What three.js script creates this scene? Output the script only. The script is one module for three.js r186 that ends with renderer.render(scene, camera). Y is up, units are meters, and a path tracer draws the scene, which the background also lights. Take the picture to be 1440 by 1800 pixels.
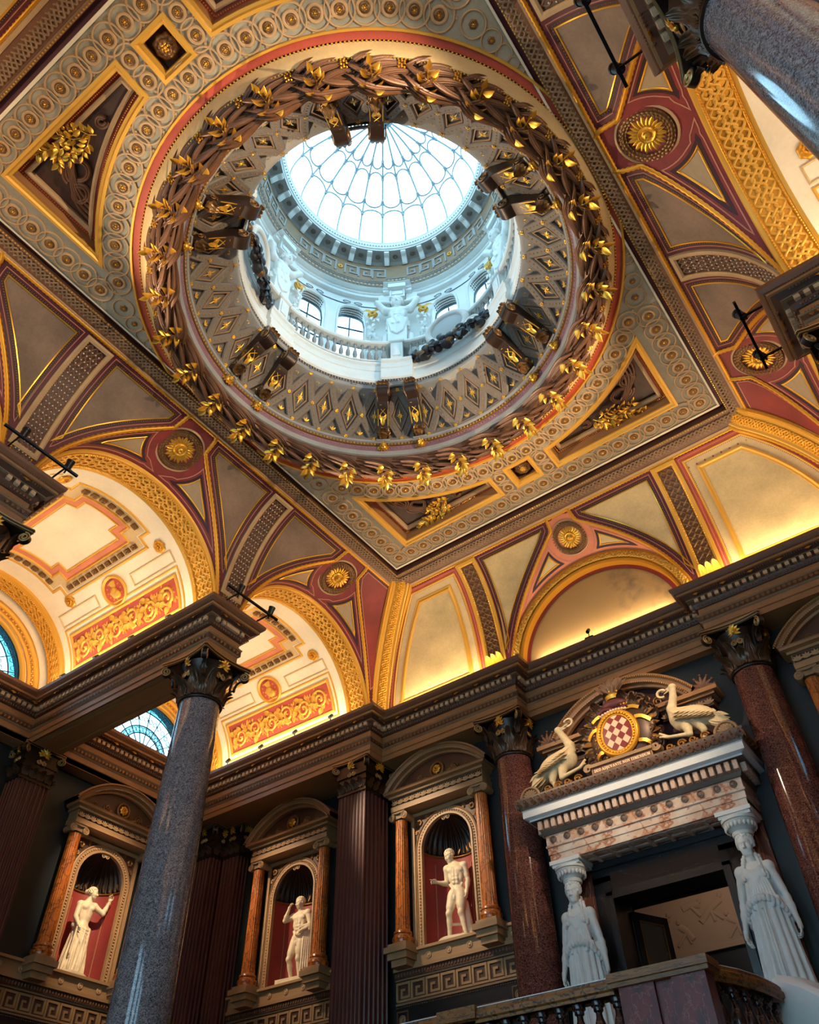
import * as THREE from 'three';
import { mergeGeometries, mergeVertices, toCreasedNormals } from 'three/addons/utils/BufferGeometryUtils.js';
import { MarchingCubes } from 'three/addons/objects/MarchingCubes.js';
import { RectAreaLightUniformsLib } from 'three/addons/lights/RectAreaLightUniformsLib.js';

// ---------------------------------------------------------------- camera, sky, lights, exposure
// y = 0 is the photographer's eye; the entrance floor lies 1.6 m below it
const scene = new THREE.Scene();
const camera = new THREE.PerspectiveCamera(65.53, 0.8, 0.1, 200);
camera.position.set(5.5897, 0, 7.0211);
camera.rotation.order = 'YXZ';
camera.rotation.set(0.7999, 0.6133, -0.0274);
scene.add(camera);
const renderer = new THREE.WebGLRenderer({ antialias: true });
renderer.toneMapping = THREE.LinearToneMapping;
renderer.toneMappingExposure = 1.3;
renderer.shadowMap.enabled = true;
RectAreaLightUniformsLib.init();
scene.background = new THREE.Color().setRGB(2.0, 3.75, 5.0);
const WARM = new THREE.Color().setRGB(1.0, 0.81, 0.56);
const H = 15.91, TAU = Math.PI * 2, PI = Math.PI;

const V = (x, y, z) => new THREE.Vector3(x, y, z);
// lamps: warm strip lights lying on the cornices, shining up into coves and vaults
const LAMPS = [];
function stripLight(x0, z0, x1, z1, tx, tz, k) {            // strip from (x0,z0) to (x1,z1), aimed up towards (tx, tz)
  const l = Math.hypot(x1 - x0, z1 - z0), y = 12.42, c = V((x0 + x1) / 2, y, (z0 + z1) / 2), L = new THREE.RectAreaLight(WARM, k, l, .08);
  const dir = V(tx - c.x, 2.2, tz - c.z).normalize(), ax = V(x1 - x0, 0, z1 - z0).normalize(), z = dir.clone().negate(), yv = z.clone().cross(ax).normalize();
  L.quaternion.setFromRotationMatrix(new THREE.Matrix4().makeBasis(ax, yv, z)); L.position.copy(c); L.name = 'strip_light'; scene.add(L); LAMPS.push([c, l, ax]);
}
const KB = 84, KV = 62;
for (const [a, b] of [[-6.3, -2.75], [2.75, 6.3]]) stripLight(a, -9.0, b, -9.0, (a + b) / 2, -9.25, KB);
stripLight(-1.9, -9.36, 1.9, -9.36, 0, -9.3, KB * .55);
for (const sx of [-1, 1]) for (const zc of [-6.08, 0, 6.08]) for (const s of [-1, 1]) stripLight(sx * 7.6, zc + s * 2.2, sx * 13.2, zc + s * 2.2, sx * 10.4, zc + s * 1.7, KV);
for (const [a, b] of [[-6.3, -2.75], [2.75, 6.3]]) stripLight(a, 9.0, b, 9.0, (a + b) / 2, 9.25, KB);
const KS = 190, STATUE_SPOTS = [[-8.3, 12.5, -4.1, -5.3, 7.7, -10.1, 230], [-12.9, 12.5, -4.0, -10.5, 7.7, -10.1, 200], [-9.2, 12.5, -3.95, -14.4, 7.7, -6.1, 220], [6.1, 12.75, -2.5, .1, 9.2, -9.1, 230], [-6.1, 12.75, -2.5, .1, 8.9, -9.1, 150]];
// ---------------------------------------------------------------- helpers
let seed = 7;
const rnd = () => { seed = (seed * 1664525 + 1013904223) >>> 0; return seed / 4294967296; };
const used = {};
const numbered = n => (n in used) ? n + '_' + String(++used[n]).padStart(3, '0') : (used[n] = 0, n);
const sh = o => { o.castShadow = o.receiveShadow = true; return o; };
function thing(name, label, category, [x, y, z] = [0, 0, 0], turn = 0, group) {
  const o = new THREE.Group(); o.name = numbered(name); scene.add(o);
  o.position.set(x, y, z); o.rotation.y = turn; o.userData = { label, category };
  if (group) o.userData.group = group;
  return o;
}
function struct(name, label, category = 'ceiling') {
  const o = new THREE.Group(); o.name = numbered(name); scene.add(o);
  o.userData = { label, category, kind: 'structure' }; return o;
}
function dup(root, [x, y, z], turn, label, group) {
  const r = root.clone(); r.name = numbered(root.name.replace(/_\d\d\d$/, '')); scene.add(r);
  r.position.set(x, y, z); r.rotation.y = turn;
  r.userData = { ...root.userData };
  if (label) r.userData.label = label;
  if (group) r.userData.group = group;
  return r;
}
function prep(g) {
  if (g.index) g = g.toNonIndexed();
  for (const k of Object.keys(g.attributes)) if (!['position', 'normal', 'uv'].includes(k)) g.deleteAttribute(k);
  if (!g.attributes.uv) g.setAttribute('uv', new THREE.BufferAttribute(new Float32Array(g.attributes.position.count * 2), 2));
  if (!g.attributes.normal) g.computeVertexNormals();
  return g;
}
const MG = l => l.length === 1 ? l[0] : mergeGeometries(l.map(prep));
function part(name, g, m, parent, label) {
  const o = sh(new THREE.Mesh(Array.isArray(g) ? MG(g) : g, m)); o.name = name; parent.add(o);
  if (label) o.userData.label = label;
  return o;
}
function stuff(name, g, m, parent, mats, label) {          // pieces too small to pick apart: one InstancedMesh
  const o = sh(new THREE.InstancedMesh(g, m, mats.length)); o.name = name; o.userData.kind = 'stuff';
  if (label) o.userData.label = label;
  mats.forEach((a, i) => o.setMatrixAt(i, a)); parent.add(o); return o;
}
const TX = (g, x = 0, y = 0, z = 0, rx = 0, ry = 0, rz = 0, sx = 1, sy = sx, sz = sx) =>
  g.applyMatrix4(new THREE.Matrix4().compose(V(x, y, z), new THREE.Quaternion().setFromEuler(new THREE.Euler(rx, ry, rz, 'YXZ')), V(sx, sy, sz)));
const box = (x0, x1, y0, y1, z0, z1) => TX(new THREE.BoxGeometry(x1 - x0, y1 - y0, z1 - z0), (x0 + x1) / 2, (y0 + y1) / 2, (z0 + z1) / 2);
const frameM = (p, n, t, s = 1) => {                       // matrix with z = n (out of the surface), x = t
  const z = n.clone().normalize(), x = t.clone().addScaledVector(z, -t.dot(z)).normalize(), y = z.clone().cross(x);
  return new THREE.Matrix4().makeBasis(x.multiplyScalar(s), y.multiplyScalar(s), z.multiplyScalar(s)).setPosition(p);
};
function grid(nu, nv, fn, crease) {
  const P = [], U = [], I = [];
  for (let i = 0; i <= nu; i++) for (let j = 0; j <= nv; j++) { const p = fn(i / nu, j / nv); P.push(p.x, p.y, p.z); U.push(p.u ?? i / nu, p.v ?? j / nv); }
  for (let i = 0; i < nu; i++) for (let j = 0; j < nv; j++) { const a = i * (nv + 1) + j, b = a + nv + 1; I.push(a, b, a + 1, b, b + 1, a + 1); }
  let g = new THREE.BufferGeometry(); g.setAttribute('position', new THREE.Float32BufferAttribute(P, 3)); g.setAttribute('uv', new THREE.Float32BufferAttribute(U, 2)); g.setIndex(I);
  if (crease) g = toCreasedNormals(g, crease); else g.computeVertexNormals();
  return g;
}
// sweep a 2-D profile [side, up] along a path; ups are the surface normals along it
function sweep(pts, ups, prof, { closed = false, mod, caps = false, crease = 0.7 } = {}) {
  const n = pts.length, m = prof.length, P = [], U = [], I = []; let s = 0;
  const rows = closed ? n + 1 : n;
  for (let q = 0; q < rows; q++) {
    const i = q % n, p = pts[i], up = Array.isArray(ups) ? ups[i] : ups;
    const a = closed || i > 0 ? pts[(i - 1 + n) % n] : null, b = closed || i < n - 1 ? pts[(i + 1) % n] : null;
    const t0 = (a ? p.clone().sub(a) : b.clone().sub(p)).normalize(), t1 = (b ? b.clone().sub(p) : p.clone().sub(a)).normalize();
    const t = t0.clone().add(t1).normalize(), c = Math.max(0.35, t.dot(t1));
    const side = t.clone().cross(up).normalize().multiplyScalar(1 / c), uu = side.clone().cross(t).normalize();
    if (q > 0) s += p.distanceTo(pts[(q - 1) % n]);
    const k = mod ? mod(s, q) : 1; let l = 0;
    for (let j = 0; j < m; j++) {
      const [w, h] = prof[j]; if (j) l += Math.hypot(w - prof[j - 1][0], h - prof[j - 1][1]);
      const kk = Array.isArray(k) ? k : [k, k];
      P.push(p.x + side.x * w * kk[0] + uu.x * h * kk[1], p.y + side.y * w * kk[0] + uu.y * h * kk[1], p.z + side.z * w * kk[0] + uu.z * h * kk[1]); U.push(s, l);
    }
  }
  for (let i = 0; i < rows - 1; i++) for (let j = 0; j < m - 1; j++) { const a = i * m + j, b = a + m; I.push(a, a + 1, b, b, a + 1, b + 1); }
  if (caps && !closed) for (const [r, f] of [[0, 1], [rows - 1, 0]]) for (let j = 1; j < m - 1; j++) f ? I.push(r * m, r * m + j + 1, r * m + j) : I.push(r * m, r * m + j, r * m + j + 1);
  let g = new THREE.BufferGeometry(); g.setAttribute('position', new THREE.Float32BufferAttribute(P, 3)); g.setAttribute('uv', new THREE.Float32BufferAttribute(U, 2)); g.setIndex(I);
  if (crease === 0) { g = g.toNonIndexed(); g.computeVertexNormals(); } else if (crease >= 3) g.computeVertexNormals(); else g = toCreasedNormals(g, crease);
  return g;
}
const rectP = (w, h, b = 0) => [[-w, b], [-w, h], [w, h], [w, b]];          // flat ribbon
const roundP = (w, h, n = 4) => Array.from({ length: n + 1 }, (_, i) => { const a = PI - PI * i / n; return [w * Math.cos(a), h * Math.sin(a)]; });
const tubeP = (r, n = 6) => Array.from({ length: n + 1 }, (_, i) => [r * Math.cos(-TAU * i / n + PI), r * Math.sin(-TAU * i / n + PI)]);
const lathe = (pts, seg = 48) => { const g = new THREE.LatheGeometry(pts.map(([r, y]) => new THREE.Vector2(Math.max(r, 1e-4), y)), seg);
  let L = 0; const ls = pts.map((p, i) => (L += i ? Math.hypot(p[0] - pts[i - 1][0], p[1] - pts[i - 1][1]) : 0)), rr = Math.max(...pts.map(p => p[0]));
  const u = g.attributes.uv, m = pts.length; for (let i = 0; i < u.count; i++) u.setXY(i, u.getX(i) * TAU * rr, ls[i % m]);
  return g; };
const latheC = (pts, seg = 48, cr = 0.6) => toCreasedNormals(lathe(pts, seg), cr);
// a polygon in parameter space, cut fine and laid on a surface map(u, v) -> {p, n}
function patch(poly, map, res = 0.15, off = 0, holes = []) {
  const c = poly.map(p => new THREE.Vector2(p[0], p[1])), hs = holes.map(h => h.map(p => new THREE.Vector2(p[0], p[1])));
  if (THREE.ShapeUtils.isClockWise(c)) c.reverse(); hs.forEach(h => { if (!THREE.ShapeUtils.isClockWise(h)) h.reverse(); });
  const tri = THREE.ShapeUtils.triangulateShape(c, hs), all = c.concat(...hs), P = [], U = [];
  const emit = (a, b, d, k) => {
    const l = [a.distanceTo(b), b.distanceTo(d), d.distanceTo(a)], m = Math.max(...l);
    if (m > res && k < 9) {
      if (l[0] === m) { const e = a.clone().add(b).multiplyScalar(.5); emit(a, e, d, k + 1); emit(e, b, d, k + 1); }
      else if (l[1] === m) { const e = b.clone().add(d).multiplyScalar(.5); emit(a, b, e, k + 1); emit(a, e, d, k + 1); }
      else { const e = d.clone().add(a).multiplyScalar(.5); emit(a, b, e, k + 1); emit(e, b, d, k + 1); }
      return;
    }
    for (const q of [a, b, d]) { const r = map(q.x, q.y); P.push(r.p.x + r.n.x * off, r.p.y + r.n.y * off, r.p.z + r.n.z * off); U.push(q.x, q.y); }
  };
  for (const [a, b, d] of tri) emit(all[a], all[b], all[d], 0);
  let g = new THREE.BufferGeometry(); g.setAttribute('position', new THREE.Float32BufferAttribute(P, 3)); g.setAttribute('uv', new THREE.Float32BufferAttribute(U, 2));
  return toCreasedNormals(g, 0.5);
}
const nrmMap = f => (u, v) => { const e = 1e-3, p = f(u, v), a = f(u + e, v).sub(p), b = f(u, v + e).sub(p); return { p, n: a.cross(b).normalize() }; };
const along = (map, uv, step = 0.12, closed = false) => {   // resample a parameter polyline on a surface
  const pts = [], ups = [], N = closed ? uv.length : uv.length - 1;
  for (let i = 0; i < N; i++) { const a = uv[i], b = uv[(i + 1) % uv.length], k = Math.max(1, Math.ceil(Math.hypot(b[0] - a[0], b[1] - a[1]) / step));
    for (let j = 0; j < k; j++) { const r = map(a[0] + (b[0] - a[0]) * j / k, a[1] + (b[1] - a[1]) * j / k); pts.push(r.p); ups.push(r.n); } }
  if (!closed) { const r = map(...uv[uv.length - 1]); pts.push(r.p); ups.push(r.n); }
  return [pts, ups];
};
const onSurf = (map, uv, prof, o = {}) => { const [a, b] = along(map, uv, o.step, o.closed); return sweep(a, b, prof, o); };
function inset(poly, d) {                                    // shrink a polygon (mitred); works for mildly curved outlines
  const A = poly.reduce((s, p, i) => { const q = poly[(i + 1) % poly.length]; return s + p[0] * q[1] - q[0] * p[1]; }, 0), sg = A > 0 ? 1 : -1, n = poly.length;
  return poly.map((p, i) => {
    const a = poly[(i - 1 + n) % n], b = poly[(i + 1) % n];
    let t0 = [p[0] - a[0], p[1] - a[1]], t1 = [b[0] - p[0], b[1] - p[1]]; const l0 = Math.hypot(...t0) || 1, l1 = Math.hypot(...t1) || 1;
    t0 = [t0[0] / l0, t0[1] / l0]; t1 = [t1[0] / l1, t1[1] / l1];
    const n0 = [-t0[1] * sg, t0[0] * sg], n1 = [-t1[1] * sg, t1[0] * sg]; let m = [n0[0] + n1[0], n0[1] + n1[1]]; const ml = Math.hypot(...m) || 1; m = [m[0] / ml, m[1] / ml];
    const k = d / Math.max(0.3, m[0] * n0[0] + m[1] * n0[1]); return [p[0] + m[0] * k, p[1] + m[1] * k];
  });
}
const polar = (r, y, az) => V(r * Math.sin(az), y, -r * Math.cos(az));   // azimuth from -z towards +x
const rad = d => d * PI / 180;
function flower(petals, r, h, w = 1, g0 = 0.25) {            // a flower of cupped petals in the xy plane, facing +z
  const L = [];
  for (let k = 0; k < petals; k++) {
    const a = TAU * k / petals;
    L.push(TX(grid(4, 3, (u, v) => { const x = r * (g0 + (1 - g0) * u), ww = w * r * Math.sin(PI / petals) * Math.sin(PI * (0.25 + 0.7 * u)) * 1.15, y = ww * (v * 2 - 1); return V(x, y, h * (0.35 + 0.9 * Math.sin(PI * (0.1 + 0.8 * u)) - 0.5 * Math.abs(v * 2 - 1))); }), 0, 0, 0, 0, 0, a));
  }
  return L;
}
const ball = (r, x = 0, y = 0, z = 0, d = 1) => TX(new THREE.IcosahedronGeometry(r, d), x, y, z);
function leaf(l, w, c = 0.25, bend = 0.3) {                  // pointed folded leaf along +x, facing +z
  return grid(5, 2, (u, v) => { const k = v * 2 - 1, ww = w * Math.sin(PI * Math.pow(u, 0.8)) * 0.5; return V(l * u, k * ww, bend * l * u * (1 - u) + c * Math.abs(k) * ww); });
}
// ---------------------------------------------------------------- procedural textures
const hash2 = (x, y, s) => { let h = (x * 374761393 + y * 668265263 + s * 974634777) | 0; h = Math.imul(h ^ (h >>> 13), 1274126177); return ((h ^ (h >>> 16)) >>> 0) / 4294967296; };
function vnoise(x, y, per, s) {
  const i = Math.floor(x), j = Math.floor(y), f = x - i, g = y - j, u = f * f * (3 - 2 * f), v = g * g * (3 - 2 * g), w = a => ((a % per) + per) % per;
  const a = hash2(w(i), w(j), s), b = hash2(w(i + 1), w(j), s), c = hash2(w(i), w(j + 1), s), d = hash2(w(i + 1), w(j + 1), s);
  return a + (b - a) * u + (c - a) * v + (a - b - c + d) * u * v;
}
const fbm = (x, y, f, o, s) => { let r = 0, a = 0.5, t = 0; for (let k = 0; k < o; k++) { r += a * vnoise(x * f, y * f, f, s + k); t += a; a *= 0.55; f *= 2; } return r / t; };
function tex(n, size, fn, srgb = true) {                     // fn(u, v) -> [r, g, b] 0..1, tile of `size` metres
  const d = new Uint8Array(n * n * 4);
  for (let j = 0; j < n; j++) for (let i = 0; i < n; i++) { const c = fn(i / n, j / n), k = (j * n + i) * 4; for (let q = 0; q < 3; q++) d[k + q] = Math.max(0, Math.min(255, c[q] * 255)); d[k + 3] = 255; }
  const t = new THREE.DataTexture(d, n, n); t.wrapS = t.wrapT = THREE.RepeatWrapping; t.magFilter = THREE.LinearFilter; t.minFilter = THREE.LinearMipmapLinearFilter; t.generateMipmaps = true;
  if (srgb) t.colorSpace = THREE.SRGBColorSpace; t.repeat.set(1 / size, 1 / size); t.needsUpdate = true; return t;
}
const mixc = (a, b, t) => a.map((x, i) => x + (b[i] - x) * t), cl = x => Math.max(0, Math.min(1, x));
const hexc = h => [(h >> 16) / 255, ((h >> 8) & 255) / 255, (h & 255) / 255];
const mottle = (h, amt, s, size = 2, f = 4, n = 256) => tex(n, size, (u, v) => { const a = fbm(u, v, f, 5, s) - 0.5, b = fbm(u, v, f * 16, 2, s + 40) - 0.5; return hexc(h).map(c => c * (1 + amt * 2.4 * a + amt * 0.7 * b)); });
const granite = (dark, mid, lite, s, size = 0.9) => tex(512, size, (u, v) => { const a = hash2(Math.floor(u * 256), Math.floor(v * 256), s), b = fbm(u, v, 64, 3, s), c = fbm(u, v, 5, 3, s + 9);
  let k = mixc(hexc(mid), hexc(lite), cl((b - 0.5) * 3)); k = mixc(k, hexc(dark), cl((0.46 - b) * 5)); if (a > 0.93) k = mixc(k, hexc(lite), 0.6); if (a < 0.08) k = mixc(k, hexc(dark), 0.7); return k.map(x => x * (0.88 + 0.24 * c)); });
const marble = (base, vein, alt, s, size = 1.2, sharp = 7) => tex(512, size, (u, v) => { const w = fbm(u, v, 4, 5, s), q = fbm(u, v, 3, 5, s + 20), m = Math.pow(Math.max(0, 1 - Math.abs(fbm(u + 0.2 * (w - .5), v, 5, 5, s + 50) - 0.5) * (sharp * 2.2)), 2);
  return mixc(mixc(hexc(base), hexc(alt), cl((q - 0.35) * 2.2)), hexc(vein), cl(m * 0.9)); });
const MS = (color, roughness = 0.6, metalness = 0, extra = {}) => new THREE.MeshStandardMaterial({ color, roughness, metalness, side: THREE.DoubleSide, ...extra });
const MM = (map, roughness = 0.6, metalness = 0, extra = {}) => new THREE.MeshStandardMaterial({ color: 0xffffff, map, roughness, metalness, side: THREE.DoubleSide, ...extra });
const mat = {
  gray: MM(mottle(0x9a8f78, 0.10, 3), 0.8), tan: MM(mottle(0xb08c62, 0.08, 5), 0.6), tanD: MM(mottle(0x8a6a4a, 0.10, 6), 0.6),
  ochre: MM(mottle(0xcbab78, 0.09, 8, 3), 0.65), cream: MM(mottle(0xe3d2b4, 0.05, 9, 3), 0.7), panel: MM(mottle(0xa58a68, 0.13, 11, 2.5), 0.75),
  panelB: MM(mottle(0xc4a772, 0.12, 12, 2.5), 0.6), stain: null,
  gold: MS(0xe0a83c, 0.34, 0.75), goldB: MS(0xd08f25, 0.42, 0.55), goldP: MS(0xd9a03c, 0.5, 0.35), goldD: MS(0x8a5a20, 0.45, 0.5),
  red: MM(mottle(0xb0472e, 0.10, 14), 0.65), coral: MM(mottle(0xcf7a55, 0.08, 15), 0.65), maroon: MM(mottle(0x54181c, 0.12, 16), 0.6), maroonD: MM(mottle(0x361418, 0.12, 17), 0.6),
  pink: MS(0xb87860, 0.6), bronze: MM(mottle(0x6e4830, 0.2, 18, 0.7), 0.42, 0.2), bronzeG: MS(0x7a5630, 0.4, 0.5), dark: MS(0x1c1412, 0.6), black: MS(0x0d0d0f, 0.45),
  brown: MM(mottle(0x98693f, 0.10, 19), 0.5), brownD: MM(mottle(0x4a2d1d, 0.15, 20), 0.5), brownM: MM(mottle(0x6d452b, 0.12, 21), 0.5), dentil: MM(mottle(0xc6a27c, 0.08, 22), 0.55),
  white: MM(mottle(0xdfdeda, 0.04, 23), 0.6), stoneG: MM(mottle(0x8f8b86, 0.08, 24), 0.65), lilac: MM(mottle(0x7b5560, 0.1, 25), 0.6), coffer: MM(mottle(0x6f6257, 0.08, 26), 0.65), cofferD: MM(mottle(0x453a35, 0.1, 27), 0.7),
  bluep: MS(0xb4b8b8, 0.55), paleB: MM(mottle(0xd9d7d1, 0.04, 29), 0.6), iron: MS(0x31434c, 0.5, 0.3), ribB: MS(0x7d898e, 0.5),
  graniteG: MM(granite(0x353031, 0x746a6b, 0xa39a99, 31), 0.09), graniteR: MM(granite(0x2c1513, 0x66382f, 0x93655a, 32), 0.08),
  pier: MM(mottle(0x4c2420, 0.16, 33, 1.2), 0.38), wallD: MM(mottle(0x192022, 0.2, 34, 2), 0.5),
  orangeM: MM(marble(0xa8571c, 0x4a2410, 0xc97a30, 35, 1.1), 0.28), redM: MM(marble(0x6b2018, 0x8f5a4c, 0x3c120f, 36, 0.9, 9), 0.5),
  marbleP: MM(marble(0xd2bfae, 0xa9694a, 0xc39a80, 37, 0.9, 5), 0.35), marbleW: MM(mottle(0xdedcd8, 0.04, 38), 0.3), marbleB: MM(marble(0x121116, 0x45403d, 0x08080a, 39, 1.0, 12), 0.3),
  statue: MM(mottle(0xd8c3a0, 0.10, 40, 0.6), 0.5), statueW: MM(mottle(0xd6d3cc, 0.05, 41, 0.6), 0.55), redN: MM(mottle(0x8c3028, 0.12, 42), 0.6),
  ostrich: MM(mottle(0xd0b58a, 0.12, 43, 0.5), 0.6), feather: MS(0x6a4a34, 0.6),
  bronzeK: MM(mottle(0x33231a, 0.2, 28, 0.7), 0.36, 0.4),
  glass: new THREE.MeshPhysicalMaterial({ color: 0xffffff, roughness: 0.0, transmission: 1, thickness: 0, ior: 1.45, side: THREE.DoubleSide }),
};
// ---------------------------------------------------------------- flat ceiling with its circle
const RC = 5.35;
const ceilingO = struct('ceiling', 'flat grey ceiling with interlaced gilt rings around the great circle');
const flatMap = (x, z) => ({ p: V(x, H, z), n: V(0, -1, 0) });
const triPoly = (sx, sz) => {                                 // sunk corner panel: straight sides and one side following the circle
  const P = [[0.9, 6.56]]; const a0 = Math.asin(0.9 / 6.02), a1 = Math.asin(4.12 / 6.02);
  for (let i = 0; i <= 12; i++) { const a = a0 + (a1 - a0) * i / 12; P.push([6.02 * Math.sin(a), 6.02 * Math.cos(a)]); }
  P.push([4.12, 6.56]); return P.map(([x, z]) => [x * sx, z * sz]);
};
const sqPoly = sz => [[-.32, 5.92], [.32, 5.92], [.32, 6.56], [-.32, 6.56]].map(([x, z]) => [x, z * sz]);
for (const sz of [-1, 1]) {
  const out = []; for (let i = 0; i <= 48; i++) { const a = -Math.asin(5 / RC) + 2 * Math.asin(5 / RC) * i / 48; out.push([RC * Math.sin(a), RC * Math.cos(a) * sz]); }
  out.push([5, 7.27 * sz], [-5, 7.27 * sz]);
  part('panel_field', patch(out, flatMap, 0.6, 0, [triPoly(-1, sz), triPoly(1, sz), sqPoly(sz)]), mat.gray, ceilingO, 'grey ground between the rings');
}
// interlaced rings and rosettes
const ringPos = [], PITCH = 0.433;
for (const sz of [-1, 1]) {
  for (let k = 0; k <= 21; k++) ringPos.push([-4.66 + k * 9.32 / 21, 6.93 * sz]);
  for (const sx of [-1, 1]) for (let k = 1; k <= 8; k++) { const z = 6.93 - k * PITCH; if (Math.hypot(4.66, z) > 5.95) ringPos.push([4.66 * sx, z * sz]); }
  for (let k = -13; k <= 13; k++) { const a = k * PITCH / 5.66; const x = 5.66 * Math.sin(a), z = 5.66 * Math.cos(a); if (Math.abs(x) < 4.45) ringPos.push([x, z * sz]); }
  for (const sx of [-1, 1]) for (const z of [6.06, 6.49]) ringPos.push([0.62 * sx, z * sz]);
}
const wedge = []; for (const sz of [-1, 1]) for (const sx of [-1, 1]) for (const [x, z, k] of [[4.62, 3.3, .84], [4.74, 2.9, .7], [4.82, 2.6, .54], [4.88, 2.36, .38], [4.92, 2.18, .25]]) wedge.push([x * sx, z * sz, k]);
const ringG = latheC([[.252, 0], [.252, -.028], [.262, -.034], [.276, -.034], [.284, -.026], [.284, 0]], 28, 0.9);
const frameG = latheC([[.095, 0], [.098, -.02], [.12, -.036], [.145, -.036], [.158, -.02], [.158, 0]], 22, 0.9);
const rosG = MG(flower(6, 0.1, 0.035, 1.15, 0.15)), rosC = MG([ball(.024, 0, 0, .03), ...Array.from({ length: 6 }, (_, k) => ball(.011, .038 * Math.cos(k * TAU / 6), .038 * Math.sin(k * TAU / 6), .03, 0))]);
const studG = TX(new THREE.BoxGeometry(.045, .02, .045), 0, 0, 0, 0, PI / 4, 0);
ringPos.forEach(([x, z], i) => {
  const r = part('interlaced_ring', ringG, mat.tan, ceilingO); r.position.set(x, H, z);
  const f = part('rosette_frame', frameG, mat.tan, ceilingO); f.position.set(x, H, z);
  const o = part('rosette', rosG, mat.bronzeG, ceilingO, 'bronzed six petalled rosette'); o.position.set(x, H - 0.002, z); o.rotation.set(PI / 2, 0, hash2(i, 3, 1) * 6);
  part('rosette_heart', rosC, mat.gold, o);
});
wedge.forEach(([x, z, k], i) => { const r = part('interlaced_ring', ringG, mat.tan, ceilingO); r.position.set(x, H, z); r.scale.set(k, 1, k); if (k > .6) { const o = part('rosette', rosG, mat.bronzeG, ceilingO); o.position.set(x, H - .002, z); o.rotation.set(PI / 2, 0, i); o.scale.setScalar(k); part('rosette_heart', rosC, mat.gold, o); } });
stuff('stud', studG, mat.tan, ceilingO, ringPos.flatMap(([x, z]) => [[.215, .215], [-.215, .215], [.215, -.215], [-.215, -.215]].map(([a, b]) => new THREE.Matrix4().setPosition(x + a, H - .01, z + b))));
// sunk panels
const downMap = y => (x, z) => ({ p: V(x, y, z), n: V(0, -1, 0) });
const wallStrip = (poly, y0, y1) => { const P = poly.concat([poly[0]]); return grid(P.length - 1, 1, (u, v) => { const q = P[Math.round(u * (P.length - 1))]; return V(q[0], y0 + (y1 - y0) * v, q[1]); }, 0.5); };
const beadRow = (pts, r, step, list) => {                    // matrices for a row of beads along a polyline
  let acc = 0; for (let i = 0; i < pts.length - 1; i++) { const a = pts[i], b = pts[i + 1], l = a.distanceTo(b); while (acc < l) { list.push(new THREE.Matrix4().makeScale(r, r, r).setPosition(a.clone().lerp(b, acc / l))); acc += step; } acc -= l; } return list;
};
const beadG = new THREE.IcosahedronGeometry(1, 0);
function sprig(n, l, w, spread, berries = 4) {               // gilt leaf sprig along +x facing +z
  const L = [sweep([V(0, 0, 0), V(l * .5, l * .04, l * .08), V(l, 0, 0)], V(0, 0, 1), tubeP(l * .022, 5), { crease: 3 })];
  for (let k = 0; k < n; k++) { const s = k % 2 ? 1 : -1, t = .12 + .75 * k / n; L.push(TX(leaf(l * .42, w, .5, .35), l * t, s * l * .02, l * .05, 0, -.25, s * spread)); }
  L.push(TX(leaf(l * .45, w, .5, .3), l * .85, 0, l * .02));
  for (let k = 0; k < berries; k++) L.push(ball(l * .05, l * (.25 + .12 * k), (k % 2 ? 1 : -1) * l * .2, l * .1, 0));
  return MG(L);
}
function sprigN(l, n = 7, sd = 1) {                          // spreading oak twig: broad leaves at differing angles
  const L = [sweep([V(-.05 * l, 0, 0), V(l * .3, l * .06, l * .1), V(l * .62, -l * .02, l * .1), V(l, l * .05, l * .02)], V(0, 0, 1), tubeP(l * .028, 5), { crease: 3 })];
  for (let k = 0; k < n; k++) { const s = k % 2 ? 1 : -1, t = .1 + .78 * k / n, a = s * (.55 + .75 * hash2(k, sd, 3)), ll = l * (.34 + .14 * hash2(k, sd, 4)); L.push(TX(leaf(ll, ll * .52, .35, .35), l * t, s * l * .03, l * .08, (hash2(k, sd, 6) - .5) * .9, -.2 - .5 * hash2(k, sd, 5), a)); }
  L.push(TX(leaf(l * .4, l * .2, .35, .3), l * .9, l * .04, l * .03, .2, -.1, .1)); return MG(L);
}
const cornerSprig = MG([...[0, 1, 2, 3, 4, 5, 6].map(k => TX(sprigN(.42, 7, 2 + k), .16 * k - .1, .04 * Math.sin(k * 2), .03, 0, 0, (k % 2 ? .55 : -.6) + .1 * k)), ...Array.from({ length: 8 }, (_, k) => ball(.045, .2 + .1 * (k % 4), -.3 + .09 * Math.floor(k / 4), .08, 1))]);
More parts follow.
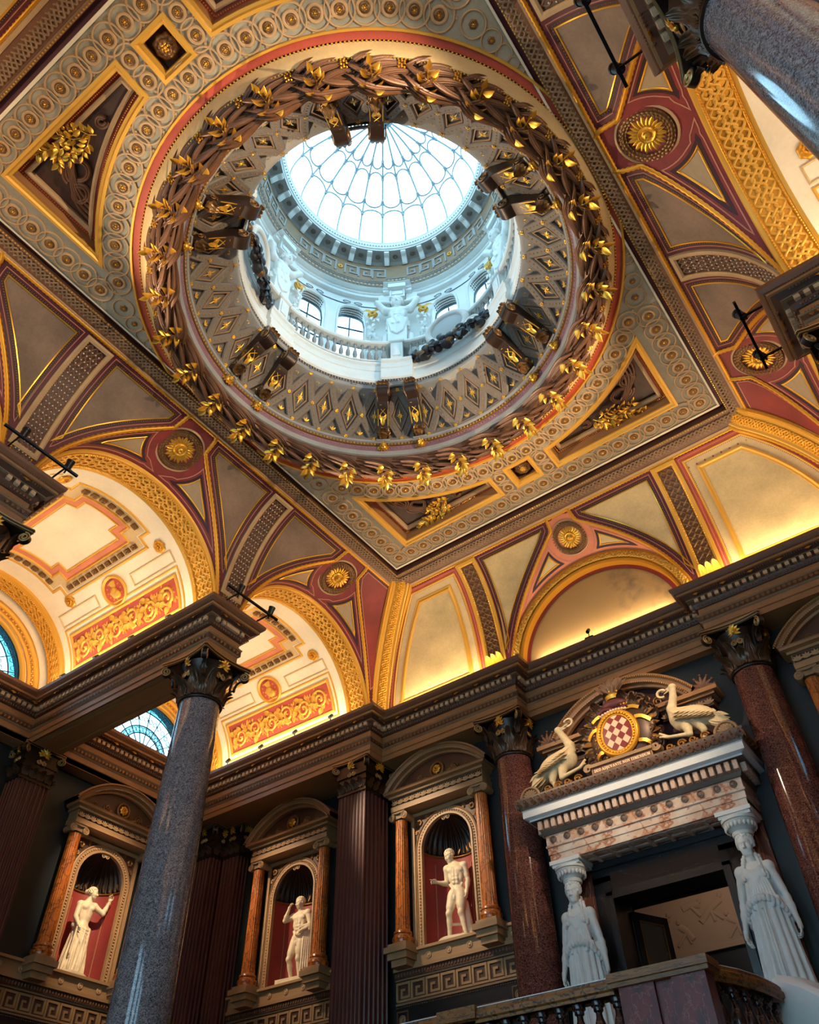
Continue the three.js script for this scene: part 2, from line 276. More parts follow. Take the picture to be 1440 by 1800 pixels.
for (const sz of [-1, 1]) for (const sx of [-1, 1]) {
  const P = triPoly(sx, sz), Y = H, beads = [];
  const lip = part('sunk_panel_moulding', [sweep(P.map(p => V(p[0], Y, p[1])), V(0, -1, 0), [[-.09, 0], [-.09, .05], [-.03, .06], [0, .02], [.05, .01], [.06, -.03], [.0, -.06]].map(([a, b]) => [a * -sx * sz, b]), { closed: true, crease: .5 })], mat.goldP, ceilingO, 'gilded moulding of the sunk corner panel');
  const P2 = inset(P, 0.06), P3 = inset(P, 0.2), P4 = inset(P, 0.215);
  part('sunk_panel_side', wallStrip(P2, Y + .02, Y + .3), mat.brown, ceilingO);
  part('sunk_panel_ground', patch(P2, downMap(Y + .3), .8, 0, [P3]), mat.red, ceilingO, 'red flat border inside the sunk panel');
  part('inner_frame', sweep(P3.map(p => V(p[0], Y + .3, p[1])), V(0, -1, 0), [[-.05, 0], [-.04, .05], [.0, .06], [.05, .03], [.05, -.05]].map(([a, b]) => [a * -sx * sz, b]), { closed: true, crease: .5 }), mat.tan, ceilingO);
  part('inner_panel', [patch(P4, downMap(Y + .36), .8), wallStrip(P3, Y + .27, Y + .37)], mat.brownD, ceilingO);
  beadRow(inset(P, .1).concat([inset(P, .1)[0]]).map(p => V(p[0], Y + .28, p[1])), .016, .05, beads);
  stuff('bead_row', beadG, mat.gold, ceilingO, beads);
  const s = part('oak_sprig', cornerSprig, mat.gold, ceilingO, 'gilt oak sprig'); s.position.set(sx * 2.35, Y + .26, sz * 6.05); s.rotation.set(PI / 2, 0, 0); s.rotation.order = 'YXZ'; s.rotation.y = sx * sz > 0 ? -.35 : PI + .35; if (sz < 0) s.rotation.y = sx > 0 ? .35 : PI - .35;
  const cur = []; for (const [cx, cz, r, t0] of [[3.15, 5.75, .36, 0], [3.5, 5.45, .26, 2], [2.0, 6.1, .16, 4]]) for (const q of [0, .07]) { const A = []; for (let i = 0; i <= 22; i++) { const a = t0 + i / 22 * 5.6, rr = (r - q) * (1 - .45 * i / 22); A.push(V(sx * (cx + rr * Math.cos(a)), Y + .32, sz * (cz + rr * .8 * Math.sin(a)))); } cur.push(sweep(A, V(0, -1, 0), roundP(.035, .05), { crease: 3 })); }
  for (let q = 0; q < 4; q++) { const A = []; for (let i = 0; i <= 14; i++) { const t = i / 14; A.push(V(sx * (3.75 - .5 * t - .1 * q + .12 * Math.sin(5 * t)), Y + .32, sz * (4.95 + 1.2 * t + .06 * q))); } cur.push(sweep(A, V(0, -1, 0), roundP(.04, .05), { crease: 3, mod: s2 => 1 })); }
  const rib = part('scroll_ribbon', cur, mat.bronze, ceilingO, 'brown carved ribbon scrolls');
  if (sx > 0) {                                              // small square panel with a flower on this side of the circle
    const Q = sqPoly(sz);
    part('sunk_panel_moulding', sweep(Q.map(p => V(p[0], Y, p[1])), V(0, -1, 0), [[-.1, 0], [-.09, .05], [-.03, .06], [0, .01], [.04, 0], [.05, -.1]].map(([a, b]) => [a * -sz, b]), { closed: true, crease: .5 }), mat.goldP, ceilingO);
    part('sunk_panel_ground', [patch(inset(Q, .04), downMap(Y + .34), 1), wallStrip(inset(Q, .04), Y, Y + .34)], mat.brownM, ceilingO);
    const f = part('square_flower', [...flower(8, .24, .09, 1.1), ...flower(8, .17, .12, 1)], mat.bronzeG, ceilingO, 'carved brown flower in the small square panel'); f.position.set(0, Y + .2, 6.24 * sz); f.rotation.x = PI / 2;
    part('flower_heart', [ball(.035, 0, 0, .1), ...Array.from({ length: 6 }, (_, k) => ball(.028, .06 * Math.cos(k), .06 * Math.sin(k), .09, 1))], mat.gold, f);
  }
}
// border frame of the ceiling: bead, maroon strip, guilloche band, fillet, gold rope
const trim1 = struct('trim_1', 'moulded border around the rectangular ceiling with guilloche band', 'moulding');
const rectPath = (ox, oz, y) => [V(-ox, y, -oz), V(ox, y, -oz), V(ox, y, oz), V(-ox, y, oz)];
const DN = V(0, -1, 0);
function frameRing(d0, d1, y0, y1, m, name, label) {        // d from the panel edge outwards
  const P0 = rectPath(5 + d0 * .85, 7.27 + d0 * 1.25, y0), P1 = rectPath(5 + d1 * .85, 7.27 + d1 * 1.25, y1);
  const L = []; for (let i = 0; i < 4; i++) { const a = P0[i], b = P0[(i + 1) % 4], c = P1[i], d = P1[(i + 1) % 4]; L.push(grid(8, 1, (u, v) => { const p = a.clone().lerp(b, u).lerp(c.clone().lerp(d, u), v); p.u = u * a.distanceTo(b); p.v = v * .3; return p; }, .3)); }
  return part(name, L, m, trim1, label);
}
frameRing(-.02, .03, H - .03, H - .03, mat.cream, 'fillet'); frameRing(.03, .03, H - .03, H + .06, mat.cream, 'fillet');
frameRing(.03, .14, H + .06, H + .06, mat.maroon, 'maroon_strip', 'maroon flat strip'); frameRing(.14, .14, H + .06, H - .1, mat.brownD, 'step');
frameRing(.14, .20, H - .1, H - .12, mat.tanD, 'fillet'); frameRing(.20, .50, H - .11, H - .19, mat.brownM, 'guilloche_bed'); frameRing(.50, .56, H - .22, H - .22, mat.tan, 'fillet'); frameRing(.50, .50, H - .22, H - .15, mat.tan, 'fillet'); frameRing(.56, .66, H - .22, H - .1, mat.tan, 'fillet');
{ const b = []; const P = rectPath(5 + .16 * .85, 7.27 + .16 * 1.25, H - .12); beadRow([...P, P[0]], .02, .07, b); stuff('bead_row', beadG, mat.gold, trim1, b); }
// interlaced strands over a bed: path frames -> merged strands
function guilloche(P, U, w, period, strands, r, hgt = .012, stepN = 10) {
  const L = [], len = [0]; for (let i = 1; i < P.length; i++) len.push(len[i - 1] + P[i].distanceTo(P[i - 1])); const T = len[len.length - 1], nP = Math.max(1, Math.round(T / period)), per = T / nP;
  const at = s => { let i = 1; while (i < len.length - 1 && len[i] < s) i++; const k = (s - len[i - 1]) / (len[i] - len[i - 1] || 1); const t = P[i].clone().sub(P[i - 1]).normalize(), up = U[i - 1].clone().lerp(U[i], k).normalize(); return [P[i - 1].clone().lerp(P[i], k), up, t.cross(up).normalize()]; };
  for (let q = 0; q < strands; q++) { const pts = [], ups = []; const N = nP * stepN;
    for (let i = 0; i <= N; i++) { const s = T * i / N, ph = TAU * s / per * .5 * 1 + q * TAU / strands; const [p, u, sd] = at(s); pts.push(p.addScaledVector(sd, w * Math.sin(ph)).addScaledVector(u, hgt * (1 + Math.sin(2 * ph + q)))); ups.push(u); }
    L.push(sweep(pts, ups, roundP(r, r * .8, 3), { crease: 3 })); }
  return L;
}
{ const L = []; const P = rectPath(5 + .35 * .85, 7.27 + .35 * 1.25, H - .15);
  for (let i = 0; i < 4; i++) { const a = P[i], b = P[(i + 1) % 4]; const pts = [], ups = []; for (let k = 0; k <= 20; k++) { pts.push(a.clone().lerp(b, k / 20)); ups.push(DN); }
    for (const o of [-.065, .065]) { const d = b.clone().sub(a).normalize().cross(DN).multiplyScalar(o); L.push(...guilloche(pts.map(p => p.clone().add(d)), ups, .055, .11, 2, .02, .008, 5)); } }
  part('guilloche', L, mat.tanD, trim1, 'tan interlaced guilloche'); }
const ropeG = (P, U, r, closed) => sweep(P, U, roundP(r, r, 4), { closed, crease: 1.2, mod: (s, i) => i % 2 ? 1 : .72 });
const densify = (P, step, closed) => { const o = []; const n = closed ? P.length : P.length - 1; for (let i = 0; i < n; i++) { const a = P[i], b = P[(i + 1) % P.length], k = Math.max(1, Math.round(a.distanceTo(b) / step)); for (let j = 0; j < k; j++) o.push(a.clone().lerp(b, j / k)); } if (!closed) o.push(P[P.length - 1].clone()); return o; };
part('gold_rope', ropeG(densify(rectPath(5 + .6 * .85, 7.27 + .6 * 1.25, H - .2), .045, true), V(0, -1, 0), .055, true), mat.goldB, trim1, 'gilt laurel rope');

// ---------------------------------------------------------------- the great circle: ring, wreath, coffered cone
const ringT = struct('trim_2', 'round moulded rim of the dome with a plain tan band', 'moulding');
const rot36 = (k, n) => TAU * k / n;
part('gold_fillet', latheC([[5.37, H - .02], [5.36, H - .05], [5.32, H - .05], [5.31, H + .02]], 120), mat.goldP, ringT);
part('red_band', latheC([[5.31, H + .01], [5.17, H - .01]], 120), mat.red, ringT, 'red ring inside the gilt fillet');
{ const b = []; for (let k = 0; k < 420; k++) b.push(new THREE.Matrix4().makeScale(.024, .024, .024).setPosition(polar(5.16, H - .03, rot36(k, 420)))); for (let k = 0; k < 460; k++) b.push(new THREE.Matrix4().makeScale(.022, .022, .022).setPosition(polar(4.955, H - .27, rot36(k, 460)))); for (let k = 0; k < 330; k++) b.push(new THREE.Matrix4().makeScale(.014, .014, .014).setPosition(polar(4.315, 16.08, rot36(k, 330)))); stuff('bead_row', beadG, mat.gold, ringT, b); }
part('tan_band', lathe([[5.15, H - .02], [5.12, H - .06], [5.07, H - .15], [4.99, H - .24], [4.96, H - .25], [4.92, H - .2]], 120), mat.ochre, ringT, 'plain tan band around the wreath');
part('silver_fillet', latheC([[4.46, 15.9], [4.43, 15.86], [4.38, 15.87], [4.36, 15.94], [4.35, 16.0]], 120), mat.stoneG, ringT);
part('lilac_band', latheC([[4.35, 16.0], [4.31, 16.14]], 120), mat.lilac, ringT, 'dull purple band under the coffers');
{ const g = latheC([[4.31, 16.14], [4.28, 16.15], [4.265, 16.2], [4.285, 16.22], [4.285, 16.235]], 120); part('leaf_moulding_bed', g, mat.bronzeG, ringT); const b = [], lg = TX(new THREE.SphereGeometry(1, 6, 4), 0, 0, 0, 0, 0, 0, .022, .04, .02); for (let k = 0; k < 300; k++) b.push(new THREE.Matrix4().makeRotationY(-rot36(k, 300)).setPosition(polar(4.272, 16.19, rot36(k, 300)))); stuff('leaf_moulding', lg, mat.goldB, ringT, b); }
part('plain_fillet', latheC([[4.285, 16.235], [4.24, 16.245], [4.22, 16.29], [4.26, 16.3]], 120), mat.stoneG, ringT);
const wreath = thing('laurel_wreath', 'dark bronzed laurel wreath with gilt sprigs circling the dome opening', 'wreath', [0, 15.8, 0]);
part('wreath_core', new THREE.TorusGeometry(4.66, .245, 10, 120).rotateX(PI / 2), mat.bronze, wreath);
const torP = (th, a, k = 0) => { const R = 4.66 + (.26 + k) * Math.cos(a); return V(R * Math.sin(th), -(.26 + k) * Math.sin(a), -R * Math.cos(th)); };
const NS = 30, leafGeos = [];
for (let j = 0; j < 10; j++) {                               // ten long leaves to each bundle; alike from bundle to bundle
  const a0 = -.35 + j * .36, th0 = (j % 2) * .045 + (j % 3) * .02, bend = j < 5 ? 1 : -1;
  leafGeos.push(grid(11, 10, (u, v) => { const k = v * 2 - 1, w = .2 * Math.pow(Math.sin(PI * Math.min(.99, .08 + .9 * u)), .8); const s = a0 + bend * (1.05 * Math.pow(u, 1.6) - .1) + w * k; const th = th0 + u * .27 + .03 * Math.sin(4 * u) - Math.abs(k) * w * .06; return torP(th, s, .01 + .1 * Math.sin(PI * u) - .05 * Math.abs(k) + .03 * u + .02 * Math.cos(k * 12) * Math.sin(PI * u)); }));
}
for (let k = 0; k < NS; k++) for (let j = 0; j < 10; j++) { const o = part('wreath_leaf', leafGeos[j], mat.bronze, wreath); o.rotation.y = -rot36(k, NS); }
const sprigG = sprigN(.6, 9), berryG = MG(Array.from({ length: 9 }, (_, k) => ball(.026, .05 * (k % 3) - .05, .055 * Math.floor(k / 3) - .05, .02 * (k % 2), 0)));
for (let k = 0; k < NS; k++) {
  const th = rot36(k, NS), out = V(Math.sin(th), 0, -Math.cos(th)), n = V(out.x * .05, -1, out.z * .05), p = torP(th, 2.55, .06);
  const o = part('gilt_sprig', sprigG, mat.gold, wreath, 'gilt leaf sprig'); o.applyMatrix4(frameM(p, V(-out.x * .35, -1, -out.z * .35), out.clone().multiplyScalar(1).add(V(0, -.25, 0))));
  const th2 = th + .1, o2 = V(Math.sin(th2), 0, -Math.cos(th2)), b = part('berry_cluster', berryG, mat.goldB, wreath); b.applyMatrix4(frameM(torP(th2, .75, .05), V(o2.x, -.8, o2.z), V(-o2.z, 0, o2.x)));
}
// cone of star coffers
const coneT = struct('ceiling', 'sloping ring of diamond coffers with gilt stars below the lantern');
const coneP = (th, v, k = 0) => polar(4.25 - .93 * v + .07 * Math.sin(PI * v) - k * .73, 16.3 + 1.06 * v - k * .68, th);
const coneMap = nrmMap((th, v) => coneP(th, v)); const coneN = (th, v) => { const m = coneMap(th, v).n; const c = V(-Math.sin(th), -1, Math.cos(th)); return m.dot(c) < 0 ? m.negate() : m; };
part('coffer_bed', grid(144, 6, (u, v) => coneP(u * TAU, v, -.1)), mat.coffer, coneT);
part('ring_border', [grid(144, 1, (u, v) => coneP(u * TAU, v * .06)), grid(144, 1, (u, v) => coneP(u * TAU, .06, -.07 * v)), grid(144, 1, (u, v) => coneP(u * TAU, .94 + .06 * v)), grid(144, 1, (u, v) => coneP(u * TAU, .94, -.07 * v))], mat.coffer, coneT);
const dp = rad(10), ribGeos = [1, -1].map(s => { const pts = [], ups = []; for (let i = 0; i <= 10; i++) { const v = -.02 + 1.04 * i / 10; pts.push(coneP(s * dp * (v - .5) , v, -.07)); ups.push(coneN(s * dp * (v - .5), v)); } return MG([sweep(pts, ups, [[-.1, 0], [-.1, .045], [-.075, .07], [.075, .07], [.1, .045], [.1, 0]], { crease: .4 })]); });
const coneBeads = [], crossG = MG(Array.from({ length: 6 }, (_, k) => TX(leaf(.06, .035, .4, .4), 0, 0, .005, 0, 0, k * TAU / 6)).concat([ball(.018, 0, 0, .015, 0)]));
const starG = MG(Array.from({ length: 8 }, (_, k) => { const l = k % 2 ? .085 : (k % 4 ? .1 : .19); return TX(leaf(l, .03, .5, .08), 0, 0, .01, 0, 0, k * TAU / 8 + PI / 2); }).concat([ball(.018, 0, 0, .015, 0)]));
const palmG = MG([-.7, 0, .7].map(a => TX(leaf(.13, .04, .5, .15), 0, 0, .01, 0, 0, a + PI / 2)));
const cellFrame = s => { const L = []; const q = [[0, -.28 * s], [dp * .27, 0], [0, .28 * s], [-dp * .27, 0]]; const pts = [], ups = []; for (const [a, b] of q) { pts.push(coneP(a, .5 + b, -.055)); ups.push(coneN(a, .5)); } return sweep(pts, ups, [[-.02, 0], [-.015, .025], [.015, .025], [.02, 0]], { closed: true, crease: .5 }); };
const cellG = cellFrame(1), cnm = (th, v, k) => frameM(coneP(th, v, k), coneN(th, v), V(Math.cos(th), 0, Math.sin(th)));
for (let k = 0; k < 36; k++) {
  const th = rad(10 * k), rotY = -th;
  for (let s = 0; s < 2; s++) { const o = part('lattice_rib', ribGeos[s], mat.coffer, coneT); o.rotation.y = -(th + dp / 2); for (let i = 1; i < 14; i++) if (i % 7) { const v = i / 14, a = th + dp / 2 + (s ? -1 : 1) * dp * (v - .5); coneBeads.push(new THREE.Matrix4().makeScale(.016, .016, .016).setPosition(coneP(a, v, .006))); } }
  const c = part('coffer_frame', cellG, mat.tanD, coneT); c.rotation.y = rotY;
  const st = part('star', starG, mat.gold, coneT, 'gilt eight rayed star'); st.applyMatrix4(cnm(th, .5, -.05));
  const p1 = part('palmette', palmG, mat.gold, coneT); p1.applyMatrix4(cnm(th + dp / 2, .1, -.05)); const p2 = part('palmette', palmG, mat.gold, coneT); p2.applyMatrix4(frameM(coneP(th + dp / 2, .93, -.05), coneN(th, .93), V(-Math.cos(th + dp / 2), 0, -Math.sin(th + dp / 2))));
  for (const [a, v] of [[th + dp / 2, .5], [th, .04], [th, .96]]) { const x = part('rib_star', crossG, mat.gold, coneT); x.applyMatrix4(cnm(a, v, .012)); }
}
stuff('rib_beads', beadG, mat.gold, coneT, coneBeads);
// scrolled consoles in pairs, lion masks below them
const consoleShape = (() => { const s = new THREE.Shape(); const P = [[0, 0], [-.06, .1], [-.2, .34], [-.2, .6], [-.12, .9], [-.05, 1.1], [-.08, 1.22], [-.2, 1.34], [-.36, 1.33], [-.42, 1.2], [-.38, 1.08], [-.30, 1.03]];
  s.moveTo(.04, -.02); s.bezierCurveTo(-.1, .0, -.16, .16, -.14, .3); s.bezierCurveTo(-.12, .5, -.22, .7, -.26, .95); s.bezierCurveTo(-.32, 1.0, -.42, 1.05, -.42, 1.2); s.bezierCurveTo(-.42, 1.34, -.28, 1.4, -.16, 1.36); s.lineTo(.04, 1.36); s.lineTo(.04, -.02); return s; })();
const consoleBody = (() => { const g = new THREE.ExtrudeGeometry(consoleShape, { depth: .26, bevelEnabled: true, bevelSize: .02, bevelThickness: .02, bevelSegments: 2, curveSegments: 12 }); return TX(g, 0, 0, -.13); })();
const spiralP = (cx, cy, r0, turns, z, n = 26, dir = 1, ph = 0) => Array.from({ length: n + 1 }, (_, i) => { const a = ph + dir * turns * TAU * i / n, r = r0 * (1 - .8 * i / n); return V(cx + r * Math.cos(a), cy + r * Math.sin(a), z); });
const scrollGs = [-1, 1].flatMap(s => [sweep(spiralP(-.26, 1.2, .145, 1.9, s * .155), V(0, 0, s), roundP(.022, .03), { crease: 3 }), sweep(spiralP(-.06, .2, .09, 1.6, s * .155, 22, -1, PI), V(0, 0, s), roundP(.018, .025), { crease: 3 })]);
const lyreG = (() => { const L = []; for (const s of [-1, 1]) { L.push(sweep(Array.from({ length: 17 }, (_, i) => { const t = i / 16; return V(s * .085 * Math.sin(PI * t * 2 + .3) * (1 - .2 * t), .05 + .5 * t, 0); }), V(0, 0, 1), roundP(.012, .02, 3), { crease: 3 })); L.push(sweep(spiralP(s * .06, .48, .05, 1.4, .01, 16, s), V(0, 0, 1), roundP(.011, .018, 3), { crease: 3 })); L.push(TX(leaf(.2, .09, .5, .3), 0, .02, 0, 0, 0, PI / 2 + s * .5)); L.push(sweep([V(s * .125, -.1, 0), V(s * .125, .62, 0)], V(0, 0, 1), roundP(.012, .02, 3), {})); }
  L.push(TX(leaf(.26, .12, .5, .3), 0, -.1, 0, 0, 0, PI / 2)); return MG(L); })();
const acanG = (w, h, cur) => grid(8, 6, (u, v) => { const k = v * 2 - 1, lob = 1 + .18 * Math.sin(u * 16), ww = w * .5 * Math.sin(PI * (.18 + .75 * u)) * lob; return V(k * ww, h * (u - .12 * Math.max(0, u - .72) * 8 * (u - .72)), cur * u * u * 1.0 + .035 * Math.cos(k * 8) * (1 - u * .4) + (u > .7 ? (u - .7) * cur * 1.6 : 0)); });
const lionG = (() => { const L = []; const R = (r, x, y, z, sx = 1, sy = 1, sz = 1) => L.push(TX(new THREE.SphereGeometry(r, 10, 8), x, y, z, 0, 0, 0, sx, sy, sz)); R(.11, 0, 0, .02, 1, 1.1, .8); R(.055, 0, -.04, .11, 1, .8, 1); R(.022, 0, -.02, .165); R(.03, -.05, .04, .09); R(.03, .05, .04, .09); R(.05, 0, .07, .07, 1.3, .7, .8); R(.04, 0, -.09, .08, 1, .5, 1); for (let k = 0; k < 14; k++) { const a = k / 14 * TAU; L.push(TX(leaf(.1, .06, .5, .3), .09 * Math.cos(a), .1 * Math.sin(a), -.01, 0, -.3, a)); } return MG(L); })();
const console0 = thing('ceiling_console', 'scrolled dark bronze console with gilt lyre ornament on the star coffers', 'bracket', [0, 0, 0], 0, 'paired consoles around the dome');
{ const tilt = Math.atan2(.93, 1.06); const inner = (n, g, m, l) => part(n, g, m, console0, l);
  const pre = g => { g = g.clone(); TX(g, 0, 0, 0, 0, 0, 0); return g; };
  // local frame: x points outwards from the dome axis, y up; parts are laid along the slope
  const M = new THREE.Matrix4().makeRotationZ(tilt).setPosition(4.2, 16.32, 0);
  inner('body', consoleBody.clone().applyMatrix4(M), mat.bronzeK); for (const g of scrollGs) inner('scroll', g.clone().applyMatrix4(M), mat.bronzeG);
  const face = new THREE.Matrix4().makeBasis(V(0, 0, 1), V(-.16, .98, 0).normalize(), V(-1, -.16, 0).normalize()).setPosition(-.165, .42, 0);
  inner('lyre_ornament', lyreG.clone().applyMatrix4(face).applyMatrix4(M), mat.gold, 'gilt lyre scrollwork');
  inner('acanthus_tip', MG([acanG(.28, .3, .08), TX(acanG(.26, .2, .1), 0, -.02, .03)]).applyMatrix4(new THREE.Matrix4().makeBasis(V(0, 0, 1), V(-.3, .95, 0).normalize(), V(-.95, -.3, 0).normalize()).setPosition(-.1, .02, 0)).applyMatrix4(M), mat.bronzeG);
  inner('top_leaf', MG([-1, 0, 1].map(k => TX(acanG(.16, .16, .05), k * .1, 0, 0))).applyMatrix4(new THREE.Matrix4().makeBasis(V(0, 0, 1), V(0, 1, 0), V(-1, 0, 0)).setPosition(-.3, 1.32, 0)).applyMatrix4(M), mat.bronzeG);
  inner('foot', TX(new THREE.BoxGeometry(.1, .05, .36), 0, -.03, 0).applyMatrix4(M), mat.stoneG);
  inner('lion_mask', lionG.clone().applyMatrix4(new THREE.Matrix4().makeBasis(V(0, 0, 1), V(.2, .98, 0).normalize(), V(-.98, .2, 0).normalize()).setPosition(4.3, 16.1, 0)), mat.gold, 'gilt lion mask'); }
{ let first = true; for (let k = 0; k < 6; k++) for (const s of [-1, 1]) { const az = rad(30 + 60 * k + s * 6.6), t = -(az - PI / 2); if (first) { console0.rotation.y = t; first = false; } else dup(console0, [0, 0, 0], t); } }
// ---------------------------------------------------------------- lantern: gallery, windows, atlantes, glass dome
const lanternO = struct('wall_lantern', 'round white lantern wall with arched windows above the gallery', 'wall');
const bump = (az, w = 7) => { let d = ((az * 180 / PI - 30) % 60 + 60) % 60; d = Math.min(d, 60 - d); return d < w ? 1 : 0; };     // break forward over each pair of consoles
function ringSweep(prof, m, name, label, proj = .12, w = 7.6, parent = lanternO) {    // prof [r, y], breaking forward at six places
  const N = 6, L = []; const azs = []; for (let k = 0; k < N; k++) { const c = 30 + 60 * k; azs.push([c - w, 1], [c + w, 1]); }
  const P = []; for (let k = 0; k < N; k++) { const c = 30 + 60 * k, nx = c + 60; for (let i = 0; i <= 6; i++) P.push([c - w + 2 * w * i / 6, 1]); for (let i = 0; i <= 14; i++) P.push([c + w + (60 - 2 * w) * i / 14, 0]); }
  P.push([P[0][0] + 360, 1]);
  return part(name, grid(P.length - 1, prof.length - 1, (u, v) => { const q = P[Math.round(u * (P.length - 1))], p = prof[Math.round(v * (prof.length - 1))]; const o = polar(p[0] - proj * q[1], p[1], rad(q[0])); o.u = rad(q[0]) * 3.4; o.v = p[1]; return o; }, .55), m, parent, label);
}
ringSweep([[3.36, 17.3], [3.32, 17.32], [3.3, 17.38], [3.36, 17.44], [3.34, 17.5]], mat.stoneG, 'gallery_lip');
ringSweep([[3.36, 17.5], [3.36, 17.62]], mat.bronze, 'egg_bed');
ringSweep([[3.34, 17.62], [3.3, 17.66], [3.3, 17.8], [3.32, 17.82], [3.32, 17.96], [3.36, 18.0], [3.38, 18.2], [3.36, 18.22], [3.36, 18.45], [3.32, 18.5], [3.32, 18.58], [3.5, 18.6], [4.2, 18.6]], mat.paleB, 'gallery_base', 'pale moulded base of the gallery');
{ const b = [], g = TX(new THREE.SphereGeometry(1, 6, 5), 0, 0, 0, 0, 0, 0, .026, .045, .026); for (let k = 0; k < 270; k++) { const az = rot36(k, 270); b.push(new THREE.Matrix4().setPosition(polar(3.34 - .12 * bump(az, 7.6), 17.56, az))); } stuff('egg_moulding', g, mat.stoneG, lanternO, b); }
// balustrade of the gallery
const balG = latheC([[.05, 0], [.05, .04], [.03, .06], [.028, .1], [.055, .2], [.07, .3], [.06, .42], [.032, .55], [.028, .64], [.045, .67], [.045, .71], [.03, .73], [.03, .78], [.05, .8], [.05, .86]], 10, .8);
const gal = thing('gallery_balustrade', 'pale balustrade ringing the foot of the lantern', 'balustrade', [0, 18.6, 0]);
ringSweep([[3.3, .86], [3.27, .9], [3.27, .97], [3.31, 1.02], [3.5, 1.02], [3.53, .95], [3.5, .86], [3.3, .86]], mat.paleB, 'handrail', undefined, .04, 4, gal);
ringSweep([[3.32, 0], [3.3, .05], [3.34, .08], [3.46, .08], [3.5, .04], [3.5, 0]], mat.paleB, 'plinth', undefined, .04, 4, gal);
for (let k = 0; k < 6; k++) for (let j = 0; j < 15; j++) { const o = part('baluster', balG, mat.stoneG, gal); o.position.copy(polar(3.4, .05, rad(30 + 60 * k + 6.5 + j * 47 / 14))); o.scale.set(1, .96, 1); }
for (let k = 0; k < 6; k++) { const o = part('pedestal', [box(-.17, .17, 0, .98, -.09, .13), box(-.1, .1, .2, .75, .12, .15)], mat.paleB, gal); o.position.copy(polar(3.4, 0, rad(30 + 60 * k))); o.rotation.y = -rad(30 + 60 * k); }
// wall with twelve arched windows
const RW = 4.05, WS = 19.5, WA = 21.95, HW = rad(6.3), winAz = []; for (let k = 0; k < 6; k++) winAz.push(60 * k - 9, 60 * k + 9);
const archY = t => WA + .68 * Math.pow(Math.max(0, 1 - Math.pow(Math.abs(t), 2.6)), 1 / 2.6);
{ const L = []; const col = (a0, a1, f0, f1, y1) => L.push(grid(1, 1, (u, v) => { const o = polar(RW, v ? y1 : (u ? f1 : f0), u ? a1 : a0); o.u = (u ? a1 : a0) * RW; o.v = o.y; return o; }));
  for (const w of winAz) { const a = rad(w); for (let i = 0; i < 16; i++) { const t0 = -1 + i / 8, t1 = t0 + 1 / 8; col(a + t0 * HW, a + t1 * HW, archY(t0), archY(t1), 23.2); col(a + t0 * HW, a + t1 * HW, 18.6, 18.6, WS); } }
  const s = [...winAz].sort((x, y) => x - y); s.forEach((w, i) => { const a = rad(w) + HW, b = rad(i < s.length - 1 ? s[i + 1] : s[0] + 360) - HW; for (let j = 0; j < 6; j++) col(a + (b - a) * j / 6, a + (b - a) * (j + 1) / 6, 18.6, 18.6, 23.2); });
  part('wall_face', mergeVertices(MG(L).deleteAttribute('normal') && MG(L)), mat.paleB, lanternO); }
const outline = (a, r) => { const P = [[-1, WS]]; for (let i = 0; i <= 18; i++) { const t = -1 + i / 9; P.push([t, archY(t)]); } P.push([1, WS]); return P.map(([t, y]) => polar(r, y, a + t * HW)); };
const win0 = struct('window_1', 'arched lantern window with deep pale reveal and patterned soffit', 'window');
{ const A = outline(0, RW), B = outline(0, RW + .42), C = outline(0, RW + .36);
  const loft = (A, B) => grid(A.length - 1, 2, (u, v) => { const i = Math.round(u * (A.length - 1)); return A[i].clone().lerp(B[i], v); }, .6);
  part('reveal', [loft(A, B), loft([A[0], A[A.length - 1]], [B[0], B[B.length - 1]])], mat.paleB, win0);
  part('architrave', [.0, .07].map(d => sweep(A.map(p => p.clone().multiply(V(1 + (d ? .35 * d : 0), 1, 1)).add(V(0, d * .6, 0))), V(0, 0, 1), roundP(.035, .045), { crease: 1 })), mat.paleB, win0);
  const bd = []; for (let i = 3; i < A.length - 3; i++) for (let j = 1; j < 5; j++) bd.push(new THREE.Matrix4().makeScale(.03, .03, .03).setPosition(A[i].clone().lerp(B[i], j / 5))); stuff('soffit_pattern', beadG, mat.coffer, win0, bd);
  part('frame', [sweep(C, V(0, 0, 1), rectP(.03, .04, -.02), {}), box(-.02, .02, WS, 22.5, -4.43, -4.39), box(-.45, .45, 20.9, 20.94, -4.43, -4.39), box(-.45, .45, 21.85, 21.89, -4.43, -4.39)], mat.iron, win0);
  part('pane', grid(16, 1, (u, v) => { const t = -1 + 2 * u; return polar(RW + .37, v ? archY(t) : WS, t * HW); }), mat.glass, win0); win0.rotation.y = -rad(winAz[0]);
  for (let k = 1; k < 12; k++) { const o = dup(win0, [0, 0, 0], -rad(winAz[k])); o.name = 'window_' + (k + 1); } }
part('outer_wall', grid(96, 1, (u, v) => polar(4.5, v ? 25.2 : 22.75, u * TAU)), mat.paleB, lanternO); part('outer_wall', grid(96, 1, (u, v) => polar(4.5, v ? WS - .02 : 17, u * TAU)), mat.paleB, lanternO);
{ const s = [...winAz].sort((x, y) => x - y), L = []; s.forEach((w, i) => { const a = rad(w) + HW, b = rad(i < s.length - 1 ? s[i + 1] : s[0] + 360) - HW; L.push(grid(6, 1, (u, v) => polar(4.5, v ? 22.8 : WS - .05, a + (b - a) * u))); }); part('outer_wall', L, mat.paleB, lanternO); }
part('gallery_shell', [latheC([[3.36, 17.3], [3.5, 17.25], [4.5, 17.2], [4.52, 18.6]], 72)], mat.stoneG, lanternO);
